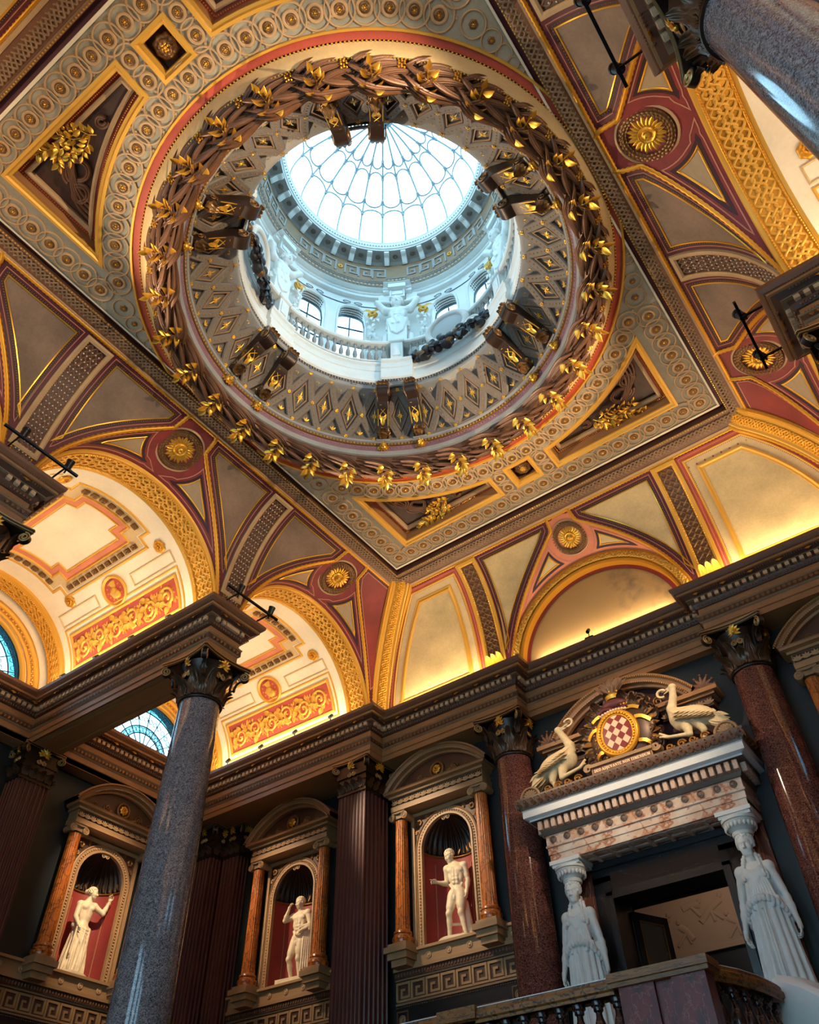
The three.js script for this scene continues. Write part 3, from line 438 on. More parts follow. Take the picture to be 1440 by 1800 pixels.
// painted medallions in blue line above the windows
{ const L = []; for (const w of winAz) { const a = rad(w); for (const s of [-1, 1]) L.push(sweep(Array.from({ length: 13 }, (_, i) => { const t = i / 12 * TAU; return polar(RW - .01, 22.86 + .06 * Math.sin(t), a + (.03 * Math.cos(t) + s * .045)); }), polar(-1, 0, a), rectP(.009, .008), {})); } L.push(latheC([[RW - .01, 22.7], [RW - .02, 22.71], [RW - .02, 22.73], [RW - .01, 22.74]], 96)); part('blue_line', L, mat.iron, lanternO, 'thin painted blue lines'); }
// entablature of the lantern
const ent = struct('trim_3', 'lantern cornice with greek key frieze, brackets and rosette soffit', 'moulding');
ringSweep([[4.05, 23.15], [3.92, 23.17], [3.92, 23.3], [3.88, 23.31], [3.88, 23.42], [3.72, 23.44], [3.72, 23.46]], mat.white, 'architrave', undefined, .2, 7, ent);
ringSweep([[3.72, 23.46], [3.69, 23.5], [3.66, 23.56], [3.62, 23.58], [3.62, 23.6]], mat.stoneG, 'dentil_bed', undefined, .16, 5.5, ent);
part('frieze', lathe([[3.62, 23.6], [3.58, 23.66], [3.52, 24.4], [3.52, 24.55]], 96), mat.tanD, ent, 'tan frieze ground');
part('soffit', latheC([[3.52, 24.55], [3.48, 24.6], [3.46, 24.66], [3.08, 24.72]], 96), mat.stoneG, ent);
part('crown', latheC([[3.08, 24.72], [3.06, 24.76], [3.02, 24.78], [3.02, 24.86], [2.99, 24.9], [2.98, 25.0], [2.96, 25.02], [2.96, 25.1], [3.05, 25.1]], 96), mat.paleB, ent, 'pale crown moulding at the glass');
{ const b = []; for (let k = 0; k < 200; k++) b.push(new THREE.Matrix4().makeScale(.022, .022, .022).setPosition(polar(2.985, 24.87, rot36(k, 200)))); for (let k = 0; k < 220; k++) b.push(new THREE.Matrix4().makeScale(.024, .03, .024).setPosition(polar(3.6, 23.63, rot36(k, 220)))); stuff('bead_row', beadG, mat.stoneG, ent, b);
  const d = TX(new THREE.BoxGeometry(.07, .09, .09), 0, 0, 0); for (let k = 0; k < 180; k++) { const az = rot36(k, 180), o = part('dentil', d, mat.dentil, ent); o.position.copy(polar(3.7 - .16 * bump(az, 5.5), 23.53, az)); o.rotation.y = -az; } }
const modG = (() => { const s = new THREE.Shape(); s.moveTo(0, 0); s.lineTo(.36, .05); s.lineTo(.36, -.02); s.bezierCurveTo(.3, -.06, .26, -.02, .2, -.04); s.bezierCurveTo(.12, -.1, .06, -.16, 0, -.18); return TX(new THREE.ExtrudeGeometry(s, { depth: .14, bevelEnabled: true, bevelSize: .012, bevelThickness: .012, bevelSegments: 1, curveSegments: 5 }), 0, 0, -.07); })();
const rosS = MG(flower(6, .09, .03, 1.1).concat([ball(.022, 0, 0, .03)]));
for (let k = 0; k < 36; k++) { const az = rad(10 * k + 5), az2 = rad(10 * k); const o = part('modillion', modG, mat.white, ent); o.position.copy(polar(3.47, 24.66, az)); o.rotation.y = -(az + PI / 2) + PI; o.rotation.y = PI / 2 - az + PI; const r = part('soffit_rosette', rosS, mat.coffer, ent); r.applyMatrix4(frameM(polar(3.27, 24.665, az2), V(0, -1, 0), V(1, 0, 0))); }
// greek key frieze strips between the breaks
function keyUnit(s, flip) { const k = flip ? -1 : 1; return [[0, 0], [0, 1], [.82, 1], [.82, .22], [.34, .22], [.34, .6], [.58, .6]].map(([a, b]) => [a * s * k, b * s]); }
{ const L = []; const y0 = 23.75, s = .5, n = 10; for (let k = 0; k < 6; k++) for (const side of [-1, 1]) { const c = 60 * k; for (let j = 0; j < 3; j++) { const a0 = rad(c + side * (2.6 + j * 7.4)); const uv = keyUnit(s, side < 0); const dens = []; uv.forEach((p, i) => { dens.push(p); }); const pts = dens.map(([a, b]) => { const y = y0 + b; return polar(3.575 - (y - 23.66) * .08, y, a0 + a / 3.55); }); L.push(sweep(pts, polar(-1, -.1, a0), rectP(.028, .02), { crease: .3 })); } }
  part('greek_key', L, mat.stoneG, ent, 'raised grey greek key'); for (let k = 0; k < 6; k++) { const o = part('frieze_rosette', rosS, mat.goldB, ent); o.applyMatrix4(frameM(polar(3.54, 24.02, rad(60 * k)), polar(-1, -.2, rad(60 * k)), V(Math.cos(rad(60 * k)), 0, Math.sin(rad(60 * k))))); } }
for (let k = 0; k < 6; k++) { const az = rad(30 + 60 * k); const o = part('impost_block', [box(-.24, .24, 22.75, 23.2, 0, .4), box(-.62, -.26, 22.7, 23.2, 0, .24), box(.26, .62, 22.7, 23.2, 0, .24), box(-.28, .28, 23.2, 23.6, 0, .5)], mat.paleB, ent); o.position.copy(polar(4.05, 0, az)); o.rotation.y = -az; part('block_frame', sweep([V(-.18, 22.84, .41), V(.18, 22.84, .41), V(.18, 23.12, .41), V(-.18, 23.12, .41)], V(0, 0, 1), rectP(.012, .012), { closed: true, crease: .3 }), mat.bluep, o, 'raised frame line'); }
// glass dome
const dome = thing('glass_dome', 'bright glass dome with thin iron ribs over the lantern', 'skylight', [0, 25.05, 0]);
const GH = 2.95, GR = 2.97, domeP = (az, t) => polar(GR * Math.cos(t), GH * Math.sin(t) * (1 - .12 * Math.sin(t)) + .28 * Math.sin(t), az);
const NR = 24, tiers = [0, .55, 1.01, 1.45], dA = TAU / NR;
for (let k = 0; k < NR; k++) for (let j = 0; j < 3; j++) { const o = part('pane', domePane(j), mat.glass, dome); o.rotation.y = -k * dA; }
function domePane(j) { return (domePane.c ??= {})[j] ??= grid(3, 6, (u, v) => domeP((u - .5) * dA, tiers[j] + (tiers[j + 1] - tiers[j]) * v)); }
{ const up = az => polar(-1, -1, az); const rib = sweep(Array.from({ length: 21 }, (_, i) => domeP(dA / 2, 1.45 * i / 20)), up(0), tubeP(.03, 4), { crease: 3 });
  for (let k = 0; k < NR; k++) { const o = part('rib', rib, mat.ribB, dome); o.rotation.y = -k * dA; }
  for (const j of [1, 2]) { const t = tiers[j]; for (const s of [-1, 1]) { const ag = sweep(Array.from({ length: 13 }, (_, i) => { const q = -1 + i / 6; return domeP(q * dA / 2, t + s * (.02 + .09 * (1 - Math.sqrt(Math.max(0, 1 - q * q))))); }), up(0), tubeP(.028, 4), { crease: 3 }), nd = TX(new THREE.IcosahedronGeometry(.06, 0), ...domeP(dA / 2, t + s * .1).toArray()); for (let k = 0; k < NR; k++) { const o = part('rib_arch', ag, mat.ribB, dome); o.rotation.y = -k * dA; const n = part('rib_knot', nd, mat.ribB, dome); n.rotation.y = -k * dA; } } }
  part('apex_ring', latheC([[.02, 3.0], [.3, 2.98], [.36, 2.9], [.36, 2.86], [.3, 2.84]], 24), mat.ribB, dome); }
part('outer_curb', latheC([[3.05, 25.1], [3.1, 25.2], [4.5, 25.2]], 72), mat.white, ent);
mat.redL = MM(mottle(0x7c2a26, 0.12, 61), 0.6); mat.panelD = MM(mottle(0x7d6450, 0.14, 62, 2.5), 0.75);
mat.stain = MM(tex(512, 5, (u, v) => { const a = fbm(u, v, 5, 6, 70), b = fbm(u, v, 24, 4, 71); const k = cl((a - .5) * 4) * cl((b - .35) * 2.4); return mixc(mixc(hexc(0xc9a067), hexc(0xb58a4e), fbm(u, v, 3, 3, 72)), hexc(0x7d674a), k * .75); }), .65);
// ---------------------------------------------------------------- coves, lunettes and barrel vaults
const SPR = 12.3;                                            // top of the cornice, where vaults spring
const sideY = x => 12.2 + 3.55 * Math.sqrt(Math.max(0, 1 - ((x - 5.2) / 2) ** 2)), backY = z => 12.2 + 3.58 * Math.sqrt(Math.max(0, 1 - ((z - 7.65) / 1.68) ** 2));
// cove sections by arc length: s = 0 at the spring, up to the ceiling edge
function arcTable(c, a, b, amax) { const T = [[0, 0]]; let l = 0; for (let i = 1; i <= 200; i++) { const t0 = amax * (i - 1) / 200, t1 = amax * i / 200; l += Math.hypot(a * (Math.cos(t1) - Math.cos(t0)), b * (Math.sin(t1) - Math.sin(t0))); T.push([l, t1]); } return { len: l, at: s => { const k = Math.max(0, Math.min(199.999, (() => { let lo = 0, hi = 200; while (hi - lo > 1) { const m = (lo + hi) >> 1; T[m][0] <= s ? lo = m : hi = m; } return lo + (s - T[lo][0]) / (T[lo + 1][0] - T[lo][0]); })())); return amax * k / 200; }, a, b, c }; }
const sideT = arcTable(5.2, 2, 3.55, 1.445), backT = arcTable(7.65, 1.68, 3.58, 1.37);
const coveSide = sx => (z, s) => { const a = sideT.at(s), ca = Math.cos(a), sa = Math.sin(a); return { p: V(sx * (5.2 + 2 * ca), 12.2 + 3.55 * sa, z), n: V(-sx * ca / 2, -sa / 3.55, 0).normalize() }; };
const coveBack = sz => (x, s) => { const a = backT.at(s), ca = Math.cos(a), sa = Math.sin(a); return { p: V(x, 12.2 + 3.58 * sa, sz * (7.65 + 1.68 * ca)), n: V(0, -sa / 3.58, -sz * ca / 1.68).normalize() }; };
// lunettes: half-width w(s) of the opening in the cove at arc length s, and the surface behind it
function makeLun(r0, plane, db, da, smax, Yc, T, cen, half) {
  const G = []; for (let i = 0; i <= 90; i++) { const ph = PI / 2 * i / 90; let s = smax; const f = s => Yc(plane - s) - (SPR + (r0 + db * s) * Math.sin(ph)); if (f(0) >= 0) s = 0; else { let lo = 0, hi = smax; if (f(hi) > 0) { for (let k = 0; k < 40; k++) { const m = (lo + hi) / 2; f(m) > 0 ? hi = m : lo = m; } s = hi; } }
    const d = plane - s, ang = Math.acos(Math.max(-1, Math.min(1, (d - cen) / half))); G.push({ ph, s, w: (r0 + da * s) * Math.cos(ph), d, y: SPR + (r0 + db * s) * Math.sin(ph), ang }); }
  // arc length of the cove at each groin point
  const sl = a => { let lo = 0, hi = T.len; for (let k = 0; k < 40; k++) { const m = (lo + hi) / 2; T.at(m) < a ? lo = m : hi = m; } return lo; };
  G.forEach(g => { g.cs = sl(g.ang); });
  const tab = G.filter(g => g.s > 0); tab.unshift({ ...tab[0], cs: 0, w: r0 + .02 });
  const wAt = cs => { for (let i = 1; i < tab.length; i++) if (tab[i].cs >= cs) { const k = (cs - tab[i - 1].cs) / (tab[i].cs - tab[i - 1].cs || 1); return tab[i - 1].w + (tab[i].w - tab[i - 1].w) * k; } return 0; };
  const gAt = ph => { const q = Math.min(PI - ph, ph), x = q / (PI / 2) * 90, i = Math.min(89, Math.floor(x)), k = x - i; return G[i].s + (G[i + 1].s - G[i].s) * k; };
  return { r0, plane, db, da, wAt, gAt, G };
}
const LS = makeLun(2.7, 7.15, .455, .13, 1.68, sideY, sideT, 5.2, 2), LB = makeLun(2.6, 9.3, .635, .15, 1.32, backY, backT, 7.65, 1.68);
// lunette surface by (ph, f): f = 0 arch edge, 1 groin on the cove
const lunSide = (sx, zc) => (ph, f) => { const s = LS.gAt(ph) * f; return V(sx * (7.15 - s), SPR + (2.7 + .455 * s) * Math.sin(ph), zc - (2.7 + .13 * s) * Math.cos(ph)); };
const lunBack = sz => (ph, f) => { const s = LB.gAt(ph) * f; return V((2.6 + .15 * s) * -Math.cos(ph), SPR + (2.6 + .635 * s) * Math.sin(ph), sz * (9.3 - s)); };
const facing = (f, inward) => (u, v) => { const e = 1e-3, p = f(u, v), a = f(u + e, v).sub(p), b = f(u, v + (v > .9 ? -e : e)).sub(p); let n = a.cross(b).normalize(); if (n.dot(inward(p)) < 0) n.negate(); if (!isFinite(n.x)) n = V(0, -1, 0); return { p, n }; };
const ZC = [-6.08, 0, 6.08];
const goldLine = (map, uv, w, h, o) => onSurf(map, uv, [[-w, 0], [-w * .6, h], [w * .6, h], [w, 0]], { closed: true, ...o });
function framedPanel(parent, map, poly, { ground, fill, step = .12, res = .2, d = [.05, .09, .13, .17], line = mat.pink, gold = mat.gold, off = .004, dot = .016 }) {
  part('line_border', goldLine(map, inset(poly, d[0]), .009, .008, { step }), line, parent);
  part('dark_border', onSurf(map, inset(poly, (d[1] + d[2]) / 2 + .01), rectP((d[2] - d[1]) / 2 + .012, .006), { closed: true, step }), mat.maroonD, parent);
  const [bp] = along(map, inset(poly, (d[1] + d[2]) / 2 + .01), .05, true); const b = []; beadRow([...bp, bp[0]], dot, .055, b); stuff('dot_border', beadG, mat.goldD, parent, b);
  part('gilt_border', goldLine(map, inset(poly, d[3]), .02, .022, { step }), gold, parent, 'gilt edge of a painted panel');
  part('painted_panel', patch(inset(poly, d[3]), map, res, off), fill, parent, 'weathered tan painted panel');
}
// sunburst bosses
const boss0 = thing('sunburst_boss', 'gilt sunburst boss in a laurel ring above an arch', 'ornament', [0, 0, 0], 0, 'sunburst bosses on the lunettes');
{ part('rim', latheC([[.60, 0], [.60, .03], [.56, .05], [.55, .02]], 40), mat.tan, boss0); 
  const wl = []; for (let r = 0; r < 3; r++) for (let k = 0; k < 34; k++) { const a = TAU * (k + r * .5) / 34, R = .50 - r * .055; wl.push(TX(leaf(.1, .055, .6, .5), R * Math.cos(a), R * Math.sin(a), .03 + (r === 1 ? .02 : 0), 0, -.2, a + PI / 2)); }
  part('laurel_ring', TX(MG([TX(MG(wl), 0, 0, 0), TX(new THREE.TorusGeometry(.45, .08, 6, 36), 0, 0, 0, 0, 0, 0, 1, 1, .5)]), 0, 0, 0, -PI / 2), mat.bronzeG, boss0, 'bronzed laurel ring');
  part('dish', latheC([[.36, .03], [.36, -.0], [.3, -.02], [.01, -.02]], 36), mat.brownM, boss0);
  const ray = TX(leaf(.2, .07, -.5, .18), .13, 0, .02); for (let k = 0; k < 22; k++) { const o = part('ray', ray, mat.gold, boss0); o.rotation.set(-PI / 2, 0, TAU * k / 22); o.scale.setScalar(k % 2 ? 1.22 : 1.06); }
  part('heart', [latheC([[.17, .0], [.17, .05], [.15, .07], [.12, .06], [.1, .04], [.075, .05], [.06, .1], [.03, .12], [.01, .125]], 28)], mat.gold, boss0); const b = []; for (let k = 0; k < 24; k++) b.push(new THREE.Matrix4().makeScale(.011, .011, .011).setPosition(.11 * Math.cos(TAU * k / 24), .06, .11 * Math.sin(TAU * k / 24))); stuff('heart_beads', beadG, mat.goldP, boss0, b); }
let bossN = 0;
function putBoss(p, n, label) { const m = new THREE.Matrix4().makeBasis(...(() => { const y = n.clone().normalize(), x = V(0, 0, 1).cross(y).normalize(); if (!isFinite(x.x) || x.length() < .5) x.set(1, 0, 0); return [x, y, x.clone().cross(y)]; })()); const b = bossN++ ? dup(boss0, [0, 0, 0], 0, label) : boss0; b.userData.label = label; b.position.copy(p); b.quaternion.setFromRotationMatrix(m); return b; }
// arch band: guilloche soffit on the arch edge
function archBand(parent, base, r, wdt, mBed, mStr, lip) {     // base(ph, d): point at angle ph, d metres back from the arch face
  const S = 64, inw = ph => base(ph, 0).n;
  part('arch_lip', lip, mat.goldP, parent, 'gilt edge of the arch');
  part('arch_band_bed', grid(S, 1, (u, v) => { const p = base(PI * u, .06 + wdt * v).p; p.u = u * 8; p.v = v; return p; }), mBed, parent);
  const L = []; for (const o of [.27, .5, .73]) { const pts = [], ups = []; for (let i = 0; i <= 80; i++) { const q = base(.03 + (PI - .06) * i / 80, .06 + wdt * o); pts.push(q.p); ups.push(q.n); } L.push(...guilloche(pts, ups, wdt * .15, .2, 2, .028, .012, 6)); }
  part('guilloche', L, mStr, parent, 'gilded knotwork of the arch soffit');
  const L2 = [], b = []; for (const o of [.05, .95]) { const pts = [], ups = []; for (let i = 0; i <= 120; i++) { const q = base(PI * i / 120, .06 + wdt * o); pts.push(q.p); ups.push(q.n); } L2.push(sweep(pts, ups, roundP(.035, .05), { crease: 3 })); beadRow(pts.map((p, i) => p.clone().addScaledVector(ups[i], .05)), .02, .06, b); }
  part('arch_moulding', L2, mat.goldB, parent); stuff('bead_row', beadG, mat.gold, parent, b);
}
const scrollRelief = (w, h, n) => {                           // foliate scroll frieze, lying in xy, facing +z
  const L = []; const un = w / n; for (let k = 0; k < n; k++) { const cx = -w / 2 + un * (k + .5), s = k % 2 ? 1 : -1; L.push(sweep(spiralP(cx, s * h * .05, h * .40, 1.7, .02, 28, s, k), V(0, 0, 1), roundP(.042, .06, 3), { crease: 3 })); for (let j = 0; j < 11; j++) { const a = j * .571 + k, q = h * (.2 + .16 * (j % 2)); L.push(TX(leaf(h * .34, h * .22, .5, .5), cx + q * Math.cos(a), s * h * .05 + q * Math.sin(a), .02, 0, -.3, a + .9 * s)); } for (const e of [-1, 1]) for (let j = 0; j < 3; j++) L.push(TX(leaf(h * .3, h * .2, .5, .4), cx + un * .5, e * h * .2, .015, 0, 0, e * (.4 + j * .9))); L.push(ball(.03, cx, s * h * .05, .04, 1)); if (k) for (const q of [-1, 0, 1]) L.push(TX(leaf(h * .4, h * .18, .5, .4), cx - un / 2, -h * .25, .01, 0, 0, PI / 2 + q * .6)); }
  return MG(L); };
const reliefG = scrollRelief(3.65, .66, 6), vRos = MG([...flower(7, .19, .06, 1.1), ...flower(7, .11, .09, 1), ball(.035, 0, 0, .09)]);
function buildBay(sx, zc, k) {
  const side = sx < 0 ? 'left' : 'right', pos = zc < -1 ? 'beside the statue wall' : zc > 1 ? 'near the entrance end' : 'across the middle of the dome';
  const B = struct('ceiling', `cream and gilt barrel vault of the ${side} aisle ${pos}`);
  const vp = (x, ph, r = 2.6) => V(sx * x, SPR + r * Math.sin(ph), zc - r * Math.cos(ph)), inw = p => V(0, SPR - p.y, zc - p.z);
  const vm = (r = 2.6) => (x, l) => { const ph = l / r; return { p: vp(x, ph, r), n: V(0, -Math.sin(ph), Math.cos(ph)) }; };
  const R = 2.6, L = PI * R, map = vm();
  part('vault_surface', grid(12, 40, (u, v) => { const p = vp(7.9 + 6 * u, PI * v); p.u = 6 * u; p.v = v * L; return p; }), mat.cream, B);
  archBand(B, (ph, d) => ({ p: vp(7.15 + d, ph, 2.66), n: V(0, -Math.sin(ph), Math.cos(ph)) }), 2.66, .62, mat.goldB, mat.goldP,
    [grid(64, 3, (u, v) => { const q = [[7.15, 2.72], [7.13, 2.68], [7.15, 2.64], [7.22, 2.63]][Math.round(v * 3)]; return vp(q[0], PI * u, q[1]); }, .9), grid(64, 1, (u, v) => vp(7.83 + .07 * v, PI * u, 2.63 - .03 * v))]);
  archBand(B, (ph, d) => ({ p: vp(13.05 + d, ph, 2.5), n: V(0, -Math.sin(ph), Math.cos(ph)) }), 2.5, .5, mat.goldB, mat.goldP, [grid(64, 2, (u, v) => { const q = [[13.05, 2.6], [13.03, 2.5], [13.12, 2.47]][Math.round(v * 2)]; return vp(q[0], PI * u, q[1]); }, .9)]);
  // decoration on both flanks: relief panel, roundel, rosettes, stepped crown panel
  for (const f of [0, 1]) {
    const at = (x, deg) => { const l = rad(f ? 180 - deg : deg) * R; return map(x, l); }, lp = (x, deg) => [x, rad(f ? 180 - deg : deg) * R];
    const rect = (x0, x1, a, b) => [lp(x0, a), lp(x1, a), lp(x1, b), lp(x0, b)];
    part('relief_frame', [onSurf(map, rect(8.35, 12.6, 15, 36), roundP(.05, .05), { closed: true, crease: 1 }), onSurf(map, rect(8.2, 12.75, 11, 40), roundP(.03, .03), { closed: true, crease: 1 })], mat.goldP, B);
    part('relief_ground', patch(rect(8.4, 12.55, 16, 35), map, .3, .004), mat.red, B, 'red ground of the foliate relief');
    const m = at(10.47, 25.5), rl = part('foliate_relief', TX(reliefG.clone(), 0, 0, 0, 0, 0, 0, 1.1, 1.15, 1), mat.goldP, B, 'gilt scrolling foliage relief'); rl.applyMatrix4(frameM(m.p.clone().addScaledVector(m.n, -.03), m.n, V(f ? -sx : sx, 0, 0).multiplyScalar(1)));
    part('blank_frame', [onSurf(map, rect(8.2, 9.75, 42.5, 50), roundP(.025, .03), { closed: true, crease: 1 }), onSurf(map, rect(11.2, 12.75, 42.5, 50), roundP(.025, .03), { closed: true, crease: 1 })], mat.ochre, B);
    const q = at(10.47, 46.5), rd = part('roundel', TX(latheC([[.44, 0], [.44, .05], [.4, .08], [.36, .05], [.34, .03], [.01, .03]], 32), 0, 0, 0, PI / 2), mat.goldP, B, 'roundel with a gilt head on red'); rd.applyMatrix4(frameM(q.p, q.n, V(sx, 0, 0)));
    part('roundel_ground', TX(new THREE.CircleGeometry(.34, 28), 0, 0, .036), mat.red, rd); part('profile_head', [TX(new THREE.SphereGeometry(.15, 12, 10), .0, .06, .04, 0, 0, 0, .95, 1.15, .5), TX(new THREE.SphereGeometry(.06, 8, 6), .13, .03, .04, 0, 0, 0, 1, .8, .5), TX(new THREE.CylinderGeometry(.07, .12, .18, 10), -.03, -.16, .03, 0, 0, .2, 1, 1, .5), TX(new THREE.SphereGeometry(.12, 10, 8), -.08, .12, .05, 0, 0, 0, 1, 1, .6), ...Array.from({ length: 12 }, (_, i) => TX(leaf(.1, .04, .4, .2), .2 * Math.cos(i * TAU / 12), .2 * Math.sin(i * TAU / 12), .03, 0, 0, i * TAU / 12))], mat.goldP, rd);
    for (const x of [8.42, 12.1]) { const e = at(x, 55), r = part('rosette', vRos, mat.goldB, B); r.applyMatrix4(frameM(e.p, e.n, V(1, 0, 0))); }
  }
  // stepped crown panel with coral border and small brackets
  const step = d => { const x0 = 8.55 + d, x1 = 12.35 - d, a = rad(60) * R + d, b = rad(120) * R - d, k = .32; return [[x0 + k, a], [x1 - k, a], [x1 - k, a + k], [x1, a + k], [x1, b - k], [x1 - k, b - k], [x1 - k, b], [x0 + k, b], [x0 + k, b - k], [x0, b - k], [x0, a + k], [x0 + k, a + k]]; };
  part('crown_frame', [onSurf(map, step(-.08), roundP(.04, .04), { closed: true, crease: 1 }), onSurf(map, step(.3), roundP(.035, .05), { closed: true, crease: 1 }), onSurf(map, step(.52), roundP(.03, .035), { closed: true, crease: 1 })], mat.goldP, B, 'gilt stepped mouldings of the crown panel');
  part('coral_border', onSurf(map, step(.41), rectP(.075, .012), { closed: true, crease: .4 }), mat.coral, B, 'coral painted border');
  part('crown_border', patch(step(.0), map, .25, .006, [step(.28)]), mat.ochre, B);
  { const bl = MG([TX(new THREE.BoxGeometry(.17, .14, .07), 0, 0, .03), ...flower(5, .07, .03).map(g => TX(g, 0, 0, .06))]); const P = step(.12), n = P.length; for (let i = 0; i < n; i++) { const a = P[i], b = P[(i + 1) % n], l = Math.hypot(b[0] - a[0], b[1] - a[1]), c = Math.round(l / .27); if (c < 3) continue; for (let j = 0; j < c; j++) { const t = (j + .5) / c, e = map(a[0] + (b[0] - a[0]) * t, a[1] + (b[1] - a[1]) * t), o = part('bracket', bl, mat.bronzeG, B); o.applyMatrix4(frameM(e.p, e.n, V(a[0] === b[0] ? 0 : 1, 0, 0).add(a[0] === b[0] ? V(0, e.n.z, -e.n.y) : V(0, 0, 0)))); } } }
  // end wall of the vault with its fan window
  const W = struct('wall_' + side, `pale gilt end wall around the fan window of the ${side} aisle ${pos}`, 'wall');
  const xe = 13.75, mapE = (z, y) => ({ p: V(sx * xe, y, zc + z), n: V(-sx, 0, 0) });
  const semi = (r, y0 = SPR - .05, n = 36) => { const P = []; for (let i = 0; i <= n; i++) { const a = PI * i / n; P.push([r * Math.cos(a), y0 + r * Math.sin(a)]); } return P; };
  part('wall_face', patch([...semi(2.6)], mapE, .5, 0, [semi(1.72, SPR + .02).concat([[-1.72, SPR + .02]])]), mat.cream, W);
  part('window_arch', [2.2, 1.98, 1.78].map((r, i) => sweep(semi(r).map(([z, y]) => V(sx * (xe - .02), y, zc + z)), V(-sx, 0, 0), roundP([.1, .06, .08][i], [.08, .05, .1][i]), { crease: 1 })), mat.goldP, W, 'gilt mouldings of the fan window');
  { const b = [], P = semi(2.07).map(([z, y]) => V(sx * (xe - .04), y, zc + z)); beadRow(P, .05, .13, b); stuff('bead_row', beadG, mat.goldB, W, b); }
  const gp = struct('window_' + (20 + k), `blue and white stained glass fan window of the ${side} aisle ${pos}`, 'window');
  const pane = (r0, r1, a0, a1) => grid(6, 2, (u, v) => { const a = a0 + (a1 - a0) * u, r = r0 + (r1 - r0) * v; return V(sx * (xe + .12), SPR + r * Math.sin(a), zc + r * Math.cos(a)); });
  const rr = [.35, .7, .92, 1.42, 1.7], cols = [mat.gBlue, mat.gPale, mat.gBlue, mat.gWhite, mat.gTeal];
  for (let i = 0; i < rr.length; i++) { const n = i < 1 ? 4 : 10; for (let j = 0; j < n; j++) part('pane', pane(i ? rr[i - 1] : .02, rr[i], PI * j / n, PI * (j + 1) / n), (i === 3 && j % 2) ? mat.gPale : cols[i], gp); }
  const lead = []; for (const r of rr) lead.push(sweep(semi(r, SPR, 40).map(([z, y]) => V(sx * (xe + .1), y, zc + z)), V(-sx, 0, 0), rectP(.018, .02), {})); for (let j = 0; j <= 10; j++) { const a = PI * j / 10; lead.push(sweep([.35, 1.72].map(r => V(sx * (xe + .1), SPR + r * Math.sin(a), zc + r * Math.cos(a))), V(-sx, 0, 0), rectP(.012, .02), {})); }
  for (let j = 0; j < 20; j++) { const a = PI * (j + .5) / 20; for (const r of [.81, 1.17, 1.56]) lead.push(sweep(Array.from({ length: 13 }, (_, i) => { const t = i / 12 * TAU; const q = r + .07 * Math.sin(t), b = a + .07 * Math.cos(t) / r; return V(sx * (xe + .1), SPR + q * Math.sin(b), zc + q * Math.cos(b)); }), V(-sx, 0, 0), rectP(.008, .015), {})); }
  part('leading', lead, mat.iron, gp, 'dark lead lines'); part('window_bar', box(Math.min(sx * xe, sx * (xe + .14)), Math.max(sx * xe, sx * (xe + .14)), SPR - .08, SPR + .03, zc - 1.78, zc + 1.78), mat.iron, gp);
}
mat.gBlue = new THREE.MeshPhysicalMaterial({ color: 0x7fc9e0, roughness: .25, transmission: 1, thickness: 0, side: THREE.DoubleSide }); mat.gPale = mat.gBlue.clone(); mat.gPale.color.set(0xcfeaf2); mat.gWhite = mat.gBlue.clone(); mat.gWhite.color.set(0xf4fbff); mat.gTeal = mat.gBlue.clone(); mat.gTeal.color.set(0x58b4cc);
{ let k = 0; for (const sx of [-1, 1]) for (const zc of ZC) buildBay(sx, zc, k++); }
// three-sided panels on both flanks of a boss; outlines drawn at several insets
function lunPanels(C, lm, Ln, R, f0, fill, rb) {
  const len = X => Ln.gAt(PI / 2 - X / R) * 1.08, c0 = f0 * len(0);
  const outline = (s, d) => { const lo = .1 + d, hi = X => len(X) - .12 - d, r = rb + d, P = [], cx = Y => Math.sqrt(Math.max(.01, r * r - (Y - c0) ** 2)); let xe = 1; while (xe < 4.2 && hi(xe) - lo > .02) xe += .02;
    let y1 = hi(.6); for (let k = 0; k < 8; k++) y1 = hi(cx(y1)); const x0 = cx(lo), x1 = cx(y1); for (let i = 0; i <= 12; i++) P.push([x0 + (xe - x0) * i / 12, lo]); for (let i = 1; i <= 12; i++) { const X = xe + (x1 - xe) * i / 12; P.push([X, Math.max(lo + .004, hi(X))]); } for (let i = 1; i < 8; i++) { const Y = y1 + (lo - y1) * i / 8; P.push([cx(Y), Y]); }
    return P.map(([X, Y]) => [PI / 2 + s * X / R, Y / len(X)]); };
  for (const s of [-1, 1]) { const o = { closed: true, step: .06 }; part('line_border', onSurf(lm, outline(s, 0), rectP(.011, .01), o), mat.pink, C); part('dark_border', onSurf(lm, outline(s, .1), rectP(.03, .007), o), mat.maroonD, C); part('gilt_border', onSurf(lm, outline(s, .16), roundP(.022, .026), { ...o, crease: 1 }), mat.gold, C); part('painted_panel', patch(outline(s, .16), lm, .12, .006), fill, C, 'tan painted panel beside the boss'); }
}
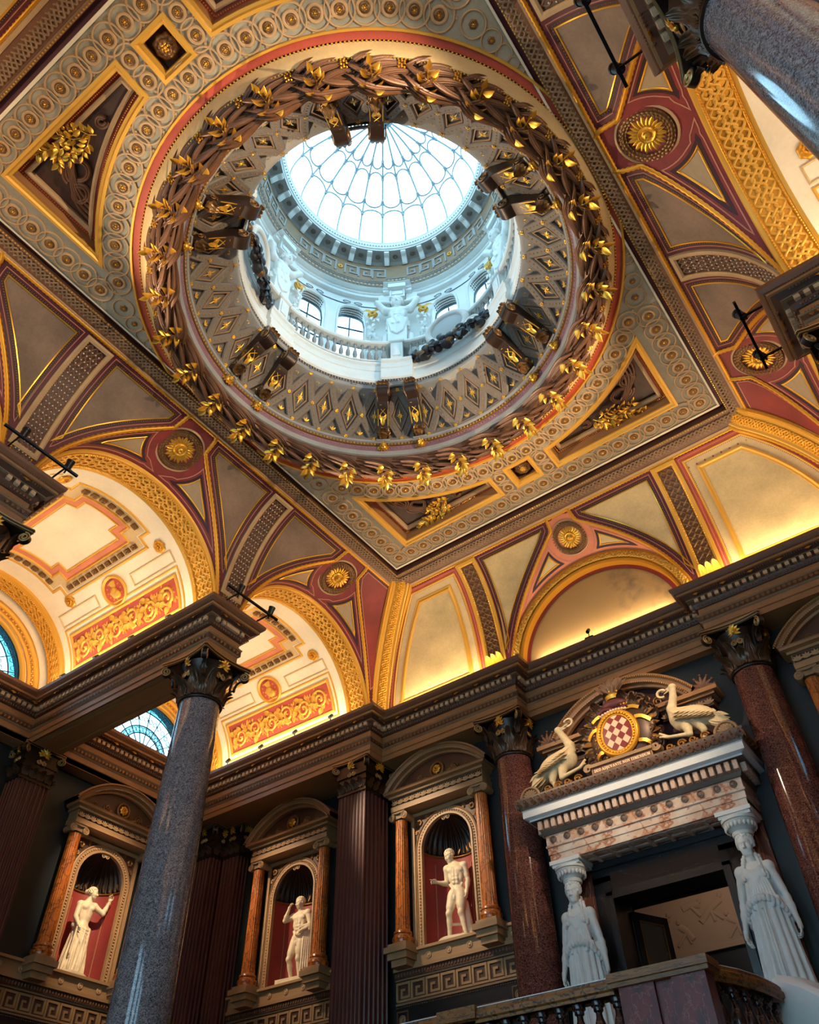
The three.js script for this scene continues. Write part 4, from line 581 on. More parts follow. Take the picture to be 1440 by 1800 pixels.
// side lunettes and the spandrels of the cove between them
const sideBraid = (() => { const pts = [], ups = []; return null; })();
for (const sx of [-1, 1]) {
  const side = sx < 0 ? 'left' : 'right', C = struct('ceiling', `maroon and tan painted cove with lunettes on the ${side} side`);
  const cm = coveSide(sx), SL = sideT.len;
  for (const zc of ZC) {
    const lm = facing(lunSide(sx, zc), p => V(-sx * .3, 12 - p.y, zc - p.z));
    part('lunette_surface', grid(48, 6, (u, v) => { const p = lm(.001 + (PI - .002) * u, v).p; p.u = u * 8; p.v = v * 2; return p; }), mat.redL, C, 'red lunette ground');
    const b = lm(PI / 2, .52); putBoss(b.p, b.n, `gilt sunburst boss over the arch of the ${side} aisle ${zc < -1 ? 'next to the statue wall' : zc > 1 ? 'next to the entrance' : 'level with the dome centre'}`);
    lunPanels(C, lm, LS, 2.9, .52, mat.panel, .78);
    // gold rope along the groin
    const pts = [], ups = []; for (let i = 0; i <= 150; i++) { const ph = .06 + (PI - .12) * i / 150, q = lm(ph, 1); pts.push(q.p); ups.push(V(-sx * .7, -.7, 0)); } part('groin_rope', ropeG(densify(pts, .05), V(-sx * .7, -.7, 0), .06), mat.goldB, C, 'gilt rope on the groin');
  }
  const ends = [-7.97, ...ZC, 7.97];
  for (let i = 0; i < 4; i++) {
    const lo = i === 0, hi = i === 3; const zl = s => lo ? -(7.65 + 1.68 * Math.cos(backT.at(Math.min(backT.len, s * backT.len / SL)))) : ZC[i - 1] + LS.wAt(s), zh = s => hi ? 7.65 + 1.68 * Math.cos(backT.at(Math.min(backT.len, s * backT.len / SL))) : ZC[i] - LS.wAt(s);
    part('cove_surface', grid(24, 10, (u, v) => { const s = SL * u, a = zl(s), b = Math.max(a, zh(s)); const p = cm(a + (b - a) * v, s).p; p.u = a + (b - a) * v; p.v = s; return p; }), mat.maroon, C, 'dark maroon painted cove');
    if (!lo && !hi) {                                         // strip and two triangles between neighbouring lunettes
      const mid = (ZC[i - 1] + ZC[i]) / 2, hw = .29;
      part('strip_frame', onSurf(cm, [[mid - hw, .9], [mid + hw, .9], [mid + hw, SL - .22], [mid - hw, SL - .22]], [[-.06, 0], [-.06, .04], [-.02, .06], [.05, .05], [.06, 0]], { closed: true, step: .15, crease: .5 }), mat.tan, C);
      part('strip_bed', patch([[mid - hw, .2], [mid + hw, .2], [mid + hw, SL - .22], [mid - hw, SL - .22]], cm, .2, .005), mat.brownD, C);
      const b = []; for (let s = .4; s < SL - .4; s += .14) for (let j = -2; j <= 2; j++) { const e = cm(mid + j * .085 + (Math.round(s / .14) % 2) * .04 - .02, s); b.push(new THREE.Matrix4().makeScale(.019, .019, .019).setPosition(e.p.addScaledVector(e.n, .02))); } stuff('strip_studs', beadG, mat.cream, C, b);
      const P = [], U = []; for (let k = 0; k <= 30; k++) { const e = cm(mid, .3 + (SL - .6) * k / 30); P.push(e.p); U.push(e.n); } const sd = V(0, 0, 1); part('strip_braid', [-.13, 0, .13].flatMap(o => guilloche(P.map(p => p.clone().addScaledVector(sd, o)), U, .06, .2, 2, .018, .008, 6)), mat.brownM, C);
      const bb = []; for (const o of [-hw - .02, hw + .02]) { const q = []; for (let k = 0; k <= 30; k++) { const e = cm(mid + o * .78, .3 + (SL - .6) * k / 30); q.push(e.p.addScaledVector(e.n, .03)); } beadRow(q, .022, .06, bb); } stuff('bead_row', beadG, mat.goldB, C, bb);
      for (const s of [-1, 1]) {
        const poly = []; const edge = t => Math.abs((s < 0 ? zl(t) + .1 : zh(t) - .1)); const e = t => s < 0 ? zl(t) + .11 : zh(t) - .11;
        const x0 = mid + s * (hw + .1); let sLow = 1.2; for (let t = 1; t < SL; t += .02) if ((e(t) - x0) * s > .06) { sLow = t; break; }
        poly.push([x0, sLow]); for (let k = 1; k <= 14; k++) { const t = sLow + (SL - .14 - sLow) * k / 14; poly.push([e(t), t]); } poly.push([x0, SL - .14]);
        framedPanel(C, cm, poly, { fill: mat.panelD });
      }
    } else {                                                  // narrow sliver beside the corner
      const e = t => lo ? zh(t) - .1 : zl(t) + .1, f = t => lo ? zl(t) + .28 : zh(t) - .28, s = lo ? 1 : -1; let sLow = 1.5; for (let t = 1; t < SL; t += .02) if ((e(t) - f(t)) * s > .05) { sLow = t; break; }
      const poly = []; for (let k = 0; k <= 10; k++) { const t = sLow + (SL - .14 - sLow) * k / 10; poly.push([e(t), t]); } for (let k = 10; k >= 1; k--) { const t = sLow + (SL - .14 - sLow) * k / 10; poly.push([f(t), t]); }
      part('line_border', onSurf(cm, inset(poly, .04), rectP(.01, .01), { closed: true }), mat.pink, C); part('corner_sliver', patch(inset(poly, .05), cm, .2, .004), mat.redL, C);
    }
  }
}
// coves above the two end walls
for (const sz of [-1, 1]) {
  const which = sz < 0 ? 'statue wall' : 'entrance wall', C = struct('ceiling', `gilded and red painted cove above the ${which}`), cm = coveBack(sz), SL = backT.len;
  const lm = facing(lunBack(sz), p => V(0 - p.x, 12 - p.y, -sz * .3));
  part('lunette_surface', grid(48, 6, (u, v) => { const p = lm(.001 + (PI - .002) * u, v).p; p.u = u * 8; p.v = v * 2; return p; }), mat.coral, C, 'coral red lunette ground');
  const b = lm(PI / 2, .5); putBoss(b.p, b.n, `gilt sunburst boss over the blind arch of the ${which}`).scale.setScalar(.9);
  lunPanels(C, lm, LB, 2.8, .5, mat.panelB, .68);
  { const pts = []; for (let i = 0; i <= 150; i++) { const ph = .06 + (PI - .12) * i / 150; pts.push(lm(ph, 1).p); } part('groin_rope', ropeG(densify(pts, .05), V(0, -.7, -sz * .7), .055), mat.goldB, C); }
  // archivolt with leaf band, and the blind wall below it
  const ab = (r, z) => (u, v) => V(-(r) * Math.cos(PI * u), SPR + r * Math.sin(PI * u), sz * z);
  part('archivolt', [grid(64, 5, (u, v) => { const q = [[2.66, 9.28], [2.62, 9.24], [2.36, 9.3], [2.34, 9.26], [2.28, 9.28], [2.26, 9.5]][Math.round(v * 5)]; return V(-q[0] * Math.cos(PI * u), SPR + q[0] * Math.sin(PI * u), sz * q[1]); }, .5)], mat.goldB, C, 'gilded archivolt');
  { const pts = [], ups = [], n = V(0, 0, -sz); for (let i = 0; i <= 80; i++) { const a = PI * i / 80; pts.push(V(-2.49 * Math.cos(a), SPR + 2.49 * Math.sin(a), sz * 9.26)); ups.push(n); } part('archivolt_leaves', guilloche(pts, ups, .07, .18, 4, .03, .014, 6), mat.goldP, C); }
  part('red_margin', grid(64, 1, (u, v) => { const r = 2.27 - .12 * v; return V(-r * Math.cos(PI * u), SPR + r * Math.sin(PI * u), sz * 9.46); }), mat.redN, C);
  part('blind_wall', patch(Array.from({ length: 49 }, (_, i) => [2.4 * Math.cos(PI * i / 48), SPR - .1 + 2.4 * Math.sin(PI * i / 48)]), (x, y) => ({ p: V(x, y, sz * 9.5), n: V(0, 0, -sz) }), .6), mat.stain, C, 'ochre blind wall with grey stains under the arch');
  // surface between lunette and corners
  for (const s of [-1, 1]) {
    const xo = t => s * (5.2 + 2 * Math.cos(sideT.at(t * sideT.len / SL))), xi = t => s * LB.wAt(t);
    part('cove_surface', grid(24, 16, (u, v) => { const t = SL * u, p = cm(xi(t) + (xo(t) - xi(t)) * v, t).p; p.u = p.x; p.v = t; return p; }), mat.maroon, C);
    // strip with knotwork at x = 3.1
    const m0 = s * 3.1, hw = .27; part('strip_frame', onSurf(cm, [[m0 - hw, .3], [m0 + hw, .3], [m0 + hw, SL - .12], [m0 - hw, SL - .12]], [[-.07, 0], [-.07, .03], [-.02, .06], [.06, .05], [.07, 0]], { closed: true, step: .15, crease: .5 }), mat.goldP, C);
    part('strip_bed', patch([[m0 - hw, .1], [m0 + hw, .1], [m0 + hw, SL - .12], [m0 - hw, SL - .12]], cm, .2, .005), mat.brownM, C);
    const P = [], U = []; for (let k = 0; k <= 30; k++) { const e = cm(m0, .55 + (SL - .8) * k / 30); P.push(e.p); U.push(e.n); } part('strip_braid', [-.09, .09].flatMap(o => guilloche(P.map(p => p.clone().add(V(o, 0, 0))), U, .09, .2, 2, .026, .01, 6)), mat.bronzeG, C, 'knotwork strip');
    { const e = cm(m0, .42); part('strip_foot_leaf', MG([-.17, 0, .17].map(o => TX(acanG(.26, .62, .14), o, -.2, .03))).applyMatrix4(frameM(e.p, e.n, V(1, 0, 0))), mat.goldB, C); }
    { const bb = []; for (const o of [-hw + .05, hw - .05]) { const q = []; for (let k = 0; k <= 30; k++) { const e = cm(m0 + o, .3 + (SL - .5) * k / 30); q.push(e.p.addScaledVector(e.n, .03)); } beadRow(q, .024, .07, bb); } stuff('bead_row', beadG, mat.gold, C, bb); }
    // triangle between lunette and strip
    { const e = t => s * (LB.wAt(t) + .1), x1 = s * (3.1 - hw - .1); let sLow = 1; for (let t = .6; t < SL; t += .02) if ((x1 - e(t)) * s > .05) { sLow = t; break; } const poly = [[x1, sLow]]; for (let k = 1; k <= 14; k++) { const t = sLow + (SL - .1 - sLow) * k / 14; poly.push([e(t), t]); } poly.push([x1, SL - .1]); framedPanel(C, cm, poly, { fill: mat.panelB }); }
    // tall panel between strip and corner
    { const e = t => xo(t) - s * .36, x1 = s * (3.1 + hw + .08), poly = [[x1, .12]]; poly.push([x1, SL - .1]); for (let k = 12; k >= 0; k--) { const t = .12 + (SL - .22) * k / 12; poly.push([e(t), t]); }
      part('red_border', patch(poly, cm, .25, .003), mat.red, C, 'red painted border'); part('line_border', onSurf(cm, inset(poly, .05), rectP(.009, .01), { closed: true }), mat.pink, C);
      part('ochre_field', patch(inset(poly, .14), cm, .25, .006), mat.ochre, C, 'ochre painted field'); part('gilt_border', onSurf(cm, inset(poly, .15), roundP(.03, .03), { closed: true, crease: 1 }), mat.goldP, C); { const [q] = along(cm, inset(poly, .19), .06, true); const bb = []; beadRow([...q, q[0]], .016, .05, bb); stuff('dot_border', beadG, mat.goldD, C, bb); }
      const q = inset(poly, .46); part('raised_moulding', onSurf(cm, q, [[-.07, 0], [-.06, .05], [-.02, .06], [.02, .03], [.06, .03], [.07, 0]], { closed: true, crease: .5 }), mat.goldP, C); part('painted_panel', patch(inset(poly, .52), cm, .25, .008), mat.panelB, C, 'large ochre painted panel'); }
    // corner rib: guilloche band running down the mitre
    { const mk = t => { const a = sideT.at(t * sideT.len / SL), q = cm(0, t); return [V(s * (5.2 + 2 * Math.cos(a)), q.p.y, q.p.z), V(-s, -.6, -sz).normalize()]; };
      const P = [], U = []; for (let k = 0; k <= 40; k++) { const [p, n] = mk(SL * k / 40); P.push(p.addScaledVector(n, .2)); U.push(n); } P.push(P[40].clone().add(P[40].clone().sub(P[38]).normalize().multiplyScalar(.32)).add(V(0, .1, 0))); U.push(U[40]); P.reverse(); U.reverse();
      part('corner_rib', sweep(P, U, [[-.4, -.2], [-.34, .02], [-.2, .04], [-.15, .0], [.15, 0], [.2, .04], [.34, .02], [.4, -.2]], { crease: .5 }), mat.goldP, C, 'gilded corner rib'); part('corner_guilloche', guilloche(P.map((p, i) => p.clone().addScaledVector(U[i], .01)), U, .11, .15, 4, .026, .012, 5), mat.goldB, C);
      for (const o of [-.28, .28]) part('corner_rope', sweep(densify(P, .05), V(-s, -.6, -sz).normalize(), roundP(.05, .05).map(([a, c]) => [a + o, c + .02]), { crease: 1.2, mod: (q, i) => [1, i % 2 ? 1 : .7] }), mat.goldB, C); }
  }
}
// ---------------------------------------------------------------- walls, floors, outer shell
const AB = 11.05;                                            // underside of the architrave
mat.capital = MS(0x33241b, 0.34, 0.45); mat.capLeaf = MS(0x5a412e, 0.36, 0.4); mat.capGold = MS(0xb8935a, 0.35, 0.6);
mat.floorM = MM(marble(0x8a7f74, 0x5a5048, 0xa59a8c, 81, 1.5), 0.3);
const floorO = struct('floor', 'polished stone floor of the entrance hall', 'floor');
part('lower_floor', box(-15, 15, -1.8, -1.6, -10.5, 11.2), mat.floorM, floorO);
part('landing', box(-15, 15, 2.2, 2.4, -10.5, -4.75), mat.floorM, floorO); part('gallery_floor', box(-15, -6.6, 2.2, 2.4, -4.75, 11.2), mat.floorM, floorO); part('gallery_floor', box(6.6, 15, 2.2, 2.4, -4.75, 11.2), mat.floorM, floorO);
part('landing_front', box(-6.6, 6.6, -1.6, 2.2, -5.0, -4.8), mat.brownM, floorO); part('gallery_front', box(-6.8, -6.62, -1.6, 2.2, -4.8, 11), mat.brownM, floorO); part('gallery_front', box(6.62, 6.8, -1.6, 2.2, -4.8, 11), mat.brownM, floorO);
const NY = [6.3, 8.62, .76];                                 // niche: sill height, spring height, half width
const archHole = (c, y0, ys, hw, n = 20) => { const P = [[c - hw, y0]]; for (let i = 0; i <= n; i++) { const a = PI - PI * i / n; P.push([c + hw * Math.cos(a), ys + hw * Math.sin(a)]); } P.push([c + hw, y0]); return P; };
const NB = [-10.6, -5.42, 5.42, 10.6], NL = -6.0;
const wallB = struct('wall_back', 'dark green-black wall behind the niches and portico', 'wall');
const doorHole = [[-1.25, 2.4], [-1.25, 6.35], [1.25, 6.35], [1.25, 2.4]];
part('wall_face', patch([[-14.4, 2.3], [14.4, 2.3], [14.4, 12.2], [-14.4, 12.2]], (x, y) => ({ p: V(x, y, -9.9), n: V(0, 0, 1) }), 3, 0, [...NB.map(c => archHole(c, ...NY)), doorHole.map(([x, y]) => [x, Math.max(y, 2.32)])]), mat.wallD, wallB);
part('wall_core', [box(-14.4, 14.4, 12, 17.1, -10.6, -10.4), box(-15.9, -1.3, -1.8, 12.1, -11.0, -10.85), box(1.3, 15.9, -1.8, 12.1, -11.0, -10.85), box(-1.3, 1.3, 6.4, 12.1, -11.0, -10.85), box(-1.3, 1.3, -1.8, 2.3, -11.0, -10.85)], mat.wallD, wallB);
for (const sx of [-1, 1]) {
  const W = struct(sx < 0 ? 'wall_left' : 'wall_right', `dark ${sx < 0 ? 'left' : 'right'} aisle wall below the cornice`, 'wall');
  const holes = [NL, 0, -NL].map(c => archHole(c, ...NY));
  part('wall_face', patch([[-9.9, 2.3], [11, 2.3], [11, 12.2], [-9.9, 12.2]], (z, y) => ({ p: V(sx * 14.2, y, z), n: V(-sx, 0, 0) }), 3, 0, holes), mat.wallD, W);
  part('wall_core', patch([[-10.5, 12], [11.2, 12], [11.2, 17.1], [-10.5, 17.1]], (z, y) => ({ p: V(sx * 14.3, y, z), n: V(-sx, 0, 0) }), 3, 0, ZC.map(c => Array.from({ length: 25 }, (_, i) => [c + 1.9 * Math.cos(PI * i / 24), SPR + 1.9 * Math.sin(PI * i / 24)]))), mat.wallD, W);
  part('outer_face', box(sx < 0 ? -15.9 : 15.7, sx < 0 ? -15.7 : 15.9, -1.8, 12.15, -11, 11.2), mat.wallD, W); part('ledge', box(Math.min(sx * 14.2, sx * 15.9), Math.max(sx * 14.2, sx * 15.9), 12.05, 12.2, -11, 11.2), mat.wallD, W);
}
const wallF = struct('wall_front', 'entrance wall with tall glazed doorways', 'wall');
{ const holes = [-4.6, 0, 4.6].map(c => [[c - 1.55, .6], [c - 1.55, 9.2], [c + 1.55, 9.2], [c + 1.55, .6]]);
  part('wall_face', patch([[-15.9, -1.8], [15.9, -1.8], [15.9, 17.1], [-15.9, 17.1]], (x, y) => ({ p: V(x, y, 11), n: V(0, 0, -1) }), 3, 0, holes), mat.brownM, wallF);
  [-4.6, 0, 4.6].forEach((c, i) => { const w = struct('window_' + (30 + i), 'tall glazed opening in the entrance wall', 'window'); part('frame', [box(c - 1.6, c - 1.5, .55, 9.25, 10.9, 11.1), box(c + 1.5, c + 1.6, .55, 9.25, 10.9, 11.1), box(c - .04, c + .04, .6, 9.2, 10.95, 11.05), ...[.6, 2.4, 4.2, 6.2, 9.2].map(y => box(c - 1.55, c + 1.55, y - .04, y + .04, 10.95, 11.05))], mat.brownD, w); part('pane', box(c - 1.5, c + 1.5, .6, 9.2, 10.995, 11.005), mat.glass, w); }); }
const roof = struct('ceiling', 'roof deck above the vaults around the lantern');
part('roof_deck', patch([[-15.9, -11], [15.9, -11], [15.9, 11.2], [-15.9, 11.2]], (x, z) => ({ p: V(x, 17.1, z), n: V(0, -1, 0) }), 4, 0, [Array.from({ length: 60 }, (_, i) => [4.48 * Math.cos(TAU * i / 60), 4.48 * Math.sin(TAU * i / 60)])]), mat.wallD, roof);

// ---------------------------------------------------------------- entablature running round every bay
const entProf = [[-.02, 11.05], [0, 11.05], [0, 11.2], [.03, 11.21], [.03, 11.36], [.05, 11.37], [.08, 11.4], [.08, 11.54], [.1, 11.56], [.1, 11.585], [.03, 11.6], [.03, 11.77], [.06, 11.785], [.07, 11.8], [.11, 11.86], [.12, 11.88], [.12, 12.0], [.2, 12.0], [.2, 12.02], [.24, 12.05], [.31, 12.1], [.35, 12.11], [.35, 12.17], [.38, 12.18], [.4, 12.2], [.44, 12.25], [.45, 12.3], [.45, 12.33], [-.3, 12.33]];
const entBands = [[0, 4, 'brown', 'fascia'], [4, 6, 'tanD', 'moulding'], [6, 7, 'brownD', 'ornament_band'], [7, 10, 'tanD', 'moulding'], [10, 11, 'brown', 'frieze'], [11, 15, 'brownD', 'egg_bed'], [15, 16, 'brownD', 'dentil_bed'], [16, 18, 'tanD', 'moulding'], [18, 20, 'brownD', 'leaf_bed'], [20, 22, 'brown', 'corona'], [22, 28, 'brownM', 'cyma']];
const dentG = TX(new THREE.BoxGeometry(.095, .1, .075), 0, 0, .035), eggG = TX(new THREE.SphereGeometry(1, 6, 4), 0, 0, 0, 0, 0, 0, .03, .042, .022), tongueG = TX(new THREE.BoxGeometry(.022, .1, .03), 0, 0, .01, -.6), anthG = MG([-1.0, -.5, 0, .5, 1].map(a => TX(leaf(.1 - .02 * Math.abs(a), .04, .5, .4), 0, -.04, .01, -.5, 0, PI / 2 + a))), leafletG = TX(leaf(.1, .09, .5, .3), 0, -.05, .003, 0, 0, PI / 2);
let trimN = 4;
function entab(pathXZ, label, detail = true) {               // open path in plan; the room lies on the left-hand side when walking it
  const T = struct('trim_' + trimN++, label, 'entablature'), pts = pathXZ.map(([x, z]) => V(x, 0, z));
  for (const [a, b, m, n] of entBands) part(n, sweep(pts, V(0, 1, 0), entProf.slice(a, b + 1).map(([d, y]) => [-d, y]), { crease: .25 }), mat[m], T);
  if (!detail) return T;
  const tong = [], eggs = [], orn = [], beads = [];
  for (let i = 0; i < pts.length - 1; i++) {
    const a = pts[i], b = pts[i + 1], d = b.clone().sub(a), l = d.length(); d.normalize(); const n = V(0, 1, 0).cross(d).multiplyScalar(1);       // towards the room
    const q = (s, o, y) => a.clone().addScaledVector(d, s).addScaledVector(n, o).setY(y), rotY = Math.atan2(n.x, n.z);
    const ext = .12, N = Math.max(2, Math.round((l + 2 * ext) / .165));
    for (let k = 0; k <= N; k++) { const s = -ext + (l + 2 * ext) * k / N; const turnIn0 = i > 0 && d.clone().cross(pts[i].clone().sub(pts[i - 1])).y > 0, turnIn1 = i < pts.length - 2 && pts[i + 2].clone().sub(b).cross(d).y > 0; if (s < .02 && turnIn0 || s > l - .02 && turnIn1) continue; const o = part('dentil', dentG, mat.dentil, T); o.position.copy(q(s, .12, 11.945)); o.rotation.y = rotY; }
    const R = new THREE.Matrix4().makeRotationY(rotY);
    for (let s = .02; s < l; s += .075) eggs.push(R.clone().setPosition(q(s, .095, 11.83)));
    for (let s = .03; s < l; s += .055) { if (Math.floor(s / .66) % 1 === 0 && Math.abs(((s / .66) % 1) - .5) < .14) continue; tong.push(R.clone().setPosition(q(s, .285, 12.075))); }
    for (let s = .33; s < l; s += .66) { const o = part('anthemion', anthG, mat.goldB, T); o.position.copy(q(s, .29, 12.06)); o.rotation.y = rotY; o.scale.setScalar(1.45); }
    for (let s = .06; s < l; s += .12) orn.push(R.clone().setPosition(q(s, .085, 11.47)));
    for (let s = .02; s < l; s += .05) beads.push(R.clone().scale(V(.014, .014, .014)).setPosition(q(s, .105, 11.575)), R.clone().scale(V(.012, .012, .012)).setPosition(q(s, .37, 12.17)));
  }
  stuff('egg_moulding', eggG, mat.brownM, T, eggs); stuff('tongue_moulding', tongueG, mat.brownM, T, tong); stuff('leaf_ornament', leafletG, mat.bronzeG, T, orn); stuff('bead_row', beadG, mat.tanD, T, beads);
  return T;
}
// walking with the room on the left: the back wall is walked from right to left seen from the room? kept consistent by the sign of the profile
const backPath = [[13.75, -8.58], [6.95, -8.58], [6.95, -9.13], [2.55, -9.13], [2.55, -9.65], [-2.55, -9.65], [-2.55, -9.13], [-6.95, -9.13], [-6.95, -8.58], [-13.75, -8.58]];
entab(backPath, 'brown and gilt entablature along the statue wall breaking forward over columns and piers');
const bayL = [[-7, 2.52], [-7, 3.42]], pathL1 = [[-7, -3.0], [-7, -2.52], [-13.75, -2.52], [-13.75, 2.52], [-7, 2.52], [-7, 3.0]], pathL2 = [[-13.75, -8.58], [-13.75, -3.42], [-7, -3.42], [-7, -3.0]];
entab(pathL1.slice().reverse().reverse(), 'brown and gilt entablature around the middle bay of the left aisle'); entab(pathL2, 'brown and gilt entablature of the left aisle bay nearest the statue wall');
const mir = P => P.map(([x, z]) => [-x, z]).reverse();
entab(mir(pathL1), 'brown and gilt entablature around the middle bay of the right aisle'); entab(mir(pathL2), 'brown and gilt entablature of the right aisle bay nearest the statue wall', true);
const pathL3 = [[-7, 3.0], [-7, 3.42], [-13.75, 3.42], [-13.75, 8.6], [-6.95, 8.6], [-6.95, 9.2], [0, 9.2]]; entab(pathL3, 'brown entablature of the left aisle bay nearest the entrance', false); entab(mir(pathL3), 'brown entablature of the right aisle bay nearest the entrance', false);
// undersides and solid cores of the beams
const sof = struct('ceiling', 'flat brown undersides of the entablatures and beams');
for (const sx of [-1, 1]) { for (const z of [-3, 3]) { part('beam_core', box(Math.min(sx * 7, sx * 13.9), Math.max(sx * 7, sx * 13.9), AB, 12.32, z * .99 - .42, z * .99 + .42).translate(0, .002, z * .01), mat.brown, sof); part('beam_panel', [box(Math.min(sx * 7.9, sx * 13.3), Math.max(sx * 7.9, sx * 13.3), AB - .03, AB + .02, z - .3, z - .22), box(Math.min(sx * 7.9, sx * 13.3), Math.max(sx * 7.9, sx * 13.3), AB - .03, AB + .02, z + .22, z + .3)], mat.brown, sof); }
  part('side_soffit', box(Math.min(sx * 13.75, sx * 14.3), Math.max(sx * 13.75, sx * 14.3), AB + .01, 12.32, -9.9, 11), mat.brown, sof); part('aisle_soffit', box(Math.min(sx * 6.97, sx * 13.9), Math.max(sx * 6.97, sx * 13.9), AB + .01, 12.32, -9.95, -8.6), mat.brown, sof); part('niche_soffit', box(Math.min(sx * 2.57, sx * 7), Math.max(sx * 2.57, sx * 7), AB + .01, 12.32, -9.95, -9.15), mat.brown, sof); part('front_soffit', box(Math.min(sx * .01, sx * 13.9), Math.max(sx * .01, sx * 13.9), AB + .01, 12.32, 9.25, 11), mat.brown, sof); }
part('centre_soffit', box(-2.6, 2.6, AB + .01, 12.32, -9.95, -9.67), mat.brown, sof);

// ---------------------------------------------------------------- Corinthian columns and piers
const acan = (w, h, cur) => acanG(w, h, cur);
const abacusG = (a, c, h, y) => { const s = new THREE.Shape(), k = a * .94; const arc = (x0, y0, x1, y1, mx, my) => s.quadraticCurveTo(mx, my, x1, y1); s.moveTo(-k, -a); s.quadraticCurveTo(0, -c, k, -a); s.lineTo(a, -k); s.quadraticCurveTo(c, 0, a, k); s.lineTo(k, a); s.quadraticCurveTo(0, c, -k, a); s.lineTo(-a, k); s.quadraticCurveTo(-c, 0, -a, -k); s.closePath(); return TX(new THREE.ExtrudeGeometry(s, { depth: h, bevelEnabled: false, curveSegments: 12 }), 0, y, 0, PI / 2); };
function capital(parent, R, round, hx = R, hz = R) {          // round or square Corinthian capital: y from 0 (astragal) to 1
  const C = new THREE.Group(); C.name = 'capital'; parent.add(C); C.userData.label = 'dark bronzed Corinthian capital with gilt flowers';
  const a = Math.max(hx, hz);
  if (round) part('bell', latheC([[R * 1.02, -.06], [R * 1.1, -.05], [R * 1.12, -.02], [R * 1.04, .02], [R * .98, .05], [R * 1.0, .4], [R * 1.1, .65], [R * 1.34, .86]], 36), mat.capital, C);
  else part('bell', [box(-hx * 1.06, hx * 1.06, -.06, .02, -hz * 1.06, hz * 1.06), box(-hx, hx, 0, .5, -hz, hz), box(-hx * 1.08, hx * 1.08, .3, .36, -hz * 1.06, hz * 1.06), box(-hx * 1.1, hx * 1.1, .5, .88, -hz * 1.1, hz * 1.1)], mat.capital, C);
  if (round) { for (let k = 0; k < 8; k++) { const o = part('acanthus_leaf', leafA, mat.capLeaf, C); o.rotation.y = TAU * k / 8; o.position.set(R * 1.06 * Math.sin(o.rotation.y), .02, R * 1.06 * Math.cos(o.rotation.y)); const q = part('acanthus_leaf', leafB, mat.capLeaf, C); q.rotation.y = TAU * (k + .5) / 8; q.position.set(R * 1.03 * Math.sin(q.rotation.y), .03, R * 1.03 * Math.cos(q.rotation.y)); } }
  else { const faces = [[hx, hz, 0], [hz, hx, PI / 2], [hx, hz, PI], [hz, hx, -PI / 2]]; for (const [w, d, r] of faces) { const n = Math.max(2, Math.round(w * 2 / .26)); for (let k = 0; k < n; k++) { const x = -w + 2 * w * (k + .5) / n, o = part('acanthus_leaf', leafA, mat.capLeaf, C), dd = d * 1.04 + .02; o.rotation.y = r; o.position.set(x * Math.cos(r) + dd * Math.sin(r), .03, -x * Math.sin(r) + dd * Math.cos(r)); o.scale.set(.85, .8, .8); } } }
  const ax = round ? R * 1.62 : hx * 1.35, az = round ? R * 1.62 : hz * 1.35, dep = round ? .74 : .82;
  const mk = (s, y, h) => { const g = abacusG(1, dep, h, y); return TX(g, 0, 0, 0, 0, 0, 0, ax * s, 1, az * s); };
  part('abacus', [mk(1.0, 1.0, .06), mk(.97, .94, .04)], mat.capital, C); part('abacus_edge', [mk(1.02, 1.004, .018), mk(1.0, .945, .014)], mat.capGold, C, 'gilt edge lines of the abacus');
  for (let i = 0; i < 4; i++) { const t = PI / 4 + i * PI / 2, cx = Math.sign(Math.sin(t)) * ax * .86, cz = Math.sign(Math.cos(t)) * az * .86, an = Math.atan2(cx, cz), o = part('volute', voluteG, mat.capital, C); o.position.set(cx, .78, cz); o.rotation.y = an; voluteEs.forEach(g => part('volute_edge', g, mat.capGold, o)); }
  for (let i = 0; i < 4; i++) { const r = i * PI / 2, d = (i % 2 ? ax : az) * dep * .93; const o = part('helix', helixG, mat.capital, C); o.position.set(Math.sin(r) * d * .98, .55, Math.cos(r) * d * .98); o.rotation.y = r; helixEs.forEach(g => part('helix_edge', g, mat.capGold, o)); const f = part('fleuron', fleurG, mat.gold, C, 'gilt flower'); f.position.set(Math.sin(r) * (d * 1.04 + .03), .8, Math.cos(r) * (d * 1.04 + .03)); f.rotation.set(.35, r, 0, 'YXZ'); f.scale.setScalar(1.45); }
  return C;
}
const leafA = MG([acan(.29, .36, .12), TX(acan(.16, .26, .13), 0, 0, .03)]), leafB = MG([acan(.27, .6, .16), TX(acan(.14, .5, .14), 0, 0, .03)]);
const voluteG = MG([TX(new THREE.CylinderGeometry(.115, .115, .1, 20), 0, 0, 0, 0, 0, PI / 2), sweep([V(0, -.35, -.3), V(0, -.12, -.26), V(0, .06, -.14), V(0, .1, 0)], V(0, .3, 1).normalize(), [[-.04, -.02], [-.04, .03], [.04, .03], [.04, -.02]], { crease: .6 }), acan(.16, .3, .1).translate(0, -.38, -.2)]);
const voluteEs = [-1, 1].map(s => sweep(spiralP(0, 0, .115, 2, 0, 30, -1, PI / 2).map(p => V(s * .052, p.y, p.x)), V(s, 0, 0), roundP(.015, .02, 3), { crease: 3 }));
const helixG = MG([-1, 1].flatMap(s => [TX(new THREE.CylinderGeometry(.075, .075, .05, 16), s * .08, 0, .01, PI / 2), sweep([V(s * .13, -.3, -.08), V(s * .17, -.12, -.03), V(s * .14, .05, .0), V(s * .08, .075, .01)], V(0, 0, 1), roundP(.02, .03, 3), { crease: 3 })]));
const helixEs = [-1, 1].map(s => sweep(spiralP(s * .08, 0, .075, 1.8, .04, 24, s, PI / 2), V(0, 0, 1), roundP(.013, .018, 3), { crease: 3 }));
